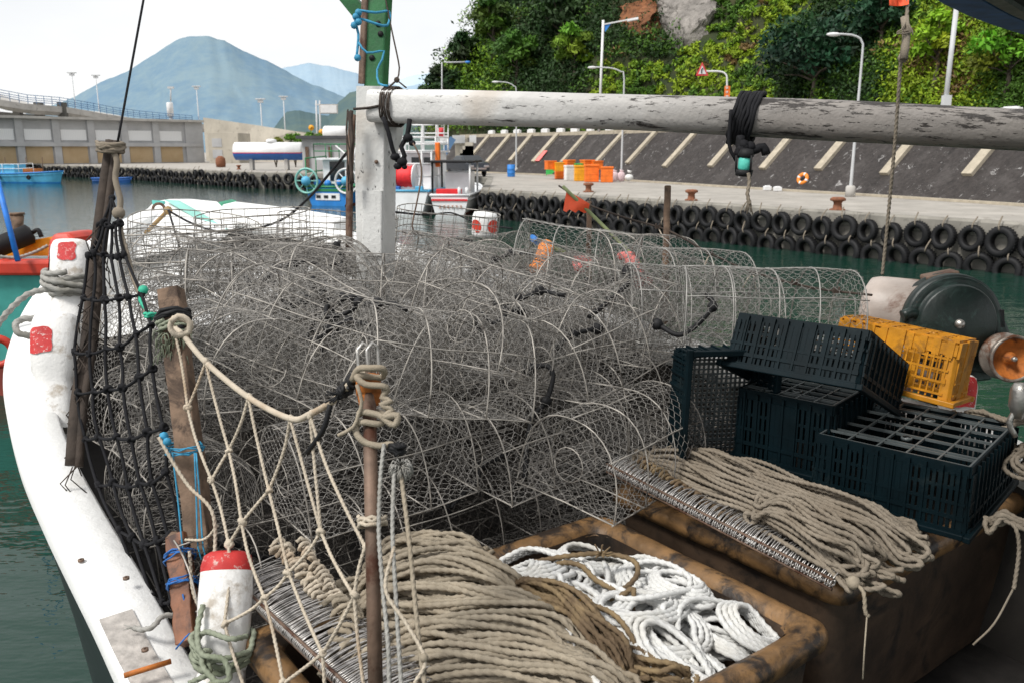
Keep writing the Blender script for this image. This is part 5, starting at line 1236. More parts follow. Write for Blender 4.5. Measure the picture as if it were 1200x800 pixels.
mb = MB(); mb.tube([W(-6, 200, NB - 0.3), W(21, 306, NB - 0.35)], 0.035, 8)
for k in range(7): c = W(-6 + 27 * k / 7, 200 + 106 * k / 7, NB - .3); mb.ball(c, 0.04, 8, (1, 1, 0.5))
solo('boat_hook', mb, 'blue_pole', 'blue pole leaning on the red rail of the left boat', 'pole', W(21, 306, NB - .35))
mb = MB(); mb.tube([W(18, 285, NB + 0.8), W(20, 252, NB + 0.8)], 0.09, 10); mb.lathe([(0, 0), (.10, 0), (.10, .03), (0, .03)], W(20, 252, NB + .8)); obj('post', mb, 'weathered_wood', t)
mb = MB(); mb.rope([W(0, 301, NB - 0.1), W(20, 302, NB), W(40, 296, NB + .2), W(56, 288, NB + .3)], 0.025); obj('rope', mb, 'mooring_rope', t)
mb = MB(); mb.lathe([(0.17 + .05 * math.cos(q), .05 * math.sin(q)) for q in np.linspace(0, 6.28, 10)[:-1]], W(-3, 412, NB - 0.55), (0.3, -1, 0), 24, True, True); solo('life_ring', mb, 'boat_red', 'red ring hanging on the teal hull at the left picture edge', 'lifebuoy', W(-3, 412, NB - .55))
# ================================================================ wire traps
HEX = 0.024
def hex_segments(w, h, a=HEX, jit=0.10):
    """edges of a hexagonal net over the rectangle 0..w, 0..h"""
    dx = a * math.sqrt(3) / 1.0 * 0.75; segs = []
    nx = max(2, int(w / dx)); dx = w / nx; ny = max(2, int(h / (a * 1.0))); dy = h / ny
    J = nr.uniform(-jit, jit, size=(nx + 3, 2 * ny + 4, 2)) * a * 0.5
    def pt(i, j):   # brick lattice: columns i, half-rows j
        x = i * dx; y = j * dy * 0.5
        y += (dy * 0.12 if (i + j) % 2 == 0 else -dy * 0.12) * 0.8
        return (x + J[i + 1, j + 1, 0], y + J[i + 1, j + 1, 1])
    # honeycomb drawn as zigzag wires joined by twists
    for i in range(nx + 1):
        for j in range(2 * ny):
            k = (i + (j // 2)) % 2
            x0 = i * dx; s0 = 0.22 * dx
            ya, yb = j * dy / 2, (j + 1) * dy / 2
            if j % 2 == 0:      # twisted straight part
                sh = s0 if k else -s0
                segs.append(((x0 + sh + J[i, j, 0], ya), (x0 + sh + J[i, j + 1, 0], yb)))
            else:               # slanted part to the next twist on the other side
                k2 = (i + ((j + 1) // 2)) % 2
                sh = s0 if k else -s0; sh2 = s0 if k2 else -s0
                segs.append(((x0 + sh + J[i, j, 0], ya), (x0 + sh2 + J[i, j + 1, 0], yb)))
    for i in range(nx):         # twists joining neighbouring wires where they touch
        for j in range(0, 2 * ny, 2):
            if (i + (j // 2)) % 2 == 1:
                y = (j + 0.5) * dy / 2; segs.append(((i * dx + 0.22 * dx, y), ((i + 1) * dx - 0.22 * dx, y)))
    S = np.array(segs); S[..., 0] = S[..., 0].clip(0, w); S[..., 1] = S[..., 1].clip(0, h); return S
def arch_pt(u, w, h):
    """outline of a D section: base flat, sides short, round top; u in 0..1 over the curved part"""
    a = math.pi * (1 - u); c, s = math.cos(a), math.sin(a); p = 2.5
    q = 1 / (abs(c) ** p + abs(s) ** p) ** (1 / p)
    return (c * q * w / 2, s * q * h)
ARC = np.array([arch_pt(u, 1, 1) for u in np.linspace(0, 1, 80)])
def warp(P, seed, amt):
    P = np.asarray(P, dtype=float).copy(); sh = P.shape; Q = P.reshape(-1, 3)
    o = np.sin(Q[:, [1, 2, 0]] * np.array([5.1, 6.3, 4.7]) + seed) + 0.6 * np.sin(Q[:, [2, 0, 1]] * np.array([9.1, 8.3, 11.7]) + seed * 2.1)
    return (Q + o * amt).reshape(sh)
def trap_meshes(L, w, h, seed, amt=0.008, wr=0.0012, rr=0.0033, a=HEX, nh=4):
    per = 0
    A = ARC * np.array([w, h]); seg = np.linalg.norm(np.diff(A, axis=0), axis=1); cum = np.concatenate([[0], np.cumsum(seg)]); per = cum[-1]
    def on_arc(s): return np.stack([np.interp(s, cum, A[:, 0]), np.interp(s, cum, A[:, 1])], -1)
    fr = MB(); wm = MB()
    for k in range(nh):
        y = (k / (nh - 1) - 0.5) * L
        pts = np.array([(p[0], y + 0.012 * math.sin(seed + k * 2 + p[0] * 7), p[1]) for p in on_arc(np.linspace(0, per, 22))])
        pts = warp(pts, seed, amt); fr.tube(pts, rr, 5)
        fr.tube(warp(np.array([(A[0, 0], y, 0), (0, y, 0), (A[-1, 0], y, 0)]), seed, amt), rr, 5)
    for s in (0, per * 0.25, per * 0.5, per * 0.77, per):
        p = on_arc(np.array([s]))[0]; fr.tube(warp(np.array([(p[0], y, p[1]) for y in np.linspace(-L / 2 - 0.01, L / 2 + 0.01, 10)]), seed, amt), rr * 0.9, 5)
    S = hex_segments(per, L, a)
    P3 = np.concatenate([on_arc(S[..., 0])[..., :1], (S[..., 1] - L / 2)[..., None], on_arc(S[..., 0])[..., 1:]], -1); P3 = warp(P3, seed, amt); wm.prisms(P3[:, 0], P3[:, 1], wr)
    S = hex_segments(w, L, a * 1.15); P3 = np.concatenate([(S[..., :1] - w / 2), (S[..., 1:] - L / 2), 0 * S[..., :1]], -1); P3 = warp(P3, seed, amt); wm.prisms(P3[:, 0], P3[:, 1], wr)
    for e in (-1, 1):          # end walls with the funnel ring
        S = hex_segments(w, h, a); mid = S.mean(1); top = np.interp(mid[:, 0] - w / 2, A[:, 0], A[:, 1]); S = S[(mid[:, 1] < top)]
        ring = np.hypot(S.mean(1)[:, 0] - w / 2, S.mean(1)[:, 1] - h * 0.45); S = S[ring > h * 0.2]
        P3 = np.concatenate([(S[..., :1] - w / 2), np.full(S[..., :1].shape, e * L / 2), S[..., 1:]], -1); P3 = warp(P3, seed, amt); wm.prisms(P3[:, 0], P3[:, 1], wr)
        fr.tube(warp(np.array([(h * .2 * math.cos(q), e * L / 2, h * .45 + h * .2 * math.sin(q)) for q in np.linspace(0, 6.283, 16)]), seed, amt), rr * 0.7, 4)
        fun = [[(h * .2 * k_ * math.cos(q), e * (L / 2 - d_), h * .45 + h * .2 * k_ * math.sin(q))] for q in np.linspace(0, 6.283, 15) for k_, d_ in ((1, 0), (0.55, L * 0.3))]
        fun = np.array(fun).reshape(-1, 2, 3); fun = warp(fun, seed, amt); wm.prisms(fun[:, 0], fun[:, 1], wr)
    return fr, wm
def basket_meshes(r, h, seed):
    fr = MB(); wm = MB(); amt = 0.010
    for z in (0, h * 0.5, h): fr.tube(warp([(r * math.cos(q), r * math.sin(q), z) for q in np.linspace(0, 6.283, 30)], seed, amt), 0.004, 5)
    A = [];  B = []
    for k in range(26):
        q = k / 26 * 6.283; A.append((r * math.cos(q), r * math.sin(q), 0)); B.append((r * math.cos(q + .03), r * math.sin(q + .03), h))
    for z in (h * .2, h * .35, h * .65, h * .82):
        for k in range(26):
            q = k / 26 * 6.283; q2 = (k + 1) / 26 * 6.283; A.append((r * math.cos(q), r * math.sin(q), z)); B.append((r * math.cos(q2), r * math.sin(q2), z))
    for k in range(-5, 6):
        y = k * r / 5.5; x = math.sqrt(max(0, r * r - y * y)); A += [(-x, y, 0), (y, -x, 0)]; B += [(x, y, 0), (y, x, 0)]
    wm.prisms(warp(A, seed, amt), warp(B, seed, amt), 0.0022); return fr, wm
kinds = []
for i, (L, w, h, nh) in enumerate(((0.72, 0.50, 0.36, 4), (0.66, 0.46, 0.40, 4), (0.82, 0.48, 0.34, 5), (0.60, 0.56, 0.33, 3))):
    fr, wm = trap_meshes(L, w, h, 1.7 + i * 3.1, nh=nh); kinds.append((fr.mesh('frame'), wm.mesh('wire_mesh')))
for i, (r_, h_) in enumerate(((0.40, 0.26), (0.36, 0.30))):
    fr, wm = basket_meshes(r_, h_, 2.2 + i); kinds.append((fr.mesh('frame'), wm.mesh('wire_mesh')))
def hook_mesh(seed):    # black rubber closing strap with its knot
    g = random.Random(seed); mb = MB(); p = Vector((g.uniform(-.1, .1), -0.3, 0.36)); pts = [p]
    for k in range(5): p = p + Vector((g.uniform(-.04, .04), 0.065, g.uniform(-.03, .02) - 0.012 * k)); pts.append(p)
    mb.tube(pts, 0.010, 6, 0.03); mb.ball(pts[2], 0.026, 8); mb.ball(pts[3] + Vector((0.01, 0.02, 0)), 0.022, 8); 
    q = pts[-1]; mb.tube([q, q + Vector((.05, .03, .04)), q + Vector((.09, .0, .0)), q + Vector((.06, -.04, -.06))], 0.009, 6, 0.02); return mb.mesh('closing_strap')
straps = [hook_mesh(s_) for s_ in (1, 2, 3)]
KM = ['rod', 'wire']
for fr, wm in kinds:
    fr.materials.append(M['rod']); wm.materials.append(M['wire'])
lightk = []
for fr, wm in kinds[:3]:
    a_, b_ = fr.copy(), wm.copy(); a_.materials.clear(); b_.materials.clear(); a_.materials.append(M['wire_light']); b_.materials.append(M['wire_light']); lightk.append((a_, b_))
shadek = []  # trap copies with the pile's inner shade in their wire colour
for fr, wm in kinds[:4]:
    a_, b_ = fr.copy(), wm.copy(); a_.materials.clear(); b_.materials.clear(); a_.materials.append(M['rod']); b_.materials.append(M['wire_shade']); shadek.append((a_, b_))
for s_ in straps: s_.materials.append(M['black_rubber'])
TG = 'wire traps in the big pile on the deck'
GEN = 'galvanised wire crab trap jumbled among its like in the big pile on deck'
def put_trap(p, kind, rot, label=None, strap=False, light=False, name='wire_trap', scale=1.0, dark=False):
    t = thing(name, label or GEN, 'crab trap', p, TG); t.rotation_euler = rot; t.scale = (scale,) * 3
    fr, wm = (lightk[kind] if light else shadek[kind] if dark else kinds[kind])
    for nm, me in (('frame', fr), ('wire_mesh', wm)):
        o = bpy.data.objects.new(nm, me); col.objects.link(o); o.parent = t
    if strap:
        o = bpy.data.objects.new('closing_strap', straps[rng.randrange(3)]); col.objects.link(o); o.parent = t
    return t
yaw0 = math.atan2(SIDE.y, SIDE.x)
EXd, ESd, ENd = Vector((0.60, -0.80, 0)), Vector((0.80, 0.60, 0)), Vector((-0.60, 0.80, 0))
O_ = WZ(702, 598, 1.86)
pin = offs(pd, 0.26, 1); pin_t = arr(pd)
def inside_boat(p, over):
    i = int(np.argmin(np.abs(pin[:, 1] - p.y))); j = int(np.argmin(np.abs(sdn[:, 1] - p.y)))
    return p.x > pin[i][0] + 0.36 and p.x < sdn[j][0] + over
yb = math.atan2(ENd.y, ENd.x) - math.pi / 2      # local y (length) along the strip normal
strips = [(0.36, 'a'), (1.02, 'b'), (1.68, 'a'), (2.34, 'b'), (2.92, 'a')]
for k in range(4):
    for si_, (bb, ori) in enumerate(strips):
        if k == 3 and si_ == 0: continue
        if (k + si_) % 4 == 3: ori = 'a' if ori == 'b' else 'b'
        st_ = 0.80 if ori == 'a' else 0.56; a_ = -2.9 + rng.uniform(0, st_)
        while a_ < 2.6:
            a_ += st_
            p = O_ + ESd * a_ + ENd * (bb + rng.uniform(-.05, .05)); p.z = 1.30 + 0.365 * k + rng.uniform(-.03, .03)
            if not inside_boat(p, (-0.30, -0.22, -0.12, 0.62)[k]): continue
            u_, v_, t_ = proj((p.x, p.y, p.z + 0.2))
            if u_ < 250 and t_ < 4.6 and k > 1 or u_ < 205 and k > 1: continue
            if k == 3 and (rng.random() < 0.05 or (u_ < 345 and si_ > 1)): continue
            if k == 2 and u_ < 330 and si_ > 2: continue
            tl = 0.05 if k < 3 else 0.14
            put_trap(p, rng.choice((0, 0, 2, 3) if ori == 'b' else (0, 1, 2)), (rng.uniform(-tl, tl), rng.uniform(-tl, tl), yb + (math.pi / 2 if ori == 'a' else 0) + rng.uniform(-.12, .12) + rng.choice((0, math.pi))), None, rng.random() < 0.28, dark=(k < 2 and si_ > 0) or (k < 2 and rng.random() < 0.2))  # lower inner traps take the shade-coloured wire
for a_, bb, z, rx, ry, yw in ((0.55, 0.62, 2.42, .15, .1, .4), (1.0, 0.85, 2.55, .1, -.1, 1.5), (0.35, 1.5, 2.52, .2, .1, .9), (-0.9, 0.75, 2.48, .25, .1, .7), (0.2, 1.15, 2.46, -.2, .2, 2.2), (-0.85, 1.3, 2.48, .3, -.2, .3), (0.75, 1.0, 2.46, .3, -.1, 1.2), (-0.3, 1.8, 2.54, .1, .3, 2.6), (-0.2, 0.42, 2.40, .35, .0, 1.9), (-0.65, 0.30, 2.38, .2, .1, 1.4), (0.3, 0.35, 2.36, -.15, .1, 1.7), (-0.95, 0.80, 2.40, .15, .2, .3), (-0.75, 1.0, 2.46, .2, .1, .1), (-0.9, 1.6, 2.50, .1, .1, 1.3), (0.0, 0.75, 2.48, .25, -.1, .5), (-0.45, 1.35, 2.50, .1, .15, 1.0)):
    p = O_ + ESd * a_ + ENd * bb; p.z = z; put_trap(p, rng.choice((0, 1, 2)), (rx, ry, yb + yw), None, rng.random() < 0.5)
for px, py, t_, yw in ((172, 440, 4.65, 0.1), (192, 520, 4.3, 0.1), (215, 600, 3.95, 0.0), (228, 362, 4.75, 0.2), (300, 356, 4.95, 1.5), (262, 392, 4.45, 1.7), (345, 362, 4.8, 0.1), (208, 408, 4.35, 0.1)):
    put_trap(W(px, py, t_), rng.choice((0, 1)), (rng.uniform(-.1, .1), rng.uniform(-.1, .1), yb + yw), None, False)
# round wire baskets set out at the bow end of the pile
for px, py, t_, k, lb in ((228, 306, 5.5, 4, 'round open wire basket nearest the bow at the left end of the trap pile'), (300, 303, 5.6, 5, 'round open wire basket second from the left on the bow'), (395, 298, 5.9, 4, 'round open wire basket just left of the white mast'), (222, 330, 4.9, 5, 'round open wire basket in front of the left end basket'), (300, 328, 5.0, 4, 'round open wire basket in the middle of the front basket row'), (520, 297, 6.0, 5, 'round open wire basket just right of the white mast')):
    put_trap(W(px, py, t_), k, (rng.uniform(-.1, .1), rng.uniform(-.1, .1), rng.uniform(0, 3)), lb, name='wire_basket')['category'] = 'wire basket'
put_trap(W(893, 398, 4.15), 2, (0.02, 0.0, yaw0 + math.pi / 2 - 0.55), 'pale half-round wire trap lying against the water right of the pile', light=True)
put_trap(W(815, 398, 4.3), 0, (0.05, 0.1, yaw0 + math.pi / 2 - 0.4), 'pale half-round wire trap behind the raised dark crate', light=True)
put_trap(W(718, 560, 3.76), 0, (0.0, -0.10, yb + math.pi / 2 + 0.22), 'clean arched wire trap in front, just left of the standing dark crate', light=False, scale=1.0)
put_trap(W(672, 346, 4.9), 1, (0.12, -0.1, yaw0 + 0.8), 'tilted wire trap sticking up under the orange flag stick', light=True)
put_trap(W(790, 372, 4.55), 0, (0.08, 0.1, yaw0 + 1.3), 'tilted wire trap beside the wooden stake over the starboard rail', light=True)
# loose long rods and bridles over the pile give it its straight light lines
mb = MB()
for a_ in (((240, 330, 4.9), (395, 480, 3.75)), ((175, 352, 4.8), (430, 318, 4.7)), ((420, 345, 4.3), (545, 452, 3.72)), ((590, 440, 3.7), (760, 395, 3.95))):
    mb.tube([W(*a_[0]), (W(*a_[0]) + W(*a_[1])) / 2 + Vector((0, 0, 0.02)), W(*a_[1])], 0.0045, 5)
    solo('steel_rod', mb, 'rod', 'bent steel rod lying loose over the wire trap pile', 'rod', W(*a_[0]), 'loose steel rods on the trap pile'); mb = MB()
for k, a_ in enumerate(([(735, 318, 4.3), (738, 330, 4.25), (715, 352, 4.2), (690, 372, 4.1)], [(770, 380, 4.0), (800, 392, 3.95), (835, 360, 4.0), (828, 345, 4.05)], [(620, 432, 3.75), (640, 428, 3.72), (648, 440, 3.7), (640, 470, 3.68), (622, 495, 3.66), (615, 560, 3.6)], [(700, 385, 4.0), (672, 392, 3.95), (650, 410, 3.9)])):
    mb = MB(); P_ = [W(*q) for q in a_]; mb.tube(P_, 0.012, 7, 0.02); mb.ball(P_[0], 0.03, 9); mb.ball(P_[len(P_) // 2], 0.026, 9)
    solo('rubber_strap', mb, 'black_rubber', ('black strap hooked at the top of the pile below the pink floats', 'black strap arched over the pile left of the tilted dark crate', 'long looped black strap hanging down the middle front of the pile', 'short black strap lying across the upper middle of the pile')[k], 'strap', P_[0])

# ================================================================ fibreglass bins with rolled rims
def bin_(name, label, C, e1, L1, e2, L2, zr, zb, rw=0.085):
    """open tub: C is a rim corner, e1 and e2 unit edge directions"""
    C = Vector((C.x, C.y, 0)); e1 = Vector(e1).normalized(); e2 = Vector(e2).normalized()
    t = thing(name, label, 'fish bin', (C.x, C.y, zb))
    def loop(ins, z, r_):
        out = []; cs = [(ins, ins, 180), (L1 - ins, ins, 270), (L1 - ins, L2 - ins, 0), (ins, L2 - ins, 90)]; r_ = max(r_, 0.01)
        for (u, v, a0) in cs:
            cu = u + (r_ if u < L1 / 2 else -r_); cv = v + (r_ if v < L2 / 2 else -r_)
            for k in range(6):
                a = R(a0 + 90 * k / 5); out.append((cu + r_ * math.cos(a), cv + r_ * math.sin(a)))
        dense_ = []
        m_ = len(out)
        for i in range(m_):
            a = out[i]; b = out[(i + 1) % m_]; n_ = max(1, int(math.hypot(a[0] - b[0], a[1] - b[1]) / 0.06))
            for q in range(n_): dense_.append((a[0] + (b[0] - a[0]) * q / n_, a[1] + (b[1] - a[1]) * q / n_))
        return [tuple(C + e1 * u + e2 * v + Vector((0, 0, z + 0.004 * mnoise.noise(Vector((u * 5, v * 5, z)))))) for u, v in dense_]
    def stack(levels):
        Ls = [loop(i_, z, r_) for i_, z, r_ in levels]; m_ = min(len(l) for l in Ls)
        Ls = [[l[int(k * len(l) / m_)] for k in range(m_)] for l in Ls]
        return np.array(Ls).transpose(1, 0, 2)
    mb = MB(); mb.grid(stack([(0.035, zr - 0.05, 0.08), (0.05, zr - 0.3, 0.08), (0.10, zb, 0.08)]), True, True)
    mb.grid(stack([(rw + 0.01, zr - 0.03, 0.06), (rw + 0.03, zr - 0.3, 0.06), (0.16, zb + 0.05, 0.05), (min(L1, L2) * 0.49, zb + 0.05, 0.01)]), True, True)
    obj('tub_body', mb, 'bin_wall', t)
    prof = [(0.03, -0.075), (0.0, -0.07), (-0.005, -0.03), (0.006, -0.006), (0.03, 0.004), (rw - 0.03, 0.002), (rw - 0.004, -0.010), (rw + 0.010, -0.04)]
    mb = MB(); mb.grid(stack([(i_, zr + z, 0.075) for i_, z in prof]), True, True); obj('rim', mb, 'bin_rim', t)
    return t
e1 = Vector((0.60, -0.80, 0)); e2 = Vector((-0.82, -0.57, 0)); e2n = -e2
C1 = WZ(702, 598, 1.86)
bin_('fish_bin', 'brown stained fibreglass bin holding tan hanks and white rope in front', C1, e1, 1.16, Vector((-0.80, -0.60, 0)), 1.60, 1.86, 1.14)
C2 = WZ(706, 566, 1.90)
bin_('fish_bin', 'brown fibreglass bin behind, under the grey hanks and dark crates', C2 + Vector((0.02, 0.02, 0)), e1, 1.22, Vector((0.80, 0.60, 0)), 1.72, 1.88, 1.14)
bin_('fish_bin', 'dark brown bin in deep shade at the lower right corner', WZ(1206, 612, 1.84), Vector((0.62, -0.78, 0)), 1.3, Vector((0.80, 0.60, 0)), 1.2, 1.84, 1.14)
EX, EY = e1, Vector((-0.80, -0.60, 0))
def B1(u, v, z): return Vector((C1.x, C1.y, z)) + EX * u + EY * v
C2w = C2 + Vector((0.02, 0.02, 0)); EY2 = Vector((0.80, 0.60, 0))
def B2(u, v, z): return Vector((C2w.x, C2w.y, z)) + EX * u + EY2 * v

# ================================================================ rope hanks
def hank(name, mat, label, spine, width, height, n, r, seed, group=None, flat=0.3, tailend=0.13, cat='rope hank', wob=1.0):
    g = random.Random(seed); S = catmull([tuple(p) for p in spine], 0.02); L = np.concatenate([[0], np.cumsum(np.linalg.norm(np.diff(S, axis=0), axis=1))]); Lt = L[-1]
    T = np.gradient(S, axis=0); T /= np.linalg.norm(T, axis=1)[:, None]; N = np.cross(T, np.array([0, 0, 1.0])); N /= np.maximum(np.linalg.norm(N, axis=1), 1e-6)[:, None]; U = np.cross(N, T)
    def at(f, o, h):
        x = f * Lt; d = 0
        xc = min(max(x, 0), Lt); P = np.array([np.interp(xc, L, S[:, k]) for k in range(3)]); i = min(int(np.searchsorted(L, xc)), len(S) - 1)
        return P + T[i] * (x - xc) + N[i] * o + U[i] * h
    layers = max(1, int(height / (1.7 * r))); per = [max(2, int(n * (1 - 0.55 * k / layers))) for k in range(layers)]; tot = sum(per); pts = []; pass_i = 0
    ph = [g.uniform(0, 6.28) for _ in range(6)]
    for k in range(layers):
        wk = width * math.sqrt(max(0.12, 1 - (k / layers) ** 2)); m_ = max(2, int(n * wk / width * n / n)); offs_ = [(-0.5 + (i + 0.5) / m_) * wk for i in range(m_)]
        if k % 2: offs_ = offs_[::-1]
        h0 = k * 1.65 * r
        for i, o in enumerate(offs_):
            o2 = o + g.uniform(-1, 1) * 4.2 * r; f0, f1 = -g.uniform(0, tailend), 1 + g.uniform(-0.4, 1) * tailend; hj = g.uniform(-0.3, 1.9) * r; pw_, pw2 = g.uniform(0, 6.28), g.uniform(0, 6.28)
            fs = np.linspace(f0 + 0.04, f1 - 0.04, 8)
            if pass_i % 2: fs = fs[::-1]; 
            for q, f in enumerate(fs):
                mixo = o + (o2 - o) * q / 7; edge = 1 - abs(mixo) / (width * 0.62)
                sw = wob * r * (1.6 * math.sin(f * 5 + ph[0] + o * 9) + 0.8 * math.sin(f * 11 + ph[1] + k) + 1.1 * math.sin(f * 7 + pw_))
                dome = h0 * max(0.35, edge ** 0.5 if edge > 0 else 0.3) + hj + r * 0.9 * math.sin(f * 8 + pw2)
                fall = -max(0, abs(f - 0.5) - 0.42) * 0.35
                pts.append(at(f, mixo + sw, dome + fall + r))
            # the turn beyond the end
            fe = f1 + tailend * 0.25 if pass_i % 2 == 0 else f0 - tailend * 0.25
            nxt = offs_[i + 1] if i + 1 < len(offs_) else o * 0.9
            pts.append(at(fe, (o2 + nxt) / 2, h0 * 0.7 + hj + r * g.uniform(0.2, 1.2) - 0.01))
            pass_i += 1
    mb = MB(); mb.rope(pts, r)
    return solo(name, mb, mat, label, cat, Vector(tuple(S[0])), group)
RR = 0.0150
H1 = [ # spine (picture column, row, height), width, height, n, label
    ([(448, 664, 1.84), (505, 650, 1.89), (560, 656, 1.87)], 0.18, 0.10, 6, 'tan rope hank farthest back in the near bin, ending at the white rope'),
    ([(428, 700, 1.84), (500, 684, 1.90), (560, 688, 1.90), (606, 706, 1.86)], 0.20, 0.11, 7, 'tan rope hank second from the back in the near bin'),
    ([(425, 732, 1.82), (500, 722, 1.88), (580, 724, 1.91), (640, 736, 1.87)], 0.18, 0.11, 6, 'tan rope hank in the middle of the near bin, right of the rusty pipe'),
    ([(420, 770, 1.80), (520, 748, 1.88), (610, 760, 1.89), (672, 782, 1.85)], 0.20, 0.11, 7, 'tan rope hank nearest the viewer in the near bin'),
    ([(430, 812, 1.80), (540, 796, 1.86), (640, 792, 1.88), (730, 826, 1.83)], 0.20, 0.11, 7, 'tan rope hank cut off by the bottom edge of the picture'),
]
for i, (sp, w, h, n, lb) in enumerate(H1):
    hank('rope_hank', 'tan_rope', lb, [WZ(*q) for q in sp], w, h, n + 1, 0.0120, 40 + i, 'tan rope hanks in the near bin', wob=1.5)
hank('rope_hank', 'brown_rope', 'dark brown weathered hank curving between the tan hanks and the white rope', [WZ(612, 692, 1.89), WZ(650, 712, 1.92), WZ(690, 742, 1.91), WZ(730, 785, 1.86)], 0.12, 0.08, 7, 0.0105, 60, None)
hank('rope_hank', 'brown_rope', 'brown hank lying along the front edge of the white rope heap', [WZ(690, 772, 1.84), WZ(740, 790, 1.84), WZ(800, 796, 1.83)], 0.09, 0.06, 6, 0.0105, 61, None)
# filling below the ropes so the tub reads as full
H2 = [
    ([(778, 552, 1.96), (850, 585, 1.98), (925, 622, 1.98), (1000, 666, 1.95)], 0.20, 0.13, 8, 'grey rope hank along the hook rack in the far bin, ending over its front rim'),
    ([(785, 542, 1.98), (835, 552, 2.02), (890, 578, 2.00)], 0.16, 0.10, 7, 'grey rope hank at the back corner of the far bin by the wire trap'),
    ([(850, 556, 1.96), (930, 590, 2.0), (990, 614, 2.0), (1045, 640, 1.96)], 0.19, 0.12, 8, 'grey rope hank in the second row of the far bin under the dark crates'),
    ([(900, 602, 2.03), (955, 622, 2.05), (1010, 652, 2.0)], 0.16, 0.09, 7, 'grey rope hank on top, its loop end hanging over the far bin rim'),
    ([(985, 606, 1.95), (1035, 622, 1.95), (1070, 632, 1.93)], 0.14, 0.08, 6, 'grey rope hank in front of the grid-topped crate'),
]
for i, (sp, w, h, n, lb) in enumerate(H2):
    hank('rope_hank', 'grey_rope', lb, [WZ(*q) for q in sp], w * 1.05, h, n - 1, 0.0108, 80 + i, 'grey rope hanks in the far bin')
for i, (a_, lb) in enumerate((([W(1215, 490, 3.6), W(1175, 500, 3.7), W(1130, 488, 3.9)], 'grey rope hank on the rail behind the grid-topped crate'), ([W(1230, 570, 3.3), W(1205, 560, 3.4), W(1190, 530, 3.6)], 'grey rope hank at the right picture edge beside the grid-topped crate'), ([W(1240, 640, 3.1), W(1205, 620, 3.15), W(1165, 612, 3.2)], 'tan rope lying over the right corner of the far bin'))):
    hank('rope_hank', 'grey_rope', lb, a_, 0.12, 0.05, 4, 0.011, 95 + i)

# white rope heap
g = random.Random(5); pts = []; cu, cv, ang, rad = 0.45, 0.35, 0.0, 0.12; K = 130; tu, tv, trad, ex, tilt, lift = 0.5, 0.3, 0.14, 1, 0, 0
for k in range(K):
    if k % 5 == 0:
        tu, tv = g.uniform(0.16, 1.0), g.uniform(0.12, 0.74); trad = g.uniform(0.10, 0.20); ex = g.uniform(0.75, 1.45); tilt = g.uniform(0, 6.28); lift = g.uniform(0.01, 0.04)
    for q in range(10):
        ang += 6.283 / 10 * g.uniform(0.96, 1.04); w_ = 0.22 if k % 5 == 0 else 0.04; cu += (tu - cu) * w_; cv += (tv - cv) * w_; rad += (trad * (1 - 0.11 * (k % 5)) - rad) * 0.12
        u = min(1.075, max(0.115, cu + rad * math.cos(ang) * ex + g.uniform(-.004, .004))); v = min(0.92, max(0.11, cv + rad * math.sin(ang) / ex))
        hgt = 0.17 * math.exp(-(((u - 0.55) / 0.6) ** 2 + ((v - 0.45) / 0.6) ** 2)); z = 1.68 + hgt * (0.45 + 0.7 * k / K) + lift * math.sin(ang + tilt) + 0.006 * (k % 5) + 0.05 * (k / K)
        pts.append(B1(u, v, z))
mb = MB(); mb.rope(pts, 0.0125); solo('white_rope', mb, 'white_rope', 'heap of clean white coiled rope in the near bin', 'rope', B1(0.5, 0.45, 1.6))
mb = MB(); mb.rope([B1(0.42, 0.60, 1.90), B1(0.52, 0.66, 1.98), B1(0.62, 0.72, 1.93), B1(0.82, 0.86, 1.93), B1(1.0, 0.92, 1.93), B1(1.22, 0.98, 1.90)], 0.0125); solo('white_rope', mb, 'white_rope', 'single white rope end running forward over the brown hank', 'rope', B1(0.6, 0.7, 1.9))
mb = MB(); P_ = [W(590, 668, 3.30), W(640, 655, 3.22), W(700, 648, 3.2), W(740, 655, 3.15), W(747, 672, 3.08), W(728, 690, 3.02), W(700, 680, 3.05), W(680, 662, 3.1), W(655, 660, 3.15), W(645, 680, 3.1), W(662, 698, 3.05), W(690, 705, 3.0), W(725, 698, 2.98), W(742, 690, 2.97), W(742, 715, 2.92), W(752, 740, 2.88)]
mb.rope(P_, 0.0115)
for q in (P_[0], W(606, 672, 3.25), P_[-1]):
    mb.ball(q, 0.028, 9)
for k in range(16): mb.tube([W(704, 650, 3.18), W(706 + g.uniform(-12, 12), 640 + g.uniform(-6, 14), 3.16)], 0.003, 4)
solo('brown_rope', mb, 'brown_rope', 'brown three-strand rope looping over the top of the white heap', 'rope', P_[0])
for lb, x, y, t_ in (('yellow tape tag left of two, tied in the brown hank', 657, 705, 2.99), ('yellow tape tag right of two, tied in the brown hank', 681, 711, 2.96)):
    mb = MB(); c = W(x, y, t_); mb.tube(coil(c, e1, 0.019, 2.5, 0.010, 0.005), 0.006, 6); mb.bar(c + Vector((-.03, 0, 0.02)), c + Vector((0.03, -.01, 0.022)), 0.03, 0.006); solo('tape_tag', mb, 'yellow_tag', lb, 'tag', c)
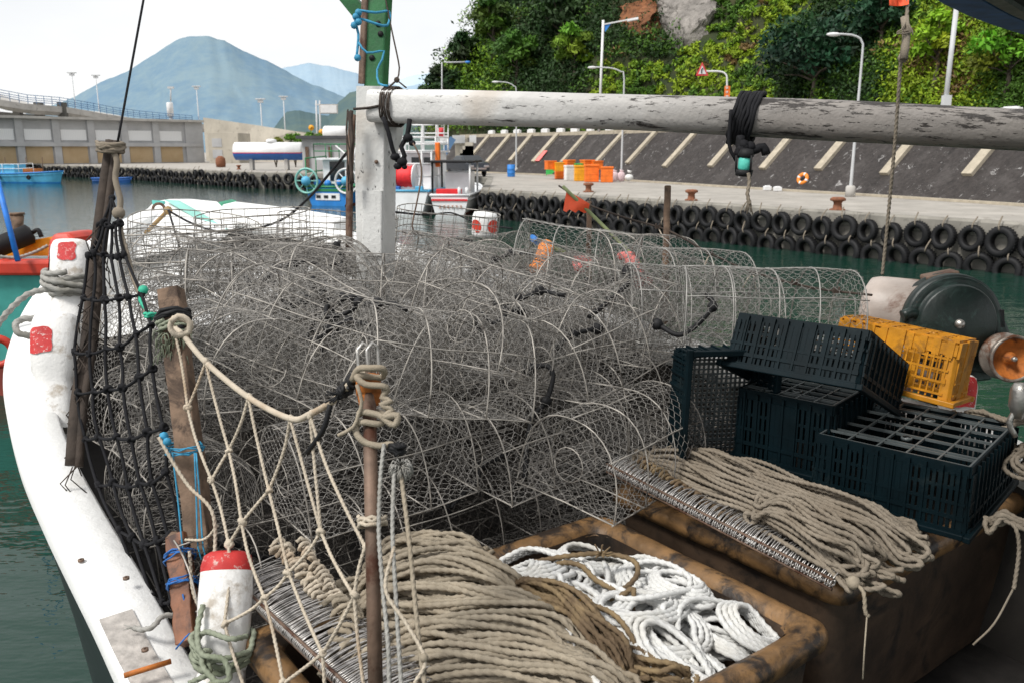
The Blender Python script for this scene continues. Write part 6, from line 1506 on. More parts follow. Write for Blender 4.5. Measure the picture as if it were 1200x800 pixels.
# knots and chain-sinnets of tan line beside the hook racks
def sinnet(pts, r, w, step, mat, label, name='knotted_line'):
    S = catmull([tuple(p) for p in pts], step); mb = MB()
    T = np.gradient(S, axis=0); T /= np.linalg.norm(T, axis=1)[:, None]; N = np.cross(T, [0, 0, 1.0]); out = []
    for i, (p, n_, t_) in enumerate(zip(S, N, T)):
        for q in range(5):
            a = q / 5 * 6.283 + g.uniform(-.9, .9); out.append(p + n_ * w * math.cos(a) * (0.6 + .9 * g.random()) + np.array([0, 0, 1]) * (w * 0.75 * math.sin(a) + w) + t_ * step * q / 5)
    mb.rope(out, r); return solo(name, mb, mat, label, 'rope', Vector(tuple(S[0])))
sinnet([W(324, 645, 2.98), W(345, 665, 2.92), W(365, 690, 2.86), W(385, 712, 2.80)], 0.009, 0.026, 0.022, 'net_twine', 'knotted sandy line lying over the middle of the near hook rack')
sinnet([W(352, 640, 2.95), W(370, 668, 2.9), W(392, 700, 2.82), (W(420, 745, 2.7))], 0.008, 0.020, 0.022, 'net_twine', 'second knotted sandy line lying beside the near hook rack')
sinnet([W(395, 715, 2.78), W(410, 740, 2.7), W(402, 765, 2.62), W(430, 780, 2.58)], 0.011, 0.035, 0.03, 'tan_rope', 'clump of knotted tan rope left of the rusty pipe')
sinnet([W(752, 545, 3.72), W(785, 568, 3.6), W(830, 598, 3.45), W(880, 630, 3.3)], 0.009, 0.022, 0.024, 'brown_rope', 'knotted brown line between the far hook rack and the grey hanks')
mb = MB(); mb.rope([W(992, 678, 2.95), W(1003, 684, 2.9), W(1012, 694, 2.86), W(1014, 716, 2.85), W(1018, 722, 2.85)], 0.008); mb.ball(W(1000, 682, 2.9), 0.025, 9); mb.tube([W(1016, 720, 2.85), W(1013, 760, 2.84), W(1011, 795, 2.84)], 0.003, 5)
solo('rope_tail', mb, 'tan_rope', 'knotted rope tail hanging down the corner of the far bin', 'rope', W(1003, 684, 2.9))
mb = MB(); mb.rope([W(1178, 610, 3.1), W(1190, 618, 3.05), W(1194, 645, 3.05), W(1188, 690, 3.05)], 0.008); mb.tube([W(1187, 690, 3.05), W(1165, 730, 3.05), W(1140, 755, 3.05)], 0.004, 5, 0.03); solo('rope_tail', mb, 'grey_rope', 'rope tail hanging down the right side of the far bin', 'rope', W(1190, 618, 3.05))

# ================================================================ hook racks
def hook_rack(label, A, Bq, across, n, ln, rise, far_bar=True):
    A = Vector(A); Bq = Vector(Bq); t = thing('hook_rack', label, 'hook rack', A); ac = Vector(across).normalized(); ax = (Bq - A).normalized()
    mb = MB(); mb.tube([A, Bq], 0.006, 7); mb.tube([A + Vector((0, 0, 0.035)), Bq + Vector((0, 0, 0.035))], 0.006, 6); obj('bar', mb, 'rusty_steel', t)
    if far_bar:
        mb = MB(); o = ac * ln * 0.82 + Vector((0, 0, rise * 0.9)); mb.tube([A + o, Bq + o], 0.007, 6); obj('bar', mb, 'rusty_steel', t)
    up = Vector((0, 0, 1)); hm = []
    for v in range(4):      # snap hook: coil spring at the bar, long wire shank, eye at the other end
        mb = MB(); g2 = random.Random(v); sp = coil(Vector((0, 0, 0.002)), ax, 0.013, 1.6, 0.004, 0, 0.001)
        mb.tube(sp, 0.0021, 5)
        L_ = ln * g2.uniform(0.9, 1.08); tipp = ac * L_ + up * rise * g2.uniform(0.7, 1.25) + ax * g2.uniform(-.012, .012)
        mb.tube([Vector((0, 0, 0.012)), ac * L_ * 0.3 + up * (rise * 0.3 + 0.022), ac * L_ * 0.7 + up * (rise * 0.75 + 0.018), tipp, tipp + ac * 0.012 - up * 0.008, tipp - up * 0.014, ac * L_ * 0.5 + up * rise * 0.45, Vector((0, 0, -0.012))], 0.0024, 5, 0.02)
        me = mb.mesh('hook'); me.materials.append(M['steel_hook']); hm.append(me)
    for k in range(n):
        o = bpy.data.objects.new('hook', hm[rng.randrange(4)]); col.objects.link(o); o.parent = t
        o.location = (Bq - A) * ((k + rng.uniform(0.2, 0.8)) / n) + Vector((0, 0, 0.02)); o.rotation_euler = (rng.uniform(-.05, .05), rng.uniform(-.05, .05), rng.uniform(-.16, .16))
    return t
hook_rack('near rack of steel line hooks along the left rim of the near bin', W(274, 688, 2.96), W(432, 838, 2.36), (0.82, 0.57, 0), 96, 0.20, 0.03)
hook_rack('far rack of steel line hooks along the left rim of the far bin', W(711, 552, 3.78), W(975, 690, 2.96), (0.82, 0.57, 0), 100, 0.10, 0.03)
mb = MB(); mb.poly([W(882, 628, 3.22), W(893, 632, 3.2), W(884, 638, 3.2), W(874, 633, 3.22)], (0, 0, 0.002)); solo('paper_scrap', mb, 'white_paint', 'small white scrap lying on the far hook rack', 'scrap', W(882, 630, 3.2))

# ================================================================ plastic crates
def crate(label, mat, T, L=0.60, Wd=0.44, H=0.29, grid=(7, 5), windows=False):
    """open crate, base at local z 0, opening up; T is its 4x4 placement"""
    t = thing('plastic_crate', label, 'crate', T.to_translation(), None, T.to_euler()); tp = 0.018
    def side(c, u, ln, nrm):        # one wall: ribs, bands and slots
        mb = MB(); u = Vector(u); nrm = Vector(nrm); Mx = basis(u, (0, 0, 1)); c = Vector(c)
        def pc(a, z, w, h, th=0.006, out=0.0): mb.box(c + u * a + Vector((0, 0, z)) + nrm * (out + tp * z / H), (w, th, h), Mx)
        if windows:
            pc(0, H * 0.5, 0.075, H * 0.98, 0.010, 0.001); pc(0, 0.045, ln, 0.05, 0.008)
            for sg in (-1, 1):
                n_ = 7
                for k in range(n_): pc(sg * (0.045 + (ln / 2 - 0.06) * (k + 0.5) / n_), H * 0.58, 0.007, H * 0.66)
                for k in range(4): pc(sg * (ln / 4 + 0.008), H * (0.30 + 0.18 * k), ln / 2 - 0.05, 0.009, 0.008, 0.001)
                for k in range(2):
                    pc(sg * (0.05 + (ln / 2 - 0.07) * rng.random()), H * (0.3 + 0.6 * rng.random()), 0.016, 0.03, 0.005)
            for k in range(9): pc(-ln / 2 + ln * (k + .5) / 9, 0.045, 0.03, 0.07, 0.012, 0.003)
        else:
            n_ = int(ln / 0.021)
            for k in range(n_):
                a = -ln / 2 + ln * (k + 0.5) / n_
                solid = abs(a) < ln * 0.13
                pc(a, H * 0.52, 0.013 if not solid else 0.024, H * 0.80, 0.007, 0.001)
            for z, h_ in ((0.022, 0.044), (H * 0.33, 0.012), (H * 0.53, 0.012), (H * 0.72, 0.016), (H * 0.93, 0.03)): pc(0, z, ln, h_, 0.008, 0.002)
            for k in range(int(ln / 0.06)): pc(-ln / 2 + 0.03 + 0.06 * k, H * 0.5, 0.009, H * 0.92, 0.012, 0.006)
        return mb
    for nm, c, u, ln, nn in (('side', (0, -Wd / 2, 0), (1, 0, 0), L, (0, -1, 0)), ('side', (0, Wd / 2, 0), (-1, 0, 0), L, (0, 1, 0)), ('end', (-L / 2, 0, 0), (0, -1, 0), Wd, (-1, 0, 0)), ('end', (L / 2, 0, 0), (0, 1, 0), Wd, (1, 0, 0))):
        obj(nm, side(c, u, ln, nn), mat, t, local=True)
    mb = MB()
    for sx_ in (-1, 1):
        for sy_ in (-1, 1):
            mb2 = MB(); mb2.poly([(sx_ * (L / 2 - .05), sy_ * (Wd / 2 - .0), 0.003), (sx_ * (L / 2 - .012), sy_ * (Wd / 2 - .004), 0.003), (sx_ * (L / 2), sy_ * (Wd / 2 - 0.02), 0.003), (sx_ * (L / 2), sy_ * (Wd / 2 - .05), 0.003), (sx_ * (L / 2 - .006), sy_ * (Wd / 2 - .05), 0.003), (sx_ * (L / 2 - .012), sy_ * (Wd / 2 - .012), .003), (sx_ * (L / 2 - .05), sy_ * (Wd / 2 - .006), 0.003)], (sx_ * tp, sy_ * tp, H - 0.006))
            obj('corner', mb2, mat, t, local=True, bevel=0.003)
    Lr, Wr = L + 2 * tp, Wd + 2 * tp; mb = MB()
    for y in (-1, 1): mb.box((0, y * (Wr / 2 + 0.006), H - 0.012), (Lr + 0.05, 0.026, 0.024))
    for x in (-1, 1): mb.box((x * (Lr / 2 + 0.006), 0, H - 0.0125), (0.026, Wr - 0.015, 0.023))
    obj('rim', mb, mat, t, local=True, bevel=0.004)
    mb = MB(); nx, ny = grid
    for k in range(nx + 1): mb.box((-L / 2 + 0.005 + (L - 0.01) * k / nx, 0, 0.006), (0.007, Wd - 0.006, 0.011))
    for k in range(ny + 1): mb.box((0, -Wd / 2 + 0.005 + (Wd - 0.01) * k / ny, 0.0065), (L - 0.004, 0.007, 0.010))
    mb.box((-L * 0.37, 0, 0.0067), (0.006, Wd - 0.01, 0.009)); mb.box((L * 0.37, 0, 0.0067), (0.006, Wd - 0.01, 0.009))
    for sx_ in (-1, 1): mb.lathe([(0.016, 0.0), (0.022, 0.0), (0.022, 0.012), (0.016, 0.012)], (sx_ * L * 0.22, 0, 0.0), n=12)
    obj('base_grid', mb, 'crate_edge' if mat == 'crate_teal' else mat, t, local=True)
    return t
simple('crate_edge', (0.075, 0.088, 0.09), 0.4, 0.3, 5, bump=0.001)
def place(center, x, z):
    Mx = basis(x, z); return Matrix.Translation(center) @ Mx.to_4x4()
# grid-topped crate (upside down) at the right
zt_ = 2.255; N_ = WZ(1132, 552, zt_); A_ = WZ(966, 503, zt_); E_ = WZ(1186, 499, zt_)
u1 = (E_ - N_).normalized(); u0 = (A_ - N_); u0 = (u0 - u1 * u0.dot(u1)).normalized(); Lx, Wx = (E_ - N_).length, (A_ - N_).dot(u0)
crate('dark teal crate upside down at right, its square base grid facing up', 'crate_teal', place((A_ + E_) / 2, u1, (0, 0, -1)), Lx, Wx, 0.285, (6, 5))
# crate lying upside down and tipped, on top of two others
n_tip = (Vector((0, 0, 1)) * math.cos(R(24)) + u1 * math.sin(R(24))); x_t = (u1 - n_tip * u1.dot(n_tip)).normalized()
cB = W(966, 396, 3.80)
crate('dark teal crate tipped upside down on top of the others, highest of the dark crates', 'crate_teal', place(cB, x_t, -n_tip), 0.56, 0.56, 0.25, (6, 5))
crate('dark crate in shadow underneath the tipped one', 'crate_teal', place(W(945, 452, 3.86), u1, (0, 0, -1)), 0.44, 0.42, 0.34, (6, 5))
o_n = Vector((0.22, -0.97, 0.02)).normalized()
crate('dark crate standing on end at left with its open side towards the viewer', 'crate_teal', place(W(832, 470, 3.95), (0.03, 0.02, 1), o_n), 0.50, 0.38, 0.22, (22, 16))
# yellow crate on its base along the rail
yl = W(980, 374, 4.02); yr = W(1127, 406, 3.66); yx = (yr - yl); yx.z = 0; ym = (yl + yr) / 2
yn = Vector((yx.y, -yx.x, 0)).normalized(); yn = yn if yn.y < 0 else -yn
tilt_ = (Vector((0, 0, 1)) - yn * 0.12 + yx.normalized() * 0.05).normalized()
crate('bright yellow-orange crate with open lattice sides on the starboard rail', 'crate_yellow', place(ym - yn * 0.16, (yr - yl), -tilt_), 0.52, 0.26, 0.29, (7, 4), True)

# ================================================================ line hauler
HS = 1.06; simple('worn_steel', (0.26, 0.23, 0.20), 0.5, 0.4, 14, metal=0.5, dirt=(0.12, 0.05, 0.025), dirtamt=0.5)
hc = W(1118, 378, 4.2); ha = Vector((-0.02, -0.99, 0.08)).normalized()      # axis, towards the viewer
hx = ha.cross(Vector((0, 0, 1))).normalized() * -1; hx = hx if hx.x > 0 else -hx; hz = ha.cross(hx); hz = hz if hz.z > 0 else -hz
t = thing('line_hauler', 'green machine line hauler with rusty pulley wheel and pale motor on the starboard rail', 'line hauler', (hc.x, hc.y, 1.9))
def H(a, b, c): return hc + (hx * a + hz * b + ha * c)
wc = (0.205, -0.145)
outl = []
r1_, r2_ = 0.215, 0.095; dl = math.hypot(*wc); base_a = math.atan2(wc[1], wc[0]); be = math.acos((r1_ - r2_) / dl)
for k in range(30): a = base_a + be + (2 * math.pi - 2 * be) * k / 29; outl.append((r1_ * math.cos(a), r1_ * math.sin(a)))
for k in range(12): a = base_a - be + 2 * be * k / 11; outl.append((wc[0] + r2_ * math.cos(a), wc[1] + r2_ * math.sin(a)))
mb = MB(); mb.poly([H(a, b, -0.10) for a, b in outl], ha * 0.11); obj('gear_case', mb, 'hauler_green', t, bevel=0.015)
mb = MB(); mb.lathe([(0.0, 0.05), (0.03, 0.05), (0.17, 0.045), (0.178, 0.035), (0.18, 0.012), (0.19, 0.008), (0.19, -0.0), (0.205, 0.0), (0.222, -0.005), (0.226, -0.03), (0.226, -0.055), (0.21, -0.07), (0.21, -0.09), (0.226, -0.095), (0.226, -0.11), (0.1, -0.12)], hc, ha, 48); cov = obj('cover_disc', mb, 'hauler_green', t)
mb = MB(); mb.lathe([(0, 0.075), (0.012, 0.074), (0.016, 0.066), (0.02, 0.064), (0.022, 0.05)], hc, ha, 20); obj('hub_bolt', mb, 'bright_steel', cov)
for k in range(8):
    a = k * 0.785 + .3; mb = MB(); mb.lathe([(0, 0.008), (0.008, 0.008), (0.009, 0)], H(math.cos(a) * .198, math.sin(a) * .198, 0.0), ha, 6); obj('cover_bolt', mb, 'rusty_steel', cov)
wcp = H(wc[0], wc[1], 0.02)
mb = MB(); mb.lathe([(0.03, 0.02), (0.095, 0.02), (0.107, 0.03), (0.107, 0.045), (0.085, 0.062), (0.08, 0.08), (0.085, 0.095), (0.107, 0.115), (0.107, 0.13), (0.098, 0.135), (0.092, 0.128)], wcp, ha, 40); pw = obj('pulley', mb, 'worn_steel', t)
mb = MB(); mb.lathe([(0.093, 0.127), (0.075, 0.100), (0.045, 0.085), (0.03, 0.082), (0.028, 0.10), (0.016, 0.104), (0.014, 0.125), (0, 0.128)], wcp, ha, 36); obj('rusty_dish', mb, 'rust_orange', pw)
mb = MB(); mb.lathe([(0, 0.142), (0.010, 0.141), (0.013, 0.135), (0.013, 0.12)], wcp, ha, 6); obj('nut', mb, 'bright_steel', pw)
mx_ = (-hx * 0.80 - ha * 0.58 + Vector((0, 0, 0.05))).normalized(); m0 = H(-0.06, 0.02, -0.14)
mb = MB(); mb.lathe([(0, 0.0), (0.165, 0.0), (0.165, 0.23), (0.156, 0.265), (0.12, 0.285), (0, 0.29)], m0, mx_, 40); obj('motor', mb, 'motor_white', t)
mb = MB(); mb.bar(H(-0.14, -0.10, -0.14), H(-0.14, -0.34, -0.14), 0.26, 0.22, ha); obj('motor_foot', mb, 'motor_white', t, bevel=0.03)
mb = MB(); mb.tube([H(-0.24, 0.03, -0.0), H(-0.19, 0.045, 0.0), H(-0.15, 0.0, -0.01), H(-0.15, -0.12, -0.02)], 0.026, 12, 0.02); obj('pipe_elbow', mb, 'hauler_green', t)
mb = MB(); mb.bar(H(-0.10, 0.195, -0.12), H(0.05, 0.225, -0.12), 0.09, 0.03); obj('bracket', mb, 'rusty_steel', t, bevel=0.01)
mb = MB(); mb.bar(H(0.12, -0.05, -0.07), H(0.15, -0.28, -0.07), 0.12, 0.10, ha); obj('stand', mb, 'hauler_green', t, bevel=0.01)
mb = MB(); mb.bar(H(0.02, -0.15, -0.1), H(0.02, -0.62, -0.1), 0.16, 0.16, ha); obj('stand', mb, 'hauler_green', t, bevel=0.01)
mb = MB(); mb.bar(H(0.21, 0.06, 0.0), H(0.22, -0.02, 0.0), 0.02, 0.02, ha); obj('lug', mb, 'black_rubber', t)
sc_ = Matrix.Translation(hc) @ Matrix.Scale(HS, 4) @ Matrix.Translation(-hc)
t.matrix_world = sc_ @ Matrix.Translation(t.location)
mb = MB(); mb.rope([W(1020, 405, 3.9), W(1012, 418, 3.9), W(1016, 430, 3.9), W(1010, 440, 3.9)], 0.008); solo('rope_end', mb, 'tan_rope', 'frayed rope end hanging from the pale hauler motor', 'rope', W(1012, 418, 3.9))
mb = MB(); c = W(1196, 462, 3.5); mb.lathe([(0, .05), (0.03, 0.045), (0.04, 0.02), (0.04, -0.05), (0.02, -0.1), (0, -.1)], c, (0, 0, 1), 14); mb.tube([c + Vector((-.01, 0, -.06)), c + Vector((-.03, 0, -.12)), c + Vector((0, 0, -.18))], 0.012, 6, 0.02); solo('hook_block', mb, 'bright_steel', 'small grey metal block hanging at the right picture edge', 'pulley', c)

# ================================================================ lifeline along the starboard side, stakes, flag, floats
mb = MB(); LL = [W(655, 218, 5.6), W(690, 240, 5.4), W(735, 256, 5.15), W(782, 270, 4.9), W(832, 297, 4.7), W(880, 318, 4.5), W(950, 337, 4.25), W(1022, 346, 4.0)]
mb.tube(LL, 0.006, 6, 0.05)
for x, y, t_ in ((690, 240, 5.4), (771, 266, 4.95), (832, 297, 4.7), (882, 319, 4.5), (931, 332, 4.3), (980, 341, 4.12)):
    c = W(x, y, t_); mb.box(c, (0.035, 0.02, 0.02)); mb.tube([c + Vector((-.012, 0, 0.02)), c + Vector((-.012, 0, -.01))], 0.006, 5); mb.tube([c + Vector((.012, 0, 0.02)), c + Vector((.012, 0, -.01))], 0.006, 5)
solo('lifeline', mb, 'dark_wood', 'sagging lifeline with small clamps along the starboard side', 'line', LL[3])
mb = MB()
for x, y, t_, q in ((832, 297, 4.7, (-7, 18)), (832, 297, 4.7, (8, 28)), (882, 319, 4.5, (-12, 20)), (882, 319, 4.5, (5, 26)), (771, 266, 4.95, (16, 40))): mb.tube([W(x, y, t_), W(x + q[0] * .6, y + q[1] * .5, t_), W(x + q[0], y + q[1], t_)], 0.004, 5)
solo('hanging_twine', mb, 'net_twine', 'thin pale twine tied down from the starboard lifeline to the traps', 'twine', W(832, 297, 4.7))
def stake(top, bot, r, label, mat='weathered_wood', sides=10, name='wooden_stake', cat='stake'):
    mb = MB(); top = Vector(top); bot = Vector(bot); ax = (top - bot); n_ = 10
    mb.tube([bot + ax * k / n_ + Vector((rng.uniform(-.003, .003), 0, 0)) for k in range(n_ + 1)], r, sides, r2=r * 0.95); return solo(name, mb, mat, label, cat, bot, bevel=0.003)
stake(W(782, 218, 4.9), W(779, 380, 4.9), 0.02, 'dark wooden stake right of the flag carrying the lifeline'); stake(W(690, 236, 5.4), W(690, 330, 5.4), 0.018, 'short wooden stake just behind the flag stick')
stake(W(457, 230, 7.2), W(450, 330, 7.2), 0.022, 'thin brown wooden stake left of the mast before the blue and green boat'); 
sp_ = [W(660, 219, 5.3), W(700, 258, 5.15), W(742, 300, 5.0), W(765, 325, 4.95)]; mb = MB(); mb.tube(sp_, 0.011, 7, 0.05)
t = thing('marker_flag', 'orange flag on a bamboo stick leaning out of the traps', 'flag', sp_[2]); obj('stick', mb, 'bamboo_green', t)
mb = MB(); Gf = []
for i in range(9):
    f = i / 8; row = []
    for j in range(7):
        h = j / 6; px = 664 + f * 27 + (-4 + 2 * f) * h; py = 223 + f * 16 + h * (24 - 14 * f) + (2.0 * math.sin(i * 2.1) if j == 6 else 0)
        row.append(tuple(W(px, py, 5.28 - 0.01 * f * 10 + 0.02 * math.sin(f * 5 + h * 3))))
    Gf.append(row)
mb.grid(Gf, True); obj('cloth', mb, 'flag_orange', t)
mb = MB(); mb.tube([W(620, 277, 5.5), W(632, 283, 5.45), W(662, 296, 5.35)], 0.013, 7, 0.05); solo('bamboo_stick', mb, 'bamboo_green', 'short greenish bamboo stick poking out between the orange and pink floats', 'stick', W(620, 277, 5.5))
def float_(pts, r, mat, label):
    mb = MB(); mb.tube(pts, r, 12, 0.03); mb.ball(pts[0], r if np.isscalar(r) else r[0], 12); return solo('foam_float', mb, mat, label, 'float', pts[0])
for pts_, r_, mt_, lb in (([W(640, 290, 5.3), W(636, 303, 5.25), W(630, 318, 5.2)], 0.05, 'float_orange', 'bright orange foam float among the traps, upright'), ([W(622, 316, 5.2), W(640, 314, 5.15)], 0.032, 'float_orange', 'smaller orange foam float lying under the upright one'), ([W(624, 279, 5.4), W(630, 284, 5.35)], 0.022, 'tub_blue', 'small blue float tip above the orange foam float'), ([W(690, 308, 5.1), W(676, 305, 5.1), W(680, 318, 5.05)], 0.03, 'float_pink', 'pink foam float seen through the mesh right of the orange one'), ([W(740, 308, 4.9), W(748, 325, 4.85), (W(752, 334, 4.8))], 0.045, 'float_pink', 'large pinkish red foam float at the foot of the flag stick'), ([W(728, 300, 4.95), W(742, 300, 4.9)], 0.025, 'float_pink', 'small pink foam float above the large pinkish one'), ([W(760, 330, 4.75), W(758, 325, 4.75)], 0.025, 'boat_red', 'small red foam float beside the large pinkish one')): float_(pts_, r_, mt_, lb)
c = W(568, 262, 6.6); t = thing('buoy', 'white round-cornered buoy with red spots on its sides behind the traps', 'buoy', c)
mb = MB(); mb.lathe([(0, -0.11), (0.085, -0.105), (0.098, -0.08), (0.098, 0.05), (0.085, 0.085), (0, 0.09)], c, (0.06, 0, 1), 24); obj('buoy_body', mb, 'white_gelcoat', t)
for k in (-2.35, -0.75):
    G = []
    for i in range(7):
        row = []
        for j in range(7):
            u = (i - 3) / 3; v = (j - 3) / 3; l = math.hypot(u, v) or 1; s_ = max(abs(u), abs(v)) / l; a = k + u * s_ * 0.55; h = -0.02 + v * s_ * 0.055
            row.append(tuple(c + Vector((math.cos(a) * 0.1, math.sin(a) * 0.1, h))))
        G.append(row)
    mb = MB(); mb.grid(G, True); obj('red_spot', mb, 'boat_red', t)

# ================================================================ stakes, pipe and nets on the port side
t = thing('wooden_post', 'square-topped weathered wooden post where the two nets meet', 'post', W(228, 640, 3.2))
mb = MB(); a, b = W(200, 340, 3.38), W(236, 650, 3.12); 
def plank(mb, a, b, w, d, seg=14, rough=0.004):
    a = Vector(a); b = Vector(b); ax = (b - a).normalized(); x = ax.cross(Vector((0, 1, 0))).normalized(); y = ax.cross(x); G = []
    for k in range(seg + 1):
        p = a + (b - a) * k / seg; row = []
        for cx_, cy_ in ((-1, -1), (-.2, -1.04), (.5, -.97), (1, -1), (1, 0), (1, 1), (-1, 1), (-1, 0)): row.append(tuple(p + x * cx_ * (w / 2 + rng.uniform(-rough, rough)) + y * cy_ * (d / 2 + rng.uniform(-rough, rough) * .5)))
        G.append(row)
    mb.grid(np.array(G).transpose(1, 0, 2), False, True); mb.poly([tuple(q) for q in G[0]][::-1]); mb.poly([tuple(q) for q in G[-1]]); return mb
plank(mb, a, b, 0.088, 0.07); obj('post_body', mb, 'weathered_wood', t, bevel=0.006)
mb = MB(); ax = (a - b).normalized(); mid = lambda f: a + (b - a) * f
mb.tube(coil(mid(0.13), ax, 0.062, 3.2, 0.012, 0.005), 0.009, 6); mb.ball(mid(0.14) + Vector((.04, -.05, 0)), 0.02, 8); obj('rubber_band', mb, 'black_rubber', t)
mb = MB(); c = mid(0.19)
for k in range(60):
    d_ = Vector((rng.uniform(-1, 1), -abs(rng.uniform(.2, 1)), rng.uniform(-1, .6))).normalized(); q = c + Vector((rng.uniform(-.05, .05), -.04, rng.uniform(-.06, .04))); mb.tube([q, q + d_ * .03, q + d_ * .04 + Vector((0, 0, -.03))], 0.0022, 4)
mb.rope(coil(c + Vector((0, 0, .02)), ax, 0.058, 2.6, 0.016, 0.008), 0.009); solo('rope_lashing', mb, 'green_rope', 'shaggy frayed rope lashing round the top of the wooden post', 'rope', c)
t = thing('wooden_post', 'short reddish wooden post bound with blue twine beside the red-topped bitt', 'post', W(215, 745, 2.95)); mb = MB(); plank(mb, W(209, 628, 3.12), W(222, 752, 2.92), 0.075, 0.06); simple('red_wood', (0.19, 0.075, 0.035), 0.6, 0.5, 9, dirt=(0.05, 0.022, 0.014), dirtamt=0.5); obj('post_body', mb, 'red_wood', t, bevel=0.006)
mb = MB(); mb.box(W(209, 629, 3.12) + Vector((0, 0, 0.004)), (0.07, 0.055, 0.012)); obj('end_grain', mb, 'weathered_wood', t)
for f, lb in ((0.21, 'blue twine wound round the upper part of the short reddish post'), (0.48, 'blue twine wound round the middle of the short reddish post')):
    mb = MB(); p = W(209, 628, 3.12).lerp(W(222, 752, 2.92), f); ax = (W(209, 628, 3.12) - W(222, 752, 2.92)).normalized()
    for k in range(4): mb.tube(coil(p + ax * rng.uniform(-.012, .012), ax + Vector((rng.uniform(-.1, .1), rng.uniform(-.1, .1), 0)), 0.053, 1.1, 0.003, 0.003), 0.0035, 5)
    if f > .4: mb.tube([p + Vector((.02, -.06, 0)), p + Vector((.03, -.07, -.06)), p + Vector((.0, -.06, -.12)), p + Vector((.05, -.07, -.17)), W(222, 742, 2.85), W(206, 760, 2.85)], 0.003, 5, 0.02)
    else: mb.tube([p + Vector((.04, -.05, 0)), p + Vector((.02, -.06, -.05)), p + Vector((-.01, -.06, -.11))], 0.003, 5)
    solo('twine', mb, 'blue_twine', lb, 'twine', p)
mb = MB(); p = W(216, 525, 3.17)
for k in range(5): mb.tube(coil(p + Vector((0, 0, rng.uniform(-.012, .012))), (rng.uniform(-.15, .15), 0.1, 1), 0.066, 1.2, 0.003, 0.004), 0.003, 5)
mb.ball(W(192, 511, 3.12), 0.018, 8); mb.ball(W(196, 517, 3.1), 0.016, 8)
for x0, x1 in ((202, 214), (228, 232), (230, 238)): mb.tube([W(x0, 530, 3.1), W((x0 + x1) / 2, 580, 3.08), W(x1, 640, 3.05), W(x1 + 4, 655, 3.04)], 0.0032, 5, 0.04)
solo('twine', mb, 'cyan_twine', 'bright blue twine knotted round the middle of the tall wooden post', 'twine', p)
mb = MB(); mb.rope([W(186, 512, 3.1), W(205, 545, 3.08), W(222, 570, 3.05), W(248, 598, 3.0), W(252, 640, 2.98), W(245, 680, 2.9)], 0.0075); mb.rope([W(217, 632, 3.05), W(240, 631, 3.02), W(255, 615, 3.0)], 0.006); mb.rope([W(222, 645, 2.98), W(226, 690, 2.95), W(236, 716, 2.92)], 0.007)
solo('rope', mb, 'net_twine', 'thin pale rope trailing from the blue knot down past the short post', 'rope', W(222, 570, 3.05))
# rusty pipe with hoops on top, wrapped with tan rope
pt, pb = W(432, 432, 2.46), W(441, 850, 2.20); t = thing('steel_pipe', 'rusty upright steel pipe wrapped with tan rope in front', 'pipe', pb)
mb = MB(); mb.tube([pb, pt], 0.0195, 14); obj('pipe_tube', mb, 'rusty_steel', t)
mb = MB(); mb.lathe([(0.0, 0), (0.036, 0), (0.036, 0.055), (0.030, 0.055), (0.028, 0.01), (0, .01)], W(432, 462, 2.45), (pt - pb), 16); mb.lathe([(0.0195, 0), (0.030, 0.006), (0.036, 0.05)], W(433, 476, 2.445), (pt - pb), 16); obj('pipe_head', mb, 'rust_orange', t)
for dx_ in (-6, 5):
    mb = MB(); mb.tube([W(428 + dx_, 440, 2.44), W(425 + dx_, 410, 2.44), W(431 + dx_, 402, 2.45), W(437 + dx_, 406, 2.46), W(439 + dx_, 440, 2.46)], 0.0055, 7, 0.02); obj('hoop', mb, 'bright_steel', t)
mb = MB(); ax = (pt - pb).normalized(); pc = lambda y: pb + (pt - pb) * ((850 - y) / 418.0)
mb.rope(coil(pc(455), ax, 0.045, 2.2, -0.018, 0.012, 0.004), 0.0105) if False else None
mb.tube([W(413, 445, 2.42), W(420, 432, 2.40), W(434, 431, 2.39), W(449, 432, 2.40), W(447, 442, 2.45), W(425, 440, 2.41), (W(418, 441, 2.40)), W(428, 450, 2.39), W(448, 452, 2.39), W(454, 456, 2.40), W(448, 465, 2.40), W(458, 470, 2.39), W(447, 474, 2.39), W(459, 480, 2.39), W(450, 488, 2.38), W(466, 486, 2.38), W(462, 498, 2.38), W(450, 490, 2.385), W(444, 486, 2.39), W(425, 482, 2.39), W(421, 484, 2.40), W(428, 482, 2.45), W(448, 484, 2.44), W(446, 496, 2.40), W(424, 494, 2.39), W(418, 497, 2.40), W(418, 508, 2.39), W(428, 518, 2.385), W(445, 522, 2.38), W(458, 520, 2.38), W(464, 527, 2.38)], 0.0095, 8, 0.012)
mb.tube([W(418, 450, 2.38), W(424, 470, 2.38), W(420, 485, 2.38), W(414, 500, 2.38), W(396, 510, 2.38)], 0.0055, 7, 0.02)
solo('rope_wrap', mb, 'tan_rope', 'thick tan rope knotted round the head of the rusty pipe', 'rope', pt)
mb = MB(); c = W(470, 546, 2.36)
for k in range(150):
    d_ = Vector((rng.gauss(0, 1), rng.gauss(-.4, .6), rng.gauss(-.5, .7))).normalized(); mb.tube([c + d_ * .008, c + d_ * .028, c + d_ * .034 + Vector((0, 0, -.012))], 0.0017, 4)
solo('rope_tuft', mb, 'mooring_rope', 'white frayed tuft hanging right of the rusty pipe', 'rope', c)
mb = MB(); mb.tube(coil(W(464, 530, 2.37), (.3, 0, 1), 0.018, 3, 0.008, 0.003), 0.007, 6); solo('tape_wrap', mb, 'black_rubber', 'black tape wrapped on the tan rope above the white tuft', 'tape', W(464, 530, 2.37))
mb = MB()
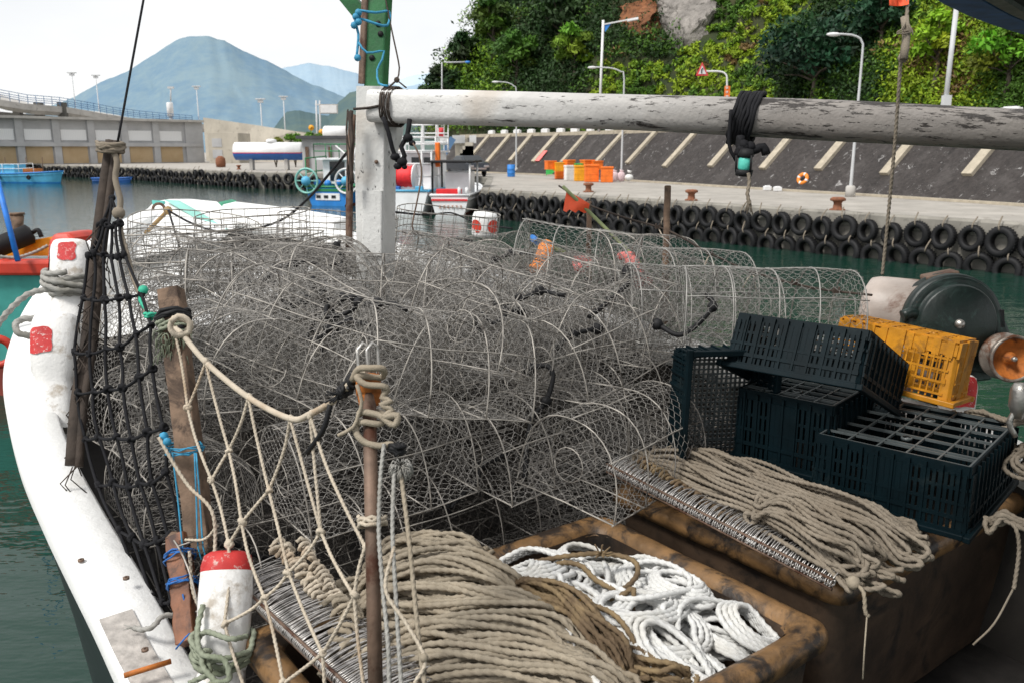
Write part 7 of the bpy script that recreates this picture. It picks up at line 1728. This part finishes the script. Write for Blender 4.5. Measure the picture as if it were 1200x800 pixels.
for P_ in ([(450, 520, 2.37), (446, 560, 2.33), (444, 620, 2.27), (448, 680, 2.22), (455, 760, 2.15), (456, 830, 2.1)], [(462, 550, 2.35), (460, 620, 2.27), (464, 700, 2.2), (470, 800, 2.12), (472, 830, 2.1)]): mb.rope([W(*q) for q in P_], 0.0068)
solo('hanging_rope', mb, 'mooring_rope', 'pair of pale ropes hanging down close beside the rusty pipe', 'rope', W(446, 560, 2.33))
mb = MB()
for P_ in ([(470, 556, 2.35), (478, 620, 2.28), (484, 680, 2.22), (492, 760, 2.15), (502, 830, 2.1)],): mb.rope([W(*q) for q in P_], 0.0075)
mb.ball(W(497, 770, 2.13), 0.012, 8); solo('hanging_rope', mb, 'tan_rope', 'single tan rope hanging from the white frayed tuft', 'rope', W(478, 620, 2.28))
mb = MB(); mb.tube(coil(pc(628), ax, 0.034, 3.4, 0.008, 0.006), 0.006, 6); mb.rope([W(462, 640, 2.25), W(452, 690, 2.2), W(476, 730, 2.17), W(498, 772, 2.13), W(486, 800, 2.12)], 0.006); solo('rope_wrap', mb, 'net_twine', 'pale twine wrapped round the middle of the rusty pipe', 'rope', pc(628))
# white diamond net between post and pipe
def net(name, label, cat, mat, knots_mat, edges, nodes, r, kr, double=True):
    t_o = list(nodes.values())[0]; t = thing(name, label, cat, t_o)
    mb = MB()
    for a, b in edges:
        A = nodes[a]; B_ = nodes[b]; sag = Vector((rng.uniform(-.006, .006), rng.uniform(-.006, .006), -0.012 * (A - B_).length / 0.3)); pts = [A, (A * 2 + B_) / 3 + sag, (A + B_ * 2) / 3 + sag * 0.8, B_]
        mb.tube(pts, r, 6, 0.02) if not double else mb.rope(pts, r)
    kn = mb
    for k, p in nodes.items():
        q = kr * rng.uniform(0.85, 1.2); kn.tube(coil(p, (rng.uniform(-1, 1), rng.uniform(-1, 1), rng.uniform(-.4, .4)), q * .62, 1.8, q * .3, q * .3, q * .1), q * .5, 6); kn.ball(p, q * .7, 8)
    obj('mesh_lines', mb, mat, t)
    return t
nd = {k: W(*v) for k, v in dict(T1=(241, 424, 3.12), T2=(291, 465, 2.95), T3=(340, 490, 2.78), T4=(363, 485, 2.70), T5=(412, 447, 2.50), T0=(204, 385, 3.28), A1=(220, 478, 3.12), A2=(268, 527, 2.98), A3=(315, 574, 2.82), A4=(376, 622, 2.62), A5=(428, 640, 2.42), B1=(248, 562, 2.95), B2=(283, 612, 2.82), B3=(338, 670, 2.65), B4=(415, 698, 2.40), C1=(268, 637, 2.82), C2=(310, 700, 2.66), C3=(378, 765, 2.45), D1=(263, 730, 2.70), D2=(332, 800, 2.5), D3=(430, 830, 2.3), E1=(290, 815, 2.55), E2=(382, 850, 2.4)).items()}
net('rope_net', 'pale diamond rope net hung between wooden post and rusty pipe', 'net', 'net_twine', 'net_twine', [('T0', 'A1'), ('T1', 'A1'), ('T1', 'A2'), ('T2', 'A2'), ('T2', 'A3'), ('T3', 'A3'), ('T3', 'A4'), ('T4', 'A4'), ('T4', 'A5'), ('A1', 'B1'), ('A2', 'B1'), ('A2', 'B2'), ('A3', 'B2'), ('A3', 'B3'), ('A4', 'B3'), ('A4', 'B4'), ('A5', 'B4'), ('B1', 'C1'), ('B2', 'C1'), ('B2', 'C2'), ('B3', 'C2'), ('B3', 'C3'), ('B4', 'C3'), ('C1', 'D1'), ('C2', 'D1'), ('C2', 'D2'), ('C3', 'D2'), ('C3', 'E2'), ('B4', 'D3'), ('D1', 'E1'), ('D2', 'E1')], nd, 0.0062, 0.013)
mb = MB(); mb.tube([nd['T0'], W(214, 392, 3.22), nd['T1'], nd['T2'], nd['T3'], nd['T4'], W(395, 466, 2.57), nd['T5'], W(424, 436, 2.43)], 0.0105, 8, 0.02); mb.tube(coil(W(211, 382, 3.2), (0.3, -1, 0), 0.035, 1.8, 0.01, 0.006), 0.011, 7)
solo('head_rope', mb, 'net_twine', 'thick pale rope sagging from wooden post to rusty pipe along the net top', 'rope', nd['T2'])
mb = MB(); mb.tube(coil(W(399, 460, 2.55), nd['T5'] - nd['T4'], 0.016, 4, 0.010, 0.003), 0.006, 6); mb.tube(coil(W(411, 449, 2.49), nd['T5'] - nd['T4'], 0.015, 3, 0.010, 0.003), 0.006, 6); mb.tube([W(388, 470, 2.6), W(383, 490, 2.6), W(378, 505, 2.62), W(360, 530, 2.7)], 0.009, 6, 0.03)
for k in range(14): mb.tube([W(398, 462, 2.54), W(398 + rng.uniform(-18, 8), 462 + rng.uniform(-6, 12), 2.53)], 0.003, 4)
solo('tape_wrap', mb, 'black_rubber', 'black tape bindings on the thick pale rope left of the pipe head', 'tape', W(399, 460, 2.55))
# bamboo pole with stays at the port side, black net
t = thing('bamboo_pole', 'dark weathered pole carrying the black net on the port side', 'pole', W(88, 545, 3.75))
mb = MB(); P_ = [W(131, 166, 4.05), W(122, 230, 4.02), W(112, 310, 3.98), W(103, 400, 3.92), W(92, 470, 3.82), W(86, 545, 3.75)]; mb.tube(P_, 0.030, 9, 0.05, r2=0.036); mb.tube([p + Vector((0.035, -0.02, 0)) for p in P_], 0.018, 7, 0.05); PB = mb
for k in range(34):
    mb = PB; f = rng.uniform(0.25, 1); p = Vector(P_[0]).lerp(P_[-1], f); mb.tube([p + Vector((rng.uniform(-.04, .04), -.03, 0)), p + Vector((rng.uniform(-.07, .08), -.04, -.08)), p + Vector((rng.uniform(-.07, .09), -.04, -.16))], 0.003, 4)
obj('pole_body', PB, 'dark_wood', t)
mb = MB(); mb.tube(coil(W(130, 178, 4.0), (0.1, 0, 1), 0.055, 5.2, 0.008, 0.012), 0.009, 6); mb.tube([W(131, 172, 3.98), W(137, 190, 3.97), W(135, 210, 3.96), W(141, 235, 3.95), W(139, 250, 3.94)], 0.014, 7, 0.03); mb.ball(W(139, 250, 3.93), 0.03, 10)
mb.rope([W(139, 250, 3.93), W(143, 275, 3.9), W(150, 300, 3.86), W(156, 325, 3.8), W(166, 350, 3.7), W(172, 366, 3.6)], 0.012); solo('rope_wrap', mb, 'grey_rope', 'grey knotted rope running from the pole head down to the green twine', 'rope', W(131, 178, 4.0))
mb = MB(); mb.tube([W(137, 172, 4.0), W(150, 100, 4.05), W(160, 45, 4.1), W(170, -10, 4.15)], 0.0055, 6, 0.1); solo('stay_wire', mb, 'black_rope', 'thin dark stay line rising from the pole head out of the picture', 'line', W(150, 100, 4.05))
mb = MB(); mb.rope([W(166, 340, 3.68), W(165, 352, 3.66), W(173, 366, 3.6), W(177, 374, 3.55)], 0.0105); mb.ball(W(168, 340, 3.67), 0.022, 9); mb.tube(coil(W(176, 372, 3.55), (0.2, 0, 1), 0.018, 2, 0.008, 0.004), 0.007, 6); solo('twine', mb, 'green_twine', 'bright green twine joining the black net to the wooden post', 'twine', W(173, 366, 3.6))
LE = [(118, 262, 3.95), (104, 300, 3.92), (96, 352, 3.88), (86, 412, 3.84), (90, 462, 3.8), (99, 512, 3.74), (116, 565, 3.62), (140, 625, 3.45), (165, 690, 3.25)]
RE = [(140, 265, 3.9), (148, 298, 3.84), (166, 345, 3.66), (177, 384, 3.5), (180, 432, 3.38), (191, 498, 3.24), (196, 556, 3.2), (210, 625, 3.14), (224, 700, 3.06)]
nodes = {}; edges = []; cols_ = [2, 3, 5, 6, 6, 6, 6, 5, 4]
NC = 6
for i, (l, r_) in enumerate(zip(LE, RE)):
    for j in range(NC):
        f = j / (NC - 1); x = l[0] + (r_[0] - l[0]) * f; y = l[1] + (r_[1] - l[1]) * f + 9 * math.sin(f * math.pi) * (1 if i > 2 else 0.2) + rng.uniform(-4, 4); z = l[2] + (r_[2] - l[2]) * f
        nodes[(i, j)] = W(x + rng.uniform(-2, 2) * (0 if i == 0 else 1), y, z - 0.03 * math.sin(f * math.pi))
        if j: edges.append(((i, j - 1), (i, j)))
        if i: edges.append(((i - 1, j), (i, j)))
nodes['top'] = W(131, 232, 3.98); edges += [('top', (0, 0)), ('top', (0, 2)), ('top', (0, 5))]
net('rope_net', 'black square-meshed rope net on the port side left of the wooden post', 'net', 'black_rope', 'black_rope', edges, nodes, 0.0068, 0.0165, False)
# thin dark line from the bow to the mast, little hammer handle
mb = MB(); mb.tube([W(170, 274, 7.4), W(197, 247, 7.5)], 0.018, 7); mb.ball(W(197, 247, 7.48), 0.04, 9); solo('wooden_peg', mb, 'bamboo', 'short wooden peg tied with black line on the port bow', 'stick', W(197, 247, 7.5))
mb = MB(); mb.tube([W(197, 247, 7.45), W(225, 262, 7.2), W(258, 272, 6.9), W(290, 270, 6.6), W(330, 258, 6.3), W(362, 232, 6.0), W(385, 205, 5.7), W(410, 175, 5.4)], 0.009, 6, 0.08); mb.tube([W(198, 248, 7.4), W(206, 275, 7.0), W(214, 300, 6.6)], 0.009, 6, 0.08)
solo('bow_line', mb, 'black_rope', 'thin black line sagging from the port bow up to the mast', 'line', W(290, 270, 6.6))
mb = MB(); mb.tube([W(455, 248, 5.5), W(500, 252, 6.5), (W(530, 250, 8)), W(560, 262, 7.5), W(600, 268, 6.8)], 0.008, 6, 0.1); solo('bow_line', mb, 'black_rope', 'thin black line running low behind the mast in front of the white boats', 'line', W(500, 252, 6.5))
